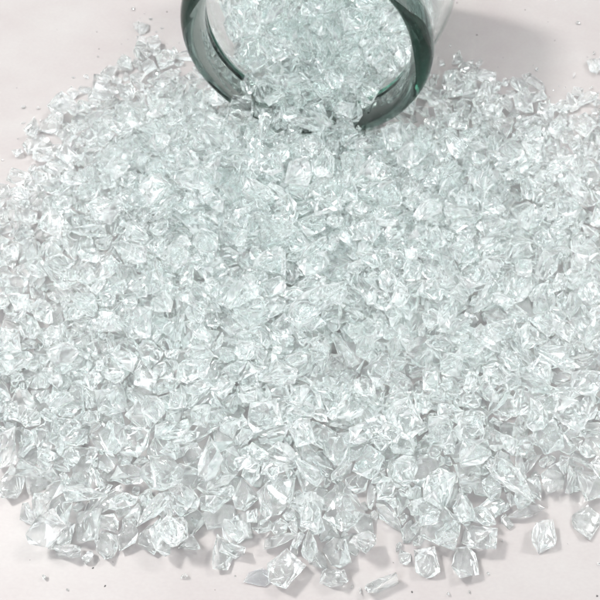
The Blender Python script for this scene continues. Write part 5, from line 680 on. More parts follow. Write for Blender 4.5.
22,38,835,986,54,-64,-62,9, 18,24,818,1001,38,4,-72,25, 26,39,774,992,55,-44,78,7, 13,22,862,954,15,30,-72,45, 6,17,776,1063,17,-4,77,29,
17,27,778,953,59,55,58,-31, 3,19,751,1018,55,54,-62,-24, 4,23,786,1090,30,-81,36,8, 8,48,750,1102,13,10,-7,62, 0,30,720,1104,52,38,20,30,
5,15,787,1137,20,-64,20,-47, 5,17,763,1160,6,32,4,30, 3,27,726,1161,10,27,-33,-11, 10,16,796,1158,10,-1,69,-34, 23,36,764,1152,32,-19,-15,-79,
20,14,770,1145,18,-54,22,-59, 22,54,743,1088,53,33,-64,-49, 3,23,793,1187,11,-60,23,-13, 18,29,698,1054,48,50,-46,-20, 4,23,768,1107,71,47,-74,3,
11,48,720,1155,48,41,66,9, 6,43,712,1204,16,-49,-54,48, 13,15,777,1222,4,57,-15,-26, 5,46,712,1254,21,-83,34,-11, 23,31,757,1231,25,50,9,64,
6,34,751,1262,44,31,-51,55, 1,16,745,1208,11,50,-33,67, 7,26,769,1274,12,-7,11,-69, 11,34,757,1191,11,32,42,0, 1,45,777,1191,37,-5,-73,-47,
6,60,799,1243,72,28,-83,-20, 5,36,738,1307,11,20,22,72, 17,18,778,1318,11,-17,-78,-40, 5,44,751,1296,36,79,39,-3, 13,38,749,1337,33,45,-45,-23,
22,30,779,1340,27,-25,51,27, 9,24,774,1300,24,-2,20,-86, 14,18,760,1336,8,16,26,-51, 9,37,746,1344,67,-7,77,-14, 9,15,742,1277,8,-61,-29,33,
9,26,799,1356,16,-4,-86,-12, 25,28,711,1296,35,7,-30,15, 20,16,809,1353,32,9,-70,48, 19,43,695,1297,52,24,13,80, 3,23,791,1337,57,36,21,-45,
14,20,799,1337,29,59,-19,-53, 0,48,722,1394,16,19,71,-52, 11,15,803,1372,5,56,26,-16, 1,32,718,1444,11,-64,-63,7, 11,20,791,1391,5,75,-41,-14,
27,31,744,1470,22,14,-3,86, 7,15,786,1446,7,0,13,-89, 3,36,754,1423,20,-5,-66,54, 3,19,750,1359,59,27,-46,63, 7,37,705,1456,54,-63,-24,58,
7,36,747,1450,58,-39,27,68, 17,46,772,1392,82,3,18,-12, 2,37,760,1527,21,-51,35,-58, 10,47,737,1537,34,22,53,38, 2,15,807,1524,5,1,18,82,
1,18,779,1564,8,-12,-14,62, 6,39,705,1511,38,-49,-45,50, 19,25,799,1473,16,69,-46,-1, 14,42,703,1567,43,-2,58,60, 9,21,758,1576,19,63,-20,-61,
15,46,674,1574,45,45,-36,-68, 17,35,729,1509,75,-14,-51,72, 5,44,771,1482,44,79,20,-39, 5,24,748,1494,11,19,72,48, 24,39,714,1603,9,71,-55,1,
19,14,802,1638,9,-18,-47,65, 11,13,757,1703,4,-5,85,28, 15,54,760,1617,12,15,-5,-62, 16,56,714,1631,49,-17,-10,87, 2,24,802,1603,16,-61,-42,41,
2,40,764,1689,40,-55,-61,12, 20,20,789,1629,29,64,36,-19, 13,23,749,1691,11,39,38,60, 1,46,781,1566,60,-22,-6,87, 10,16,800,1575,13,49,-43,58,
8,16,775,1664,6,-34,-83,-9, 19,38,697,1725,18,17,1,31, 14,14,775,1707,6,6,25,-9, 14,14,832,1764,5,49,-23,0, 1,36,712,1774,12,-76,47,-6,
8,19,803,1767,18,-53,26,52, 14,40,747,1747,27,-15,-34,62, 1,15,799,1719,7,-7,-20,79, 22,44,716,1759,52,81,-15,20, 2,41,718,1705,46,-52,71,15,
13,18,751,1721,38,-23,-27,-78, 11,16,797,1779,10,78,15,6, 3,26,719,1812,10,-31,57,-54, 0,41,759,1804,21,9,45,52, 17,48,733,1865,30,86,-3,-23,
25,54,675,1874,27,32,-75,-11, 11,20,775,1926,6,-18,59,61, 25,37,775,1904,10,-4,-2,3, 23,60,777,1963,26,-26,3,-67, 15,20,815,1878,11,-69,-14,12,
23,28,789,1893,28,-1,0,82, 20,32,843,730,10,-44,-53,36, 21,41,805,708,8,-15,31,-53, 20,35,804,682,15,71,-19,-44, 1,45,825,652,16,-3,-78,-18,
16,16,900,769,8,82,4,3, 15,55,872,691,33,-32,48,-62, 20,22,927,731,4,62,40,14, 12,37,843,794,10,-11,-85,-27, 14,22,896,856,12,-62,43,-12,
14,47,871,755,35,-53,20,63, 25,48,866,837,15,-10,-31,64, 17,24,903,826,14,29,77,36, 5,41,853,830,37,-8,5,88, 18,18,939,763,6,87,16,11,
1,38,826,813,34,46,-76,12, 5,43,842,917,7,9,85,-27, 17,27,899,973,11,-32,-1,54, 4,41,818,945,21,9,-68,-48, 18,23,882,883,8,9,-8,49,
19,41,899,917,26,-51,35,-30, 11,32,899,861,30,-10,7,-83, 12,51,842,1026,30,59,26,63, 10,18,882,1063,7,41,77,21, 22,50,839,1056,28,0,-33,-81,
10,40,806,1061,47,0,-61,-56, 17,14,885,999,10,-13,-8,-21, 3,25,900,1085,10,36,21,77, 18,26,846,976,21,-45,-2,-77, 8,20,877,1025,18,-81,16,-23,
3,49,867,962,35,46,-60,-32, 15,25,877,1001,21,54,-11,-71, 3,16,874,1099,7,18,-39,-31, 4,55,839,1115,9,-22,-48,-72, 4,24,907,1113,5,-22,-52,-70,
14,27,890,1180,13,4,-63,64, 10,50,868,1132,38,-31,-10,-47, 6,16,911,1136,8,29,42,63, 2,45,850,1143,60,16,-34,-36, 15,14,884,1194,8,-43,40,40,
16,45,797,1111,65,58,-55,-37, 13,22,913,1121,25,-1,14,69, 17,37,777,1153,63,11,-47,-72, 14,18,915,1085,15,-22,-33,-51, 15,25,904,1182,18,10,46,67,
0,39,892,1069,48,-65,51,-23, 7,27,930,1167,41,-30,19,-35, 11,51,864,1226,14,-5,62,54, 26,43,840,1265,28,-26,-19,83, 2,50,797,1240,22,7,2,-72,
11,40,821,1168,40,47,34,47, 19,15,900,1215,10,22,54,-52, 13,22,883,1243,17,-1,-54,-18, 25,50,824,1192,28,22,-9,54, 3,13,886,1229,6,19,-39,-29,
15,24,912,1240,16,-4,-25,69, 15,38,897,1184,37,-16,30,69, 8,17,889,1231,29,61,-14,-16, 18,34,855,1315,12,11,-4,75, 3,19,909,1322,8,50,49,55,
3,37,880,1267,27,-27,-24,79, 5,15,883,1362,3,2,86,-27, 9,40,814,1314,14,-36,67,-29, 6,20,908,1297,10,84,-29,-10, 1,42,794,1286,46,25,-21,57,
15,15,891,1286,6,-22,-87,9, 13,43,834,1336,38,36,70,26, 19,52,898,1324,38,43,-35,45, 6,44,844,1413,16,-46,-57,49, 0,18,896,1476,13,-32,-9,-67,
18,57,805,1410,37,-37,-46,61, 4,13,910,1390,3,16,-50,-47, 13,16,906,1476,19,45,35,-48, 12,37,778,1380,22,62,21,60, 19,16,892,1400,11,-6,56,-34,
18,43,781,1388,47,62,64,4, 25,33,771,1440,36,-55,-19,40, 1,60,883,1384,44,51,53,38, 5,30,837,1557,9,26,15,57, 2,17,885,1553,6,27,-4,-29,
15,36,841,1521,4,14,-20,-86, 5,22,871,1544,11,53,62,24, 1,24,806,1496,12,37,-1,-50, 13,15,846,1584,9,-5,-88,-17, 16,56,861,1474,30,-78,44,-9,
8,56,807,1461,80,-58,-63,26, 11,18,957,1505,12,10,-60,-30, 18,20,882,1505,11,6,25,79, 24,56,809,1537,34,-43,73,-14, 8,20,987,1539,36,15,15,85,
16,39,826,1647,21,-13,7,-86, 20,16,880,1615,4,53,51,23, 17,16,872,1671,10,87,-6,-20, 12,47,792,1680,13,43,-5,-73, 15,19,881,1692,3,19,-16,-82,
12,45,848,1620,19,-52,-47,54, 13,26,874,1582,8,18,35,48, 1,15,880,1637,6,40,-67,11, 2,56,851,1580,43,-9,-4,89, 18,17,878,1519,20,23,58,-59,
17,14,824,1681,9,25,84,5, 13,25,781,1583,30,-16,55,-31, 3,20,852,1540,21,71,-22,14, 6,46,851,1717,27,-35,-32,-53, 1,18,863,1772,10,30,26,10,
16,36,815,1741,25,-10,34,-64, 3,40,773,1736,24,-6,-21,49, 12,19,848,1743,3,61,-6,-60, 0,35,809,1734,52,-72,-6,16, 20,20,914,1731,10,-70,-45,4,
10,36,862,1675,45,57,-43,55, 17,18,885,1717,16,5,-60,-36, 3,43,835,1798,15,-62,-21,16, 3,54,797,1828,24,-47,-45,51, 21,40,826,1823,46,13,-85,-3,
10,23,884,1810,12,25,-1,47, 16,55,897,1757,33,12,-13,-37, 19,25,919,1928,16,78,-36,3, 9,38,945,893,16,-7,-8,18, 1,22,1001,916,11,-15,34,80,
2,38,946,830,14,-67,59,-4, 24,32,925,855,23,44,-16,76, 3,17,1019,962,6,-77,-47,-6, 7,35,951,942,17,-85,-27,4, 1,18,991,939,7,77,13,44,
17,40,926,1051,24,-32,81,19, 22,40,904,1040,30,-5,80,27, 13,40,919,1008,29,53,3,71, 18,27,1042,977,9,40,-80,-9, 10,36,990,979,13,40,77,21,
12,14,1065,967,2,11,61,21, 12,45,939,1111,5,10,61,22, 16,15,1016,1140,10,-25,-27,36, 15,34,922,1152,22,-23,-59,62, 1,15,986,1108,6,-83,33,-5,
19,16,1033,1154,6,30,-51,-33, 6,37,970,1093,18,64,63,6, 25,42,962,1110,42,-61,65,-7, 7,23,1045,1180,11,-5,-12,85, 26,46,949,1220,15,58,32,17,
2,43,969,1199,23,-37,44,-68, 8,19,990,1227,5,13,-9,56, 16,22,1005,1255,14,-78,20,35, 6,54,989,1159,19,2,73,-51, 0,41,907,1222,50,-10,78,-42,
20,16,1003,1224,12,76,4,-31, 16,43,940,1330,20,44,-14,-19, 20,45,951,1279,13,0,-69,57, 16,16,1002,1373,8,76,-29,-12, 2,38,923,1263,22,46,-16,-57,
11,52,947,1305,46,52,65,34, 1,21,976,1343,12,24,18,74, 14,51,942,1382,73,-76,-25,-17, 14,20,976,1372,10,-47,-44,48, 18,36,914,1436,14,3,-14,-46,
20,25,983,1420,5,69,-24,-31, 8,50,936,1403,24,-12,5,-62, 3,19,985,1395,8,-89,7,-6, 1,49,988,1410,49,-18,14,38, 3,26,972,1461,17,13,33,-43,
9,51,977,1469,48,-48,64,-28, 23,34,921,1444,47,-37,-7,-76, 29,34,928,1504,10,-88,17,1, 19,36,936,1480,31,-82,26,-26, 27,46,931,1521,33,38,-79,5,
4,18,963,1634,4,56,2,32, 25,53,987,1520,19,-12,3,56, 7,37,1092,1434,31,21,52,-10, 9,35,908,1603,22,38,-3,-33, 20,44,900,1562,34,-39,-56,18,
10,20,1013,1627,8,43,-69,-31, 8,16,1005,1656,5,-14,-6,-88, 4,44,945,1579,21,7,-71,-2, 0,39,982,1619,24,-72,17,41, 5,20,1010,1691,19,-57,26,61,
15,45,940,1630,33,-68,18,13, 16,16,1027,1548,12,-33,-30,42, 20,44,943,1723,9,49,49,31, 8,59,967,1702,28,-18,-2,-65, 17,15,1008,1741,6,-31,-10,69,
11,24,1031,1758,7,54,69,15, 0,52,977,1765,28,-76,-9,46, 2,15,962,1763,5,3,20,83, 0,42,906,1670,22,33,38,9, 4,16,1023,1740,15,-56,-47,-35,
19,26,1022,1787,9,38,11,42, 1,35,943,1803,17,-24,19,-70, 6,18,976,1811,8,10,6,-49, 14,23,980,1883,7,25,-48,-44, 25,48,993,1826,12,-75,43,-25,
9,44,941,1886,23,14,2,-88, 12,23,963,1842,3,61,10,-51, 12,49,859,1857,5,43,44,-18, 17,44,1026,1102,17,12,30,-81, 9,22,1100,1126,12,51,-60,-32,
3,48,1086,1173,17,-10,-42,-69, 0,20,1097,1095,15,42,53,-30, 28,42,1009,1049,21,24,32,68, 3,15,1076,1092,5,77,29,26, 28,40,969,1017,32,8,-83,5,
6,29,1026,1206,11,6,73,-51, 12,41,1075,1206,4,61,5,-55, 2,47,1045,1258,22,25,-20,67, 6,36,1123,1342,16,-78,-39,-14, 16,20,1085,1256,10,1,-82,-37,
4,33,1049,1303,6,25,-47,-36, 1,57,1003,1304,19,-72,-53,6, 8,24,994,1369,27,-88,-1,-19, 14,21,1075,1338,9,-65,3,19, 27,30,1095,1366,11,-5,59,-64,
24,45,1027,1426,8,-11,-89,6, 5,26,1096,1396,8,24,22,69, 16,52,1044,1382,34,-1,-42,75, 6,21,1082,1463,9,-7,10,80, 26,45,1145,1402,18,-43,-36,54,
3,22,1115,1425,7,42,-70,-22, 3,41,1053,1428,45,-11,-37,73, 4,14,1061,1435,6,-57,-62,14, 0,35,1050,1523,12,-76,21,18, 4,22,1116,1571,19,-12,58,-12,
15,24,983,1496,3,-2,25,77, 10,13,1105,1528,8,-82,-30,15, 6,57,1041,1480,27,-1,-90,-4, 0,48,1107,1506,26,-28,-85,-5, 5,46,1046,1594,7,-3,86,-27,
5,50,1072,1631,22,22,67,53, 2,15,1105,1596,5,1,20,85, 4,41,1120,1624,23,61,62,22, 16,15,1134,1599,9,-12,5,-81, 28,44,1065,1558,17,-14,-53,71,
3,47,1037,1700,13,67,46,32, 22,39,1078,1669,28,33,74,28, 0,21,1068,1706,8,4,74,-48, 13,52,1105,1713,30,-47,45,48, 5,32,1122,1679,21,-72,0,-31,
13,23,1117,1699,11,-25,61,-49, 10,52,-108,1755,180,-7,13,-47, 20,54,-131,1806,22,-15,33,-60, 18,24,-94,1830,148,65,-48,-14, 8,56,-175,1678,175,68,59,6,
0,22,-109,1767,212,35,29,6, 16,38,-58,1764,153,-80,-37,-15, 22,44,-29,1721,161,16,53,-70, 2,48,-55,1711,169,43,27,-74, 17,50,-115,1703,77,38,-53,7,
7,24,5,1778,179,-23,-26,80, 18,46,-109,1690,150,2,-84,29, 9,57,9,1747,146,-5,-3,-27, 0,20,57,1771,125,-69,-41,42, 26,46,32,1765,152,67,-35,-19,
14,19,63,1735,136,-28,-26,80, 13,50,18,1691,128,80,8,-21, 5,42,24,1639,95,31,-28,-66, 16,58,-56,1658,119,46,76,3, 15,50,36,1684,165,44,-75,-18,
4,32,114,1707,144,39,-53,-17, 16,20,133,1731,154,-40,63,-33, 19,32,84,1745,147,-20,50,-65, 18,24,151,1765,150,-10,-5,75, 8,46,109,1647,99,-60,15,0,
16,60,162,1626,51,-2,52,-65, 9,22,127,1717,179,58,55,-13, 27,46,81,1690,154,-55,52,45, 18,54,160,1691,180,65,45,40, 17,48,245,1664,59,-25,39,-77,
4,46,368,1577,70,-67,11,-32, 6,39,-111,1867,165,64,63,2, 19,47,-82,1882,162,29,62,-8, 26,44,-136,1845,202,-27,6,43, 16,51,-174,1845,245,-47,10,-55,
8,56,-140,1822,264,15,29,-19, 25,32,-113,1862,218,-81,-2,-29, 19,21,-85,1866,191,66,-38,-44, 10,35,45,1860,111,-4,82,-36, 17,46,3,1849,134,-70,-33,25,
6,59,-49,1840,152,23,-46,-41, 25,64,-104,1829,184,25,-82,27, 0,60,-33,1842,236,-64,-26,-31, 17,53,0,1862,245,-54,24,-67, 15,44,-73,1798,234,48,-36,64,
7,22,75,1859,194,-44,53,-57, 21,53,-82,1758,211,18,-6,85, 2,49,52,1816,120,2,-31,-84, 5,17,80,1850,100,12,-20,-20, 9,40,68,1860,141,-18,88,7,
11,43,24,1872,149,68,45,-37, 8,39,55,1827,165,-81,-3,-1, 1,50,58,1783,171,-9,21,-50, 20,16,85,1842,165,27,13,-55, 12,38,-27,1815,165,-44,-71,-35,
16,60,23,1812,206,-1,-68,-56, 10,33,15,1750,206,-8,39,79, 18,44,-31,1753,192,82,5,-37, 3,25,101,1857,170,34,83,-6, 10,46,118,1840,135,63,-21,57,
19,48,110,1804,176,-12,33,20, 4,17,140,1845,114,15,-53,27, 26,49,114,1775,156,-25,-11,85, 11,50,97,1757,179,28,11,-71, 8,27,172,1829,175,46,14,37,
8,46,80,1760,208,13,-19,79, 19,24,156,1798,194,48,61,-5, 18,35,62,1724,224,21,-34,74, 7,41,103,1753,235,16,-24,73, 1,24,139,1801,208,30,-64,54,
10,48,168,1785,248,-46,-13,-40, 20,47,161,1822,129,29,57,24, 15,39,196,1829,154,-77,38,-21, 0,47,198,1798,181,-2,62,-61, 8,25,260,1803,193,-22,-34,26,
22,45,219,1756,216,29,65,-49, 12,48,179,1763,189,26,-11,70, 3,20,240,1786,196,46,63,-30, 1,46,150,1749,215,-33,-46,68, 18,18,232,1775,195,9,62,48,
21,36,-152,1963,157,-34,47,-8, 18,15,-118,2011,130,-4,22,-39, 5,47,-154,1957,190,-22,-75,45, 8,23,-125,1986,146,56,49,17, 21,46,-181,1953,215,-32,-16,66,
25,61,-205,1961,231,-50,-58,26, 3,15,-102,1957,155,18,-31,-17, 11,55,-185,1945,267,-39,43,-48, 11,14,-192,2040,193,61,0,-54, 8,50,-102,1951,137,76,42,-22,
4,15,-43,2006,88,-21,-52,-63, 3,48,-70,1983,170,6,31,-65, 3,47,-112,1934,180,-27,29,-80, 4,54,-69,1905,208,-28,-61,60, 1,22,-51,1971,148,73,-16,48,
22,56,-109,1957,235,70,1,-35, 3,17,-79,1968,202,20,4,-37, 25,58,-149,1974,224,-21,-71,34, 22,48,-160,1912,221,-28,63,57, 24,58,-138,1885,191,48,-50,51,
17,45,-59,1831,274,-33,-25,50, 3,48,-22,1983,111,19,13,-86, 3,38,-19,1980,144,28,84,-2, 5,21,46,1990,79,-13,17,-5, 7,59,-27,1923,127,-65,14,-8,
22,61,-21,1947,178,13,-8,85, 8,19,-11,1968,131,8,-10,-70, 16,42,-7,1926,208,-31,12,-65, 25,47,21,1950,221,12,35,82, 1,51,40,1919,224,-41,-71,-14,
9,52,-28,1935,265,-2,-65,17, 18,26,35,1969,238,-40,25,37, 11,53,-65,1939,265,19,3,18, 7,21,-5,1962,252,81,-20,-7, 21,62,-47,1892,267,30,68,-45,
10,44,-88,1893,251,-20,40,60, 17,23,7,1971,272,-26,-84,-20, 17,51,70,1934,99,38,-19,-79, 27,52,74,1961,157,-7,79,43, 21,57,27,1958,100,69,50,-26,
16,23,117,1991,147,-32,8,-70, 11,42,28,1897,132,21,-62,21, 0,15,116,1948,207,5,34,46, 5,59,66,1941,175,-56,-5,5, 9,50,62,1903,155,-2,-90,2,
9,44,42,1873,192,-51,-51,44, 0,22,99,1928,216,35,-43,15, 17,47,89,1895,219,-66,-37,49, 5,32,130,1878,249,66,58,-3, 18,49,62,1866,253,57,31,58,
24,58,22,1890,266,-15,-59,41, 7,17,136,1956,254,-65,48,15, 22,52,-39,1757,228,86,18,-5, 12,19,128,1942,251,69,52,3, 18,55,118,1907,108,73,20,19,
7,15,175,1897,102,-28,-9,50, 23,46,139,1886,129,-20,33,-80, 14,51,156,1879,166,5,-85,28, 13,39,126,1902,181,-60,-35,33, 18,44,148,1933,185,-77,43,13,
25,42,138,1909,208,-46,-71,-8, 18,53,149,1858,205,-2,27,-51, 15,53,147,1853,226,23,0,-77, 20,16,182,1915,252,-64,49,38, 14,41,94,1814,232,18,-35,-70,
23,40,155,1825,258,-21,-10,74, 9,40,154,1888,268,-30,75,-40, 4,19,185,1873,233,7,-40,48, 28,52,238,1865,152,-35,3,68, 9,43,186,1874,118,-23,43,-68,
23,58,231,1895,168,-58,52,-42, 28,36,261,1899,219,50,70,-25, 29,52,213,1886,208,29,29,-74, 10,23,286,1934,211,-4,20,83, 0,47,193,1907,216,-47,26,-52,
23,56,196,1851,228,-66,-15,40, 16,57,218,1820,272,33,-56,-40, 4,44,198,1879,282,-28,-16,43, 4,19,276,1766,237,13,-70,-35, 26,52,280,1878,201,9,-23,-83,
3,36,304,1852,211,-75,-33,-19, 7,57,258,1811,238,55,-68,20, 9,48,261,1890,257,-29,-31,68, 14,62,306,1836,271,-33,72,-15, 14,42,-131,2060,174,-86,-5,-18,
13,22,-107,2092,139,20,-77,-21, 1,55,-154,2013,195,-75,7,-23, 24,42,-172,2058,198,-6,10,-28, 15,51,-171,2095,217,-59,63,-13, 10,54,-199,2060,244,30,33,17,
7,58,-170,2040,285,30,-19,70, 26,52,-154,1892,251,11,-80,-32, 8,16,-104,2107,147,46,-70,11, 2,45,-165,1989,301,-64,-8,18, 16,19,-136,2081,184,-18,54,48,
4,61,-78,2069,115,42,-16,-20, 22,64,-85,2039,150,-7,-35,70, 15,21,-30,2080,99,-63,-37,-41, 1,49,-96,2020,168,-35,-56,-54, 5,39,-83,1999,207,33,-1,-58,
19,46,-45,1974,220,-33,48,-64, 11,23,-29,2058,142,31,25,-74, 12,57,-54,2032,182,27,-78,-37, 26,40,-113,2053,196,-1,-87,-15, 10,49,-104,2048,243,9,-59,63,
8,59,-90,2022,258,8,22,-63, 18,59,-94,1978,295,12,-19,-79, 19,49,-137,1942,287,54,-46,-53, 5,19,-37,2066,248,27,-47,37, 26,52,-233,2036,286,49,11,-59,
4,48,17,2045,78,21,-40,-41, 21,33,-14,2046,89,-3,15,-72, 13,54,-7,2022,109,-9,45,70, 5,44,-13,2034,153,-84,-9,12, 16,20,18,2058,105,5,84,15,
12,45,16,2001,148,63,50,0, 16,18,24,2046,134,2,35,83, 29,52,4,2012,184,48,-41,-36, 5,16,-1,2059,124,-6,41,8, 7,32,41,1996,209,16,-65,-49,
11,45,9,2028,209,5,-86,20, 7,50,-13,2006,240,-85,25,-4, 3,21,36,2057,213,7,15,72, 15,47,0,2048,229,-5,-63,-63, 6,20,48,2045,228,-82,-37,3,
15,60,-2,2046,265,-5,37,63, 8,54,-30,1996,304,-75,-4,-49, 4,25,55,2119,257,-9,-29,-20, 9,50,65,1926,280,65,59,-3, 6,53,77,1997,86,75,-44,24,
2,46,66,1992,122,-3,38,71, 22,47,68,2021,139,-20,20,72, 15,16,112,2044,67,9,19,47, 21,47,104,2051,121,-13,17,81, 24,54,52,2047,163,-6,-74,-36,
4,22,134,2042,84,-4,81,-14, 0,45,74,2013,173,-8,72,-50, 16,26,115,2050,153,0,10,66, 7,61,99,1972,225,-9,-31,-77, 15,42,153,1915,245,-51,62,-22,
28,52,71,2005,250,81,34,-4, 10,42,114,2050,265,51,59,32, 15,23,124,2020,234,-21,44,-28, 9,32,99,2097,269,-11,-68,-44, 7,57,52,2069,276,25,-72,22,
13,46,82,2029,280,30,48,-61, 24,39,88,1860,263,84,-7,-30, 12,17,96,2072,289,70,-30,43, 5,44,157,1991,87,12,-34,-79, 8,32,131,1972,98,-87,21,-7,
23,46,118,1990,118,87,2,-22, 0,22,203,1993,102,63,33,-35, 4,46,171,1965,136,-42,38,-70, 0,38,167,2000,132,78,15,-13, 4,18,243,2021,175,-13,-73,11,
6,55,134,2019,181,42,21,77, 8,19,192,2015,160,-67,52,-7, 20,46,175,1978,187,-44,16,-15, 9,47,179,1966,214,-18,14,-79, 14,24,208,2026,225,27,27,-13,
1,38,168,2011,233,-65,-15,-10, 19,14,162,2012,203,-75,-25,37, 17,64,164,1953,281,-11,23,-82, 11,38,126,2007,253,31,-79,-29, 8,59,102,1905,285,55,16,67,
4,43,42,1986,294,31,80,-26, 19,17,182,2047,233,-68,-37,-23, 18,39,230,1988,113,-6,-22,49, 9,54,188,1933,120,73,2,22, 1,50,241,1969,150,-10,-46,-73,
9,21,239,2023,113,-6,27,-83, 9,44,255,1999,163,-10,63,-60, 12,53,225,1973,202,-7,43,-71, 13,59,236,1967,223,32,47,54, 11,53,242,1985,259,67,-54,0,
12,55,296,1969,267,11,-8,53, 6,18,320,1988,220,-86,-17,-4, 21,48,265,2028,258,-41,19,-64, 16,16,327,2015,210,5,88,16, 10,49,307,2022,280,-22,-19,85,
3,58,273,1960,306,2,59,-55, 20,62,292,1932,293,81,40,-5, 14,52,281,1938,164,-10,13,63, 18,52,308,1980,191,-85,10,17, 1,46,323,1940,207,-72,-44,0,
8,55,325,1915,244,-5,-16,-64, 1,32,370,1960,242,-73,18,-47, 5,54,339,2028,253,-76,-21,-21, 9,42,320,1984,243,21,83,-25, 14,52,365,1948,285,-50,6,58,
18,52,-136,2133,173,40,6,69, 24,49,-144,2136,201,2,-6,-70, 25,59,-131,2165,221,10,21,4, 18,23,-87,2192,213,68,48,-30, 14,47,-167,2187,222,13,49,46,
6,48,-177,2203,262,19,-21,-77, 10,64,-172,2127,269,-71,53,8, 19,61,-132,2269,269,41,-14,64, 21,49,-105,2200,271,-38,-69,44, 2,51,-71,2142,123,21,14,86,
5,14,-35,2156,99,50,39,51, 18,43,-94,2132,175,22,32,44, 4,25,-15,2148,95,-23,-74,21, 24,46,-44,2149,143,-2,-80,18, 24,58,-18,2166,139,-39,-13,-67,
16,57,-53,2140,195,-65,-58,-20, 20,58,-78,2106,217,35,48,64, 19,46,-71,2090,258,-1,-67,55, 16,18,7,2147,171,-85,27,10, 20,46,-42,2108,257,31,82,10,
2,57,-55,2144,275,2,-55,-56, 4,23,-32,2190,195,14,26,83, 0,55,-129,2161,283,48,-36,54, 27,51,-22,2192,297,20,-71,-32, 20,18,4,2233,251,72,-10,0,
27,52,-35,2074,302,-29,85,3, 10,37,32,2103,92,-47,-45,62, 25,51,-17,2097,97,6,6,79, 24,47,-14,2114,118,-57,-62,10, 23,47,-4,2098,134,27,-2,73,
11,44,30,2130,147,34,15,-68, 14,55,12,2092,153,53,-15,-29, 28,32,29,2081,183,50,44,33, 22,47,8,2088,198,82,17,1, 13,55,13,2112,231,-63,21,-45,
21,44,26,2154,252,1,-10,-48, 20,45,-6,2124,245,12,58,56, 20,61,-1,2141,275,-50,-54,37, 20,47,11,2153,311,-70,-25,-23, 12,27,33,2224,263,-1,66,23,
9,45,92,2107,88,24,75,43, 4,42,88,2070,83,-3,-10,-86, 20,19,118,2137,74,-39,-19,49, 8,38,60,2081,119,-19,-1,-83, 18,17,138,2146,74,25,-85,-13,
3,56,84,2093,139,-39,51,-63, 28,33,119,2130,94,-83,21,26, 7,20,126,2148,161,-47,-25,-70, 7,52,115,2100,171,57,-56,-32, 27,49,66,2111,193,26,-13,-74,
25,42,52,2142,218,-35,-65,44, 27,52,72,2062,208,-2,35,-70, 4,25,146,2123,186,42,-9,-30, 11,49,79,2042,234,-16,42,-77, 12,18,122,2135,194,-46,72,29,
29,37,77,2140,236,1,45,62, 10,45,55,2179,260,62,37,53, 10,18,142,2117,206,39,61,-49, 10,63,86,2168,301,9,-73,-46, 7,50,116,2088,316,-43,-18,63,
7,17,87,2167,242,-15,-44,68, 1,53,162,2082,95,-17,-19,69, 7,16,230,2117,100,48,-22,32, 16,55,199,2041,110,34,-75,-36, 4,47,209,2044,152,37,-30,-33,
29,52,145,2084,130,60,64,4, 5,19,230,2138,123,60,-59,-9, 25,48,170,2118,148,-4,-47,75, 1,20,242,2112,135,3,-9,-64, 21,52,189,2082,169,79,-43,-9,
23,49,179,2045,187,-57,-10,60, 17,57,149,2072,215,71,33,-45, 6,44,140,2123,245,-45,14,13, 12,51,181,2084,225,-2,-32,-78, 7,50,190,2112,270,75,-42,-24,
15,64,127,2145,261,36,-44,-69, 1,55,162,2071,295,-56,36,-60, 15,17,216,2152,247,-32,15,-79, 3,50,236,2086,120,7,8,88, 27,43,255,2136,115,47,74,9,
6,22,296,2119,134,33,-13,-68, 11,62,274,2054,144,53,-17,-64, 13,26,288,2105,172,-76,44,-10, 19,38,263,2039,179,-23,-42,-14, 0,48,223,2047,212,45,-40,-56,
5,36,203,2011,191,-7,80,34, 12,50,268,2029,214,-14,42,75, 24,48,278,2076,202,-5,-34,64, 11,27,351,2115,204,-63,11,-54, 18,53,284,2086,241,8,-13,-74,
2,54,252,2103,257,87,0,21, 11,50,217,2059,259,-47,61,41, 15,64,214,2031,300,-84,6,-5, 12,24,298,2136,275,-35,28,67, 18,48,316,2064,170,53,42,44,
21,56,328,2085,197,77,-30,-24, 8,47,333,2047,205,32,-3,43, 11,53,358,2009,216,49,68,16, 16,37,379,2058,241,-31,57,58, 24,52,330,2069,257,-29,-27,8,
15,39,316,2102,269,-5,-15,-88, 16,37,396,2091,269,11,-73,-22, 13,38,-128,2206,168,54,30,-29, 11,22,-82,2294,148,-8,-77,19, 0,60,-85,2225,188,5,-25,-77,
10,17,10,2294,166,42,-69,20, 26,51,-143,2224,227,-24,-68,46, 12,21,-90,2290,163,18,-5,-31, 4,45,-127,2274,225,62,63,-5, 16,15,-123,2263,180,-13,2,32,
14,32,-108,2287,188,-31,38,-64, 6,34,-107,2302,253,-6,6,-54, 25,39,-148,2311,241,-9,-14,-83, 2,19,-119,2312,185,31,43,73, 9,51,-136,2334,276,7,34,83,
3,25,-108,2323,209,-20,-37,-71, 2,58,-49,2219,133,-57,-61,28, 4,27,25,2272,99,18,-2,88, 9,57,-16,2269,152,-31,5,-68, 25,47,7,2246,159,-15,43,-66,
4,48,-4,2203,177,-50,71,18, 20,41,-7,2267,195,43,-50,-43, 0,44,-41,2291,208,50,-54,-16, 2,16,26,2287,125,23,-57,-18, 21,57,-68,2286,220,16,25,-64,
3,45,-102,2230,229,68,54,14, 28,52,-53,2238,227,-61,62,22, 0,48,-68,2238,269,-61,-5,30, 22,52,-27,2239,279,24,39,38, 8,17,16,2292,210,33,50,31,
26,40,63,2295,253,-2,62,61, 6,51,61,2216,96,-69,-49,-7, 16,39,36,2183,126,-24,36,79, 18,18,90,2259,81,-10,1,-81, 26,52,1,2221,118,-43,-47,38,
27,52,36,2233,140,-52,58,-44, 14,27,64,2262,103,61,-17,64, 21,45,72,2219,131,72,52,-13, 19,50,45,2186,174,65,-5,3, 14,24,89,2226,167,27,-3,71,
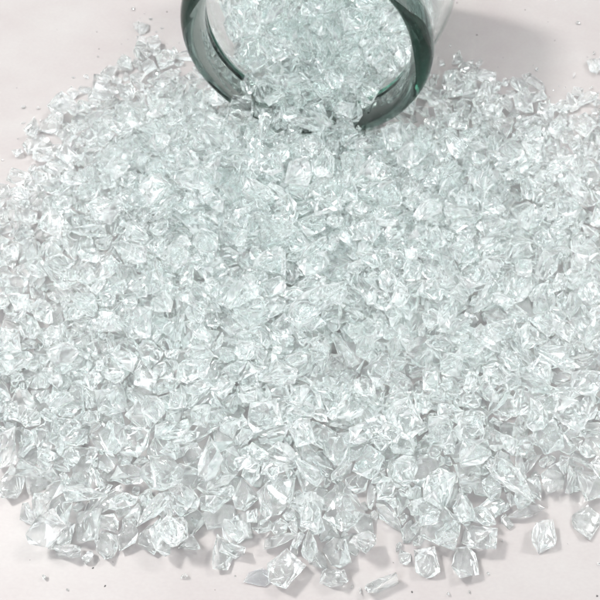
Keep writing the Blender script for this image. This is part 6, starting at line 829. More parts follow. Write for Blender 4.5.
16,57,56,2267,185,15,11,-23, 16,25,83,2325,188,69,-7,53, 21,46,41,2234,193,-68,39,10, 1,35,1,2167,203,-41,-60,-53, 18,14,24,2273,208,-2,-27,55,
16,48,17,2207,221,-30,77,32, 2,48,-42,2196,239,-5,10,-88, 20,54,14,2250,260,12,-62,-11, 11,56,-1,2305,254,-87,14,13, 5,17,60,2239,209,50,36,64,
8,51,115,2200,85,6,-16,-5, 16,26,167,2237,88,61,-58,24, 7,53,63,2148,108,-24,-57,-39, 19,57,109,2169,128,55,64,32, 12,56,104,2237,111,42,-5,-34,
13,17,125,2244,88,-22,5,84, 17,48,125,2243,151,-3,-34,83, 11,48,121,2203,181,31,29,-59, 14,19,182,2290,183,-3,39,33, 11,53,107,2179,188,-5,6,60,
14,20,171,2242,173,57,-62,-22, 14,48,85,2213,214,-69,-35,26, 13,18,147,2245,174,41,19,-35, 22,32,127,2249,215,64,63,3, 2,39,133,2209,230,22,-25,-12,
5,19,143,2285,154,85,-7,9, 23,54,96,2207,246,14,7,-85, 1,17,141,2244,227,28,-85,-5, 10,42,64,2251,276,-9,-9,85, 18,19,140,2250,240,59,66,6,
15,44,119,2216,264,13,25,-10, 29,52,153,2238,278,-68,40,-29, 1,16,180,2322,230,-10,-37,-2, 3,59,200,2186,110,4,-15,82, 11,23,255,2208,107,18,9,-87,
19,39,198,2131,118,6,50,-61, 11,23,237,2188,98,66,-3,-24, 5,52,202,2143,139,11,79,-38, 1,64,170,2161,162,57,68,-6, 11,46,171,2203,192,-29,-73,37,
5,32,213,2260,188,17,10,17, 19,43,173,2250,213,-52,-20,70, 19,44,146,2164,212,-20,6,82, 2,20,189,2215,219,-70,-8,16, 4,52,204,2142,220,-16,-2,68,
23,51,262,2176,234,-85,-19,-7, 24,54,248,2127,219,7,-86,-22, 6,21,278,2217,235,-17,-66,-9, 12,64,187,2176,234,-61,43,43, 16,59,222,2219,290,2,-39,81,
13,64,283,2205,142,45,-26,-72, 18,26,324,2237,163,-53,-11,-61, 11,64,239,2226,179,-5,18,11, 14,16,260,2252,106,39,59,-56, 15,39,249,2127,160,0,-73,52,
12,15,322,2175,142,75,-40,24, 24,48,247,2086,157,18,-78,-22, 9,47,256,2146,184,22,84,17, 12,49,294,2138,203,20,-68,-55, 29,47,262,2173,171,18,58,-66,
9,47,270,2184,201,2,58,-67, 1,57,313,2198,235,-36,-55,-10, 4,25,359,2226,268,74,7,47, 2,55,296,2166,268,17,13,-84, 28,49,236,2164,287,59,33,57,
11,21,355,2209,243,76,-33,-33, 4,32,239,2120,285,-20,-16,-78, 11,62,293,2152,141,-17,85,17, 29,52,358,2158,188,78,32,27, 5,42,375,2115,206,-46,39,-42,
13,39,376,2101,232,49,7,-2, 12,64,385,2139,234,53,-30,-57, 8,41,373,2196,268,59,33,26, 2,49,338,2144,256,56,45,39, 2,51,-77,2336,175,-49,6,-65,
23,36,-52,2356,178,-13,-71,20, 18,37,-106,2347,189,-12,23,-40, 20,15,-75,2382,156,61,58,14, 20,42,-147,2364,233,29,-20,-70, 18,44,-105,2381,241,68,16,56,
16,36,-96,2406,206,48,-27,-62, 2,25,-77,2391,170,2,13,-30, 23,37,-96,2431,241,-43,-31,-46, 18,34,-145,2379,265,37,-5,81, 19,54,19,2377,139,78,6,29,
3,58,28,2312,149,-34,-42,-2, 24,64,-28,2327,153,82,30,17, 18,26,-3,2385,121,-71,42,31, 11,56,-32,2382,169,38,-6,-45, 18,23,17,2411,137,48,-33,59,
24,44,51,2388,166,70,-53,-8, 6,17,122,2387,98,-88,-14,-6, 4,46,-5,2412,178,-42,-45,-34, 6,47,-17,2417,253,20,79,19, 17,16,57,2397,108,19,44,-33,
12,59,-37,2351,192,13,81,37, 10,48,-56,2382,226,84,27,1, 25,64,-75,2378,261,-63,-47,16, 4,23,6,2383,184,-12,-22,-33, 22,55,-66,2312,273,13,-33,-58,
3,45,49,2296,100,38,-18,-2, 4,48,69,2329,112,28,64,56, 10,21,153,2381,96,30,76,38, 12,51,65,2364,105,21,-77,-36, 6,47,119,2349,105,-20,15,-84,
22,57,96,2339,147,3,10,58, 29,52,130,2358,152,34,-81,-3, 11,58,106,2373,161,67,55,-5, 17,25,102,2399,128,-11,-68,51, 23,48,47,2352,197,88,9,-8,
20,23,65,2407,142,-49,35,-6, 0,58,21,2357,233,-77,-5,38, 6,42,72,2394,213,86,-22,-4, 29,45,56,2316,227,-4,62,-64, 13,27,80,2407,163,-18,-74,-2,
15,43,59,2360,235,30,54,65, 10,52,61,2398,268,5,49,75, 6,24,105,2397,184,0,-8,-68, 19,57,133,2289,108,-9,-58,67, 4,17,181,2310,82,51,-15,30,
25,56,197,2289,105,-18,19,-82, 21,57,193,2358,107,4,64,58, 14,46,164,2342,113,21,61,-44, 1,48,148,2313,148,-6,1,44, 20,53,153,2319,176,54,16,14,
9,24,219,2371,125,-3,-38,81, 0,44,177,2372,183,-50,-5,-43, 22,46,156,2337,207,11,-2,-70, 16,32,116,2263,197,-7,39,10, 11,52,100,2271,233,77,12,16,
16,20,191,2356,221,1,-89,3, 7,38,125,2297,222,-19,54,56, 25,63,119,2345,219,-21,10,79, 8,53,102,2344,275,63,-52,-38, 6,15,189,2277,192,50,-49,44,
18,56,152,2357,257,-52,-43,57, 9,50,223,2245,102,-39,-53,54, 19,57,203,2257,155,-34,-43,65, 9,14,232,2341,93,-26,59,-46, 3,45,236,2307,117,-17,-16,-58,
16,26,296,2341,133,23,82,-14, 17,37,253,2354,142,43,-12,64, 15,63,219,2331,165,-61,-26,59, 8,43,222,2355,180,47,44,58, 28,52,266,2319,186,42,-65,45,
23,57,228,2325,221,50,74,6, 10,18,272,2365,173,-19,32,-61, 1,62,178,2276,237,69,-54,17, 23,56,222,2298,254,19,-85,2, 11,21,331,2360,239,-61,29,44,
14,59,258,2273,273,-18,-40,-57, 6,26,338,2345,265,75,26,-42, 22,50,199,2317,293,-26,18,-84, 10,21,307,2349,294,-24,11,-69, 3,48,213,2368,258,-28,52,51,
11,18,233,2376,140,-1,-73,37, 1,64,293,2282,137,41,78,0, 7,38,333,2328,164,37,-15,-76, 10,16,340,2286,147,53,45,39, 16,60,302,2283,198,80,39,-5,
17,53,237,2245,214,-34,7,64, 16,51,272,2341,265,23,24,-78, 1,50,293,2353,208,40,-41,13, 6,54,351,2333,229,-32,-55,-27, 23,37,314,2242,232,2,18,-45,
6,14,323,2359,185,9,64,18, 13,50,330,2264,249,51,23,6, 14,24,357,2307,261,-76,-20,23, 16,48,320,2294,278,11,-89,-8, 19,18,386,2341,256,-19,-54,69,
23,45,350,2325,302,-31,-1,-40, 17,48,359,2228,191,-59,0,66, 26,46,385,2199,228,18,-21,-78, 13,44,361,2297,188,-15,51,-61, 20,42,359,2279,223,7,8,54,
24,35,331,2193,165,86,-13,-9, 11,32,414,2232,254,55,25,2, 17,56,404,2289,250,-42,-30,48, 19,53,403,2255,291,23,41,77, 12,52,-239,1750,54,4,-1,-10,
16,51,-334,1627,75,54,14,-7, 29,38,-248,1817,36,-1,1,-60, 5,51,-235,1513,71,45,5,-20, 4,41,-16,1587,111,-9,-22,-74, 14,54,-4,1400,86,-42,69,-30,
20,41,161,1549,70,31,-63,57, 2,40,98,1317,127,12,-33,-56, 22,47,215,1617,60,-36,16,-75, 23,41,302,1337,90,32,28,-7, 7,57,-331,1832,65,-28,-46,59,
12,62,-332,1526,39,-26,35,50, 21,54,-273,1638,45,65,50,28, 24,50,-212,1430,100,12,18,30, 22,53,29,1563,101,-42,80,-2, 13,59,26,1303,135,1,-57,70,
9,46,152,1598,78,-26,61,-36, 16,46,166,1356,126,-15,30,75, 8,39,259,1572,79,44,-76,20, 4,48,244,1339,125,-63,59,-22, 16,48,-423,1630,95,-33,82,-17,
10,46,-298,1587,91,-25,14,-81, 22,48,-232,1654,75,4,4,-62, 10,43,-166,1492,85,4,12,86, 25,46,15,1520,122,1,4,-68, 24,52,-63,1380,100,-26,-11,-85,
15,55,95,1517,81,26,9,-16, 8,40,202,1420,114,-15,-13,-19, 3,53,264,1496,80,-47,12,-25, 18,40,384,1349,80,71,44,-14, 15,55,-219,1789,70,45,68,-39,
13,54,-304,1532,76,-55,23,66, 13,52,-203,1699,109,-35,10,-51, 16,51,-225,1488,95,-7,89,-5, 13,49,-73,1563,115,66,-1,27, 20,49,-39,1393,108,-26,-36,57,
14,47,55,1471,114,-44,73,-27, 5,50,66,1439,71,-49,-75,10, 7,51,325,1664,93,8,81,6, 23,32,259,1403,66,-47,67,26, 29,52,-243,1723,77,-45,70,0,
2,51,-407,1416,93,9,-10,-87, 1,55,-159,1640,115,-48,-65,-36, 8,48,-140,1516,109,-67,-59,7, 24,40,-73,1658,177,-16,-24,32, 11,62,-19,1424,129,-24,14,-39,
15,56,173,1561,85,16,12,-77, 24,45,42,1403,89,42,-74,12, 5,42,303,1721,33,85,-16,17, 21,37,207,1369,104,-83,-31,-12, 21,49,-248,1585,77,58,-22,-36,
28,49,-384,1380,93,-7,66,-53, 9,40,-92,1607,134,4,52,-73, 8,58,-179,1432,118,23,-80,-28, 17,57,26,1579,139,8,8,-83, 13,47,37,1073,124,3,30,60,
5,42,144,1530,101,37,-11,71, 25,53,20,1362,119,18,-59,66, 8,48,252,1629,86,-16,18,-85, 8,48,254,1390,142,-58,-62,-28, 15,62,-304,1690,61,15,-14,-72,
20,39,-257,1446,98,-58,1,-68, 8,50,-196,1596,108,-25,-16,84, 7,49,-247,1376,146,74,-1,-39, 6,47,-57,1571,159,14,16,-44, 15,53,13,1444,102,-11,36,-18,
2,51,158,1604,140,37,-38,73, 5,33,105,1377,112,-31,-32,-28, 7,32,226,1542,101,26,-17,-21, 13,44,199,1443,141,-75,-24,21, 0,50,-530,2088,31,57,47,-49,
7,54,-327,1470,112,50,-57,45, 6,42,-249,1638,97,56,-28,-39, 21,55,-124,1421,96,-28,30,-76, 12,55,-119,1578,114,-47,57,32, 0,62,-3,1459,157,-44,71,-18,
19,49,152,1492,104,64,-3,37, 28,42,119,1410,102,89,13,-1, 14,50,346,1513,101,-42,41,-58, 9,55,364,1359,113,-5,-20,-84, 18,40,-525,1756,56,-77,42,4,
18,56,-420,1423,127,33,-83,-14, 2,52,-261,1703,108,18,-49,64, 6,32,-65,1477,129,44,-2,-19, 27,52,-20,1602,172,52,-73,2, 17,52,-43,1323,154,56,56,43,
23,35,88,1486,107,-75,-31,37, 12,62,138,1410,118,52,-6,-66, 12,37,454,1264,80,-51,73,12, 1,52,252,1446,102,-81,25,-3, 20,53,-385,1703,92,30,5,13,
18,41,-468,1429,83,-22,11,-86, 18,39,-142,1616,147,0,44,-55, 21,59,-98,1460,124,-31,-58,49, 0,33,39,1519,142,-12,-20,-77, 15,32,-119,1212,109,-65,52,0,
1,46,103,1514,119,59,-60,3, 24,62,69,1399,124,-8,-87,20, 13,33,280,1525,86,28,43,18, 19,50,210,1468,151,52,26,29, 15,42,-240,1905,18,50,26,49,
7,41,-423,1516,104,66,39,-42, 29,51,-104,1629,174,59,-64,-23, 13,46,-221,1535,123,-76,21,-31, 24,47,-7,1536,156,7,-22,52, 25,58,30,1222,118,-43,-21,18,
21,51,177,1541,126,-32,17,28, 14,44,98,1446,110,-18,-19,-72, 9,50,308,1584,85,-49,66,-35, 7,46,91,1076,127,21,81,-19, 22,44,-265,1859,61,2,-24,85,
2,56,-329,1530,126,-8,-12,79, 18,47,-208,1627,144,6,-32,25, 22,40,-131,1553,147,12,16,-57, 26,52,25,1616,190,10,-87,10, 0,39,-61,1529,160,2,87,7,
12,42,191,1621,93,43,53,-36, 7,55,75,1342,162,-32,-3,18, 3,37,211,1750,40,17,-40,-25, 16,59,457,1225,103,-55,37,30, 9,47,-276,1831,75,-17,-62,62,
24,54,-307,1605,121,-25,5,-63, 24,49,-212,1602,153,48,-13,-30, 6,55,-157,1502,143,29,81,27, 22,53,59,1650,189,-45,-77,8, 21,38,-101,1510,146,14,-3,88,
14,49,87,1556,147,77,38,27, 15,57,189,1282,133,16,23,72, 16,62,280,1629,119,58,66,19, 22,36,432,1462,89,12,-30,35, 9,52,-797,1771,24,1,79,-27,
9,62,-296,1659,108,-68,21,-15, 18,62,-243,1564,154,50,40,-48, 15,59,-267,1461,127,13,80,34, 3,40,2,1693,194,65,-43,42, 22,62,-60,1254,154,-8,-80,-41,
4,61,210,1571,127,-22,-61,-48, 18,51,112,1415,172,9,-37,27, 2,62,328,1563,115,-23,14,-84, 9,42,247,1491,111,-26,46,-58, 16,45,-152,1759,206,52,43,53,
8,47,-380,1513,113,74,12,-43, 17,51,-253,1650,153,-52,23,40, 4,62,-315,1423,155,27,1,15, 17,53,-93,1480,174,-1,31,-18, 20,45,-2,1397,144,-16,32,79,
24,43,179,1675,62,-55,-17,-20, 1,58,69,1485,152,-66,-44,-41, 21,47,209,1516,126,46,-55,-54, 2,54,324,1394,113,-40,-4,57, 4,52,-302,1761,76,-20,-36,-76,
5,46,-508,1635,83,-7,-10,-84, 6,44,-380,1573,100,36,61,-44, 14,43,-258,1520,137,51,-15,50, 10,33,87,1628,150,1,87,-15, 25,52,-73,1404,130,-63,3,-33,
13,49,131,1588,179,-38,28,76, 5,35,42,1419,142,73,46,-25, 23,62,146,1486,154,-29,-15,84, 20,51,453,1371,86,52,26,-1, 22,49,-450,1790,73,-51,73,-4,
8,49,-452,1284,114,58,-59,-12, 22,51,-196,1550,146,-41,-17,-28, 22,62,-162,1429,144,-76,-36,18, 8,56,-113,1388,153,14,48,73, 29,42,-125,1367,138,77,7,-2,
1,52,31,1528,188,25,-80,-2, 3,47,71,1389,181,-3,79,-38, 3,48,525,1556,107,16,-38,-41, 12,62,329,1277,103,35,68,-17,
]

# ---------------------------------------------------------------- scene set-up
sc = bpy.context.scene
C = bpy.data.collections.new('Scene Objects'); sc.collection.children.link(C)

def tag(o, label=None, cat=None, group=None, kind=None):
    for k, v in (('label', label), ('category', cat), ('group', group), ('kind', kind)):
        if v: o[k] = v
    return o
def mesh_obj(name, mesh, mat, parent=None):
    o = bpy.data.objects.new(name, mesh); C.objects.link(o)
    if mat is not None and not mesh.materials: mesh.materials.append(mat)
    if parent: o.parent = parent
    return o

# ---------------------------------------------------------------- materials
def new_mat(name):
    m = bpy.data.materials.new(name); m.use_nodes = True
    nt = m.node_tree; nt.nodes.clear()
    return m, nt, nt.nodes, nt.links
def nd(N, t, **kw):
    n = N.new(t)
    for k, v in kw.items(): setattr(n, k, v)
    return n
IOR = 1.45
def chip_glass(name, tint, milk, rough=.03):
    m, nt, N, L = new_mat(name)
    out = nd(N, 'ShaderNodeOutputMaterial'); tc = nd(N, 'ShaderNodeTexCoord')
    g = nd(N, 'ShaderNodeBsdfPrincipled')
    g.inputs['Base Color'].default_value = (*tint, 1); g.inputs['Roughness'].default_value = rough
    g.inputs['IOR'].default_value = IOR; g.inputs['Transmission Weight'].default_value = 1
    # bruised, crushed surface: a little white scatter in patches
    d = nd(N, 'ShaderNodeBsdfDiffuse'); d.inputs['Color'].default_value = (1, 1, 1, 1)
    t = nd(N, 'ShaderNodeBsdfTranslucent'); t.inputs['Color'].default_value = (1, 1, 1, 1)
    dt = nd(N, 'ShaderNodeMixShader'); dt.inputs[0].default_value = .5
    L.new(d.outputs[0], dt.inputs[1]); L.new(t.outputs[0], dt.inputs[2])
    n2 = nd(N, 'ShaderNodeTexNoise'); n2.inputs['Scale'].default_value = 2.2; n2.inputs['Detail'].default_value = 1
    L.new(tc.outputs['Object'], n2.inputs['Vector'])
    mr = nd(N, 'ShaderNodeMapRange'); mr.inputs[1].default_value = .38; mr.inputs[2].default_value = .68
    mr.inputs[3].default_value = milk*.35; mr.inputs[4].default_value = milk*2.0
    L.new(n2.outputs['Fac'], mr.inputs[0])
    m3 = nd(N, 'ShaderNodeMapRange'); m3.inputs[1].default_value = .45; m3.inputs[2].default_value = .7
    m3.inputs[3].default_value = rough; m3.inputs[4].default_value = .15
    L.new(n2.outputs['Fac'], m3.inputs[0]); L.new(m3.outputs[0], g.inputs['Roughness'])
    mx = nd(N, 'ShaderNodeMixShader'); L.new(mr.outputs[0], mx.inputs[0])
    L.new(g.outputs[0], mx.inputs[1]); L.new(dt.outputs[0], mx.inputs[2]); L.new(mx.outputs[0], out.inputs['Surface'])
    return m
TINT = (.960, .998, .992); MILK = .09
M_CHIP = chip_glass('crushed_glass', TINT, MILK)
M_FLAKE = chip_glass('bluish_glass_flake', (.955, .985, 1.0), .03)

def jar_glass(name, col, dens):
    m, nt, N, L = new_mat(name)
    out = nd(N, 'ShaderNodeOutputMaterial')
    g = nd(N, 'ShaderNodeBsdfPrincipled')
    g.inputs['Base Color'].default_value = (1, 1, 1, 1); g.inputs['Roughness'].default_value = 0.0
    g.inputs['IOR'].default_value = 1.5; g.inputs['Transmission Weight'].default_value = 1
    tc = nd(N, 'ShaderNodeTexCoord'); nz = nd(N, 'ShaderNodeTexNoise'); nz.inputs['Scale'].default_value = .8; nz.inputs['Detail'].default_value = 1
    L.new(tc.outputs['Object'], nz.inputs['Vector'])
    b = nd(N, 'ShaderNodeBump'); b.inputs['Strength'].default_value = .12; b.inputs['Distance'].default_value = .2
    L.new(nz.outputs['Fac'], b.inputs['Height']); L.new(b.outputs[0], g.inputs['Normal'])
    va = nd(N, 'ShaderNodeVolumeAbsorption'); va.inputs['Color'].default_value = col; va.inputs['Density'].default_value = dens
    L.new(g.outputs[0], out.inputs['Surface']); L.new(va.outputs[0], out.inputs['Volume'])
    return m
M_JAR = jar_glass('clear_bottle_glass', (.40, .62, .56, 1), .35)
M_RIM = jar_glass('green_tinted_thick_glass', (.20, .33, .29, 1), 1.65)

def table_mat():
    m, nt, N, L = new_mat('white_painted_board')
    out = nd(N, 'ShaderNodeOutputMaterial'); tc = nd(N, 'ShaderNodeTexCoord')
    g = nd(N, 'ShaderNodeBsdfPrincipled'); g.inputs['Roughness'].default_value = .5
    mp = nd(N, 'ShaderNodeMapping'); mp.inputs['Scale'].default_value = (.55, .9, 1); mp.inputs['Rotation'].default_value = (0, 0, .25)
    L.new(tc.outputs['Object'], mp.inputs[0])
    nz = nd(N, 'ShaderNodeTexNoise'); nz.inputs['Scale'].default_value = .55; nz.inputs['Detail'].default_value = 6; nz.inputs['Roughness'].default_value = .6
    L.new(mp.outputs[0], nz.inputs['Vector'])
    cr = nd(N, 'ShaderNodeValToRGB'); e = cr.color_ramp.elements
    e[0].position = .3; e[0].color = (.312, .285, .283, 1); e[1].position = .7; e[1].color = (.342, .325, .321, 1)
    L.new(nz.outputs['Fac'], cr.inputs[0])
    fg = nd(N, 'ShaderNodeTexNoise'); fg.inputs['Scale'].default_value = 16; fg.inputs['Detail'].default_value = 5; L.new(mp.outputs[0], fg.inputs['Vector'])
    fr = nd(N, 'ShaderNodeMapRange'); fr.inputs[1].default_value = .3; fr.inputs[2].default_value = .7; fr.inputs[3].default_value = .97; fr.inputs[4].default_value = 1.02
    L.new(fg.outputs['Fac'], fr.inputs[0])
    sm = nd(N, 'ShaderNodeVectorMath', operation='SCALE'); L.new(cr.outputs[0], sm.inputs[0]); L.new(fr.outputs[0], sm.inputs['Scale'])
    L.new(sm.outputs[0], g.inputs['Base Color'])
    n2 = nd(N, 'ShaderNodeTexNoise'); n2.inputs['Scale'].default_value = 9; n2.inputs['Detail'].default_value = 4
    L.new(mp.outputs[0], n2.inputs['Vector'])
    b = nd(N, 'ShaderNodeBump'); b.inputs['Strength'].default_value = .10; b.inputs['Distance'].default_value = .02
    L.new(n2.outputs['Fac'], b.inputs['Height']); L.new(b.outputs[0], g.inputs['Normal'])
    L.new(g.outputs[0], out.inputs['Surface'])
    return m
def grit_mat():
    m, nt, N, L = new_mat('dark_grit')
    out = nd(N, 'ShaderNodeOutputMaterial'); g = nd(N, 'ShaderNodeBsdfPrincipled')
    nz = nd(N, 'ShaderNodeTexNoise'); nz.inputs['Scale'].default_value = 20
    cr = nd(N, 'ShaderNodeValToRGB'); e = cr.color_ramp.elements
    e[0].color = (.03, .03, .035, 1); e[1].color = (.16, .15, .15, 1)
    L.new(nz.outputs['Fac'], cr.inputs[0]); L.new(cr.outputs[0], g.inputs['Base Color']); g.inputs['Roughness'].default_value = .7
    L.new(g.outputs[0], out.inputs['Surface']); return m

# ---------------------------------------------------------------- table
bm = bmesh.new()
bmesh.ops.create_cube(bm, size=1, matrix=Matrix.Translation((0, 16, -1.25)) @ Matrix.Diagonal((90, 70, 2.5, 1)))
bmesh.ops.bevel(bm, geom=bm.edges[:], offset=.3, segments=3, affect='EDGES')
me = bpy.data.meshes.new('table_surface'); bm.to_mesh(me); bm.free()
tag(mesh_obj('table_surface', me, table_mat()), 'smooth white painted table top with faint pinkish grain', kind='structure')

# ---------------------------------------------------------------- fragment meshes
def fracture(k, cuts, sub_seed=0):
    "convex hull of the fragment, each facet dished and rippled inwards like broken glass"
    bm = hull_bm(k); r = random.Random(k*7+1)
    ln = bm.edges.layers.int.new('rim')
    for e in bm.edges:
        a = e.calc_face_angle(0)
        e[ln] = 1 if a > math.radians(20) else 0
    vs, fs, fac = [], [], []
    n = cuts+1
    idx = {}
    def vid(key, p):
        if key not in idx: idx[key] = len(vs); vs.append(p)
        return idx[key]
    size = min(1, .9)
    for f in bm.faces:
        a, b, c = [v.co.copy() for v in f.verts]; ia, ib, ic = [v.index for v in f.verts]
        nrm = f.normal.copy(); area = f.calc_area()
        org = a + (b-a)*r.uniform(-.6, 1.2) + (c-a)*r.uniform(-.6, 1.2); fq = r.uniform(9, 20); am = r.choice((0, 0, 0, 0, .008)); ph = r.uniform(0, 6)
        dish = r.choice((0, .015, .03, .055, .09))*math.sqrt(area)
        loc = {}
        for i in range(n+1):
            for j in range(n+1-i):
                u, v = i/n, j/n; w = 1-u-v
                p = a*w+b*u+c*v
                t = min(1, 27*u*v*w)
                key = ('f', f.index, i, j)
                if i == 0 and j == 0: key = ('v', ia)
                elif i == n: key = ('v', ib)
                elif j == n: key = ('v', ic)
                elif j == 0: key = ('e', min(ia, ib), max(ia, ib), i if ia < ib else n-i)
                elif i == 0: key = ('e', min(ia, ic), max(ia, ic), j if ia < ic else n-j)
                elif i+j == n: key = ('e', min(ib, ic), max(ib, ic), j if ib < ic else n-j)
                if key not in idx:
                    q = p.copy()
                    if key[0] == 'f': q -= nrm*(dish*t + am*min(1, t*2)*(1+math.sin((p-org).length*fq+ph)))
                    nv = noise.noise_vector(p*2.2+Vector((k*3.1, 0, 0)))
                    q += nv*.03
                    q *= .97
                    vid(key, q)
                loc[(i, j)] = idx[key]
        for i in range(n):
            for j in range(n-i):
                fs.append((loc[(i, j)], loc[(i+1, j)], loc[(i, j+1)]))
                if i+j < n-1: fs.append((loc[(i+1, j)], loc[(i+1, j+1)], loc[(i, j+1)]))
    bm.free()
    return np.array(vs, dtype=np.float32), np.array(fs, dtype=np.int32)
def make_mesh(name, v, f, mat, sharp=13):
    me = bpy.data.meshes.new(name)
    me.from_pydata(v.tolist(), [], f.tolist()) if len(v) < 5000 else _fast(me, v, f)
    me.shade_smooth(); me.set_sharp_from_angle(angle=math.radians(sharp))
    me.materials.append(mat)
    return me
def _fast(me, v, f):
    me.vertices.add(len(v)); me.vertices.foreach_set('co', v.astype(np.float32).ravel())
    me.loops.add(f.size); me.loops.foreach_set('vertex_index', f.astype(np.int32).ravel())
    me.polygons.add(len(f)); me.polygons.foreach_set('loop_start', np.arange(0, f.size, 3, dtype=np.int32))
    me.polygons.foreach_set('loop_total', np.full(len(f), 3, dtype=np.int32))
    me.update(calc_edges=True)
HI = [fracture(k, 6) for k in range(NPROTO)]
LO = [fracture(k, 2) for k in range(NPROTO)]
HI_ME = [make_mesh('glass_chip', v, f, M_CHIP) for v, f in HI]

# ---------------------------------------------------------------- where every fragment came to rest
rec = np.array(REST, dtype=float).reshape(-1, 8)
K = rec[:, 0].astype(int); S = rec[:, 1]/100; P = rec[:, 2:5]/100; Q = rec[:, 5:8]/90
Q = np.concatenate([np.sqrt(np.clip(1-(Q**2).sum(1), 0, 1))[:, None], Q], 1); Q /= np.linalg.norm(Q, axis=1)[:, None]
def rotm(q):
    w, x, y, z = q
    return np.array([[1-2*(y*y+z*z), 2*(x*y-z*w), 2*(x*z+y*w)], [2*(x*y+z*w), 1-2*(x*x+z*z), 2*(y*z-x*w)], [2*(x*z-y*w), 2*(y*z+x*w), 1-2*(x*x+y*y)]])
def project(p):
    c, s = math.cos(PITCH), math.sin(PITCH)
    z = p[..., 2]-CAM_H
    d = p[..., 1]*c - z*s; up = p[..., 1]*s + z*c
    return 300+FPX*p[..., 0]/d, 300-FPX*up/d, d
# how much of each fragment shows (a coarse depth buffer, 2 cells per photo pixel side)
G = 300
zb = np.full((G, G), 1e9); own = np.full((G, G), -1)
PX, PY, PD = project(P)
for i in np.argsort(PD):
    v = HI[K[i]][0][::9]*S[i] @ rotm(Q[i]).T + P[i]
    x, y, d = project(v); r = max(.6, .36*math.hypot(np.ptp(x), np.ptp(y))/2*1.1)/2
    cx, cy = x.mean()/2, y.mean()/2
    x0, x1, y0, y1 = int(max(0, cx-r)), int(min(G-1, cx+r))+1, int(max(0, cy-r)), int(min(G-1, cy+r))+1
    if x0 >= x1 or y0 >= y1: continue
    yy, xx = np.mgrid[y0:y1, x0:x1]
    m = ((xx-cx)**2+(yy-cy)**2 < r*r) & (zb[y0:y1, x0:x1] > d.min())
    zb[y0:y1, x0:x1][m] = d.min(); own[y0:y1, x0:x1][m] = i
seen = np.bincount(own[own >= 0], minlength=len(K))
order = np.argsort(-seen)
singles = list(range(len(HERO_LABELS))) + [int(i) for i in order if i >= len(HERO_LABELS)][:N_SINGLE-len(HERO_LABELS)-1]
sset = set(singles)

# ---------------------------------------------------------------- the single fragments
JI = jar_matrix().inverted()
def look(i):
    k = K[i]
    if k >= 26: return 'long thin splinter of clear glass'
    if k >= 22: return 'flat flake of clear glass'
    return 'large chunky chip of clear glass' if S[i] > .50 else 'medium chunky chip of clear glass' if S[i] > .38 else 'small chunky chip of clear glass'
def where(i):
    l = JI @ Vector(P[i]); x, y = PX[i], PY[i]
    if l.z > -.1 and math.hypot(l.x, l.y) < 3.6: return 'inside the jar mouth'
    if y < 200 and 180 < x < 440: return 'just in front of the jar mouth'
    side = 'left' if x < 210 else 'right' if x > 400 else 'middle'
    row = 'back' if y < 200 else 'centre' if y < 380 else 'lower part' if y < 480 else 'front edge'
    if side == 'middle': return 'in the middle of the heap' if row == 'centre' else 'on the heap, %s middle' % row
    return 'on the heap, %s %s' % (row, side) if row != 'centre' else 'on the %s flank of the heap' % side
for n, i in enumerate(singles):
    o = mesh_obj('glass_splinter' if K[i] >= 26 else 'glass_flake' if 22 <= K[i] < 26 else 'glass_chip', HI_ME[K[i]], None)
    o.location = P[i]; o.scale = (S[i],)*3; o.rotation_mode = 'QUATERNION'; o.rotation_quaternion = Q[i]
    if i < len(HERO_LABELS): tag(o, HERO_LABELS[i], 'glass chip', 'glass chips spilled from the jar'); continue
    lab = look(i) + ' ' + where(i)
    tag(o, lab, 'glass chip', lab.replace('splinter', 'splinters').replace('flake', 'flakes').replace('chip of', 'chips of'))
# thin bluish sliver lying flat on the table in front of the heap
v, f = fracture(19, 6)
v = v*np.array([.46, .38, .06]) ; me = make_mesh('glass_sliver', v, f, M_FLAKE)
o = mesh_obj('glass_sliver', me, None); x, y = unproj(258, 580); o.location = (x, y, .045); o.rotation_euler = (0, 0, .3)
tag(o, 'thin pale bluish sliver of glass lying flat on the table before the front edge', 'glass chip')
# specks of grit on the bare table
M_GRIT = grit_mat(); rg = random.Random(4)
bm = bmesh.new(); bmesh.ops.create_icosphere(bm, subdivisions=2, radius=1)
for vv in bm.verts: vv.co += noise.noise_vector(vv.co*1.6)*.5
bm_me = bpy.data.meshes.new('grit_speck'); bm.to_mesh(bm_me); bm.free()
for px, py, r in ((93,568,.038),(105,586,.036),(113,562,.018),(97,32,.034),(99,49,.036),(57,30,.02),(167,12,.045),(477,35,.045),(457,3,.04),(525,10,.03),(503,58,.034),(412,592,.036),(597,596,.036),(282,582,.04),(42,120,.02),(30,560,.015),(548,22,.02),(215,590,.016)):
    r *= .62
    o = mesh_obj('grit_speck', bm_me, M_GRIT); x, y = unproj(px, py); o.location = (x, y, r*.35)
    o.scale = (r, r*rg.uniform(.6, .95), r*.5); o.rotation_euler = (0, 0, rg.uniform(0, 6))
    tag(o, 'tiny dark grit speck lying on the bare white table', 'speck', 'grit specks on the bare table')
# the rest of the heap, which nobody could count: one mesh
deep = np.array([seen[i] == 0 for i in range(len(K))])
VV, FF, base = [], [], 0
for i in range(len(K)):
    if i in sset: continue
    v, f = (LO if deep[i] or S[i] < .16 else HI)[K[i]]
    VV.append(v*S[i] @ rotm(Q[i]).T.astype(np.float32) + P[i].astype(np.float32)); FF.append(f+base); base += len(v)
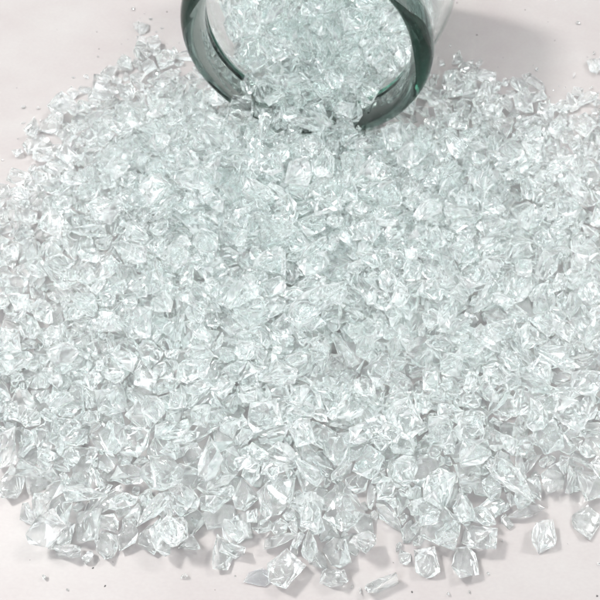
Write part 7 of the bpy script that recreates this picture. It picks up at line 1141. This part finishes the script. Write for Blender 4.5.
# crumbs and splinters of glass dust on the table close to the heap
rc = random.Random(21); n_c = 0
for _ in range(6000):
    if n_c >= 70: break
    x, y = unproj(rc.uniform(-20, 620), rc.uniform(5, 598)); s = rc.choice((.03, .04, .05, .07, .10))
    dd = np.hypot(P[:, 0]-x, P[:, 1]-y) - S*.95 - s
    m = dd.min()
    if m < 0 or rc.random() > (math.exp(-m/.4)+.006)*(.35 if y < 6 else 1): continue
    k = rc.randrange(NPROTO); q = np.array([rc.gauss(0, 1) for _ in range(4)]); q /= np.linalg.norm(q)
    v, f = LO[k]; v = v*s @ rotm(q).T; v = v + np.array([x, y, -v[:, 2].min()+.002])
    VV.append(v.astype(np.float32)); FF.append(f+base); base += len(v); n_c += 1
VV = np.concatenate(VV); FF = np.concatenate(FF)
print('rest of heap', len(FF), 'triangles')
M_REST = chip_glass('crushed_glass_heap', TINT, MILK)
for n in M_REST.node_tree.nodes:                      # world-sized coordinates here: same pattern size as on one chip
    if n.type == 'TEX_NOISE': n.inputs['Scale'].default_value = 5
tag(mesh_obj('crushed_glass', make_mesh('crushed_glass', VV, FF, M_REST), None), 'heap of crushed clear glass spilling from the jar over the table', kind='stuff')

# ---------------------------------------------------------------- the jar
root = bpy.data.objects.new('glass_jar', None); C.objects.link(root); root.matrix_world = jar_matrix()
tag(root, 'open clear glass jar with thick green tinted rim lying on its side in the heap', 'jar')
for nm, bm, mt in (('jar_body', body_bm(160), M_JAR), ('jar_rim', rim_bm(160), M_RIM)):
    me = bpy.data.meshes.new(nm); bm.to_mesh(me); bm.free(); o = mesh_obj(nm, me, mt, root)
o['label'] = 'thick rounded dark green rim'

# ---------------------------------------------------------------- light
w = bpy.data.worlds.new('World'); sc.world = w; w.use_nodes = True
N, L = w.node_tree.nodes, w.node_tree.links; N.clear()
wo = nd(N, 'ShaderNodeOutputWorld'); bg = nd(N, 'ShaderNodeBackground'); tc = nd(N, 'ShaderNodeTexCoord'); sx = nd(N, 'ShaderNodeSeparateXYZ')
L.new(tc.outputs['Generated'], sx.inputs[0])
cr = nd(N, 'ShaderNodeValToRGB'); e = cr.color_ramp.elements
e[0].position = .05; e[0].color = (.10, .10, .10, 1); e[1].position = .75; e[1].color = (.95, .97, .98, 1)
L.new(sx.outputs['Z'], cr.inputs[0])
wn = nd(N, 'ShaderNodeTexNoise'); wn.inputs['Scale'].default_value = 2.6; wn.inputs['Detail'].default_value = 2; L.new(tc.outputs['Generated'], wn.inputs['Vector'])
wr = nd(N, 'ShaderNodeMapRange'); wr.inputs[1].default_value = .35; wr.inputs[2].default_value = .65; wr.inputs[3].default_value = .35; wr.inputs[4].default_value = 1.6
L.new(wn.outputs['Fac'], wr.inputs[0])
wm = nd(N, 'ShaderNodeVectorMath', operation='SCALE'); L.new(cr.outputs[0], wm.inputs[0]); L.new(wr.outputs[0], wm.inputs['Scale'])
L.new(wm.outputs[0], bg.inputs['Color']); bg.inputs['Strength'].default_value = .82
L.new(bg.outputs[0], wo.inputs['Surface'])
def lamp(name, az, el, dist, size, power, color=(1, .98, .95)):
    d = bpy.data.lights.new(name, 'AREA'); d.shape = 'DISK'; d.size = size; d.energy = power; d.color = color
    o = bpy.data.objects.new(name, d); C.objects.link(o)
    v = Vector((math.sin(az)*math.cos(el), math.cos(az)*math.cos(el), math.sin(el)))
    o.location = Vector((0, 14, 0)) + v*dist; o.rotation_euler = v.to_track_quat('Z', 'Y').to_euler()
lamp('ceiling_lamp', math.radians(-66), math.radians(57), 160, 24, 155000)
lamp('ceiling_lamp', math.radians(60), math.radians(55), 160, 30, 60000)

w_ = bpy.data.lights.new('added_glint_light', 'AREA'); w_.shape = 'RECTANGLE'; w_.size = 46; w_.size_y = 34; w_.energy = 60000; w_.color = (.93, .97, 1)  # area lamp added for broad bright glints in the glass, not a real window
o = bpy.data.objects.new('added_glint_light', w_); C.objects.link(o)
v = Vector((-.45, -.35, .85)).normalized(); o.location = Vector((0, 14, 0))+v*170; o.rotation_euler = v.to_track_quat('Z', 'Y').to_euler()

# ---------------------------------------------------------------- camera
cd = bpy.data.cameras.new('camera'); cam = bpy.data.objects.new('camera', cd); C.objects.link(cam); sc.camera = cam
cam.location = (0, 0, CAM_H); cam.rotation_euler = (math.radians(90)-PITCH, 0, 0)
cd.sensor_width = 36; cd.lens = FPX/600*36; cd.dof.use_dof = True; cd.dof.focus_distance = 16.5; cd.dof.aperture_fstop = .55; cd.clip_start = .1; cd.clip_end = 1000

sc.view_settings.view_transform = 'Standard'; sc.view_settings.look = 'None'; sc.view_settings.gamma = 1; sc.view_settings.exposure = .68
cy = sc.cycles
cy.max_bounces = 56; cy.transmission_bounces = 56; cy.glossy_bounces = 56; cy.diffuse_bounces = 28; cy.transparent_max_bounces = 8
cy.caustics_reflective = True; cy.caustics_refractive = True; cy.blur_glossy = 0; cy.sample_clamp_indirect = 25; cy.sample_clamp_direct = 0
cy.use_denoising = True
cy.use_adaptive_sampling = True; cy.adaptive_threshold = .12; cy.adaptive_min_samples = 16
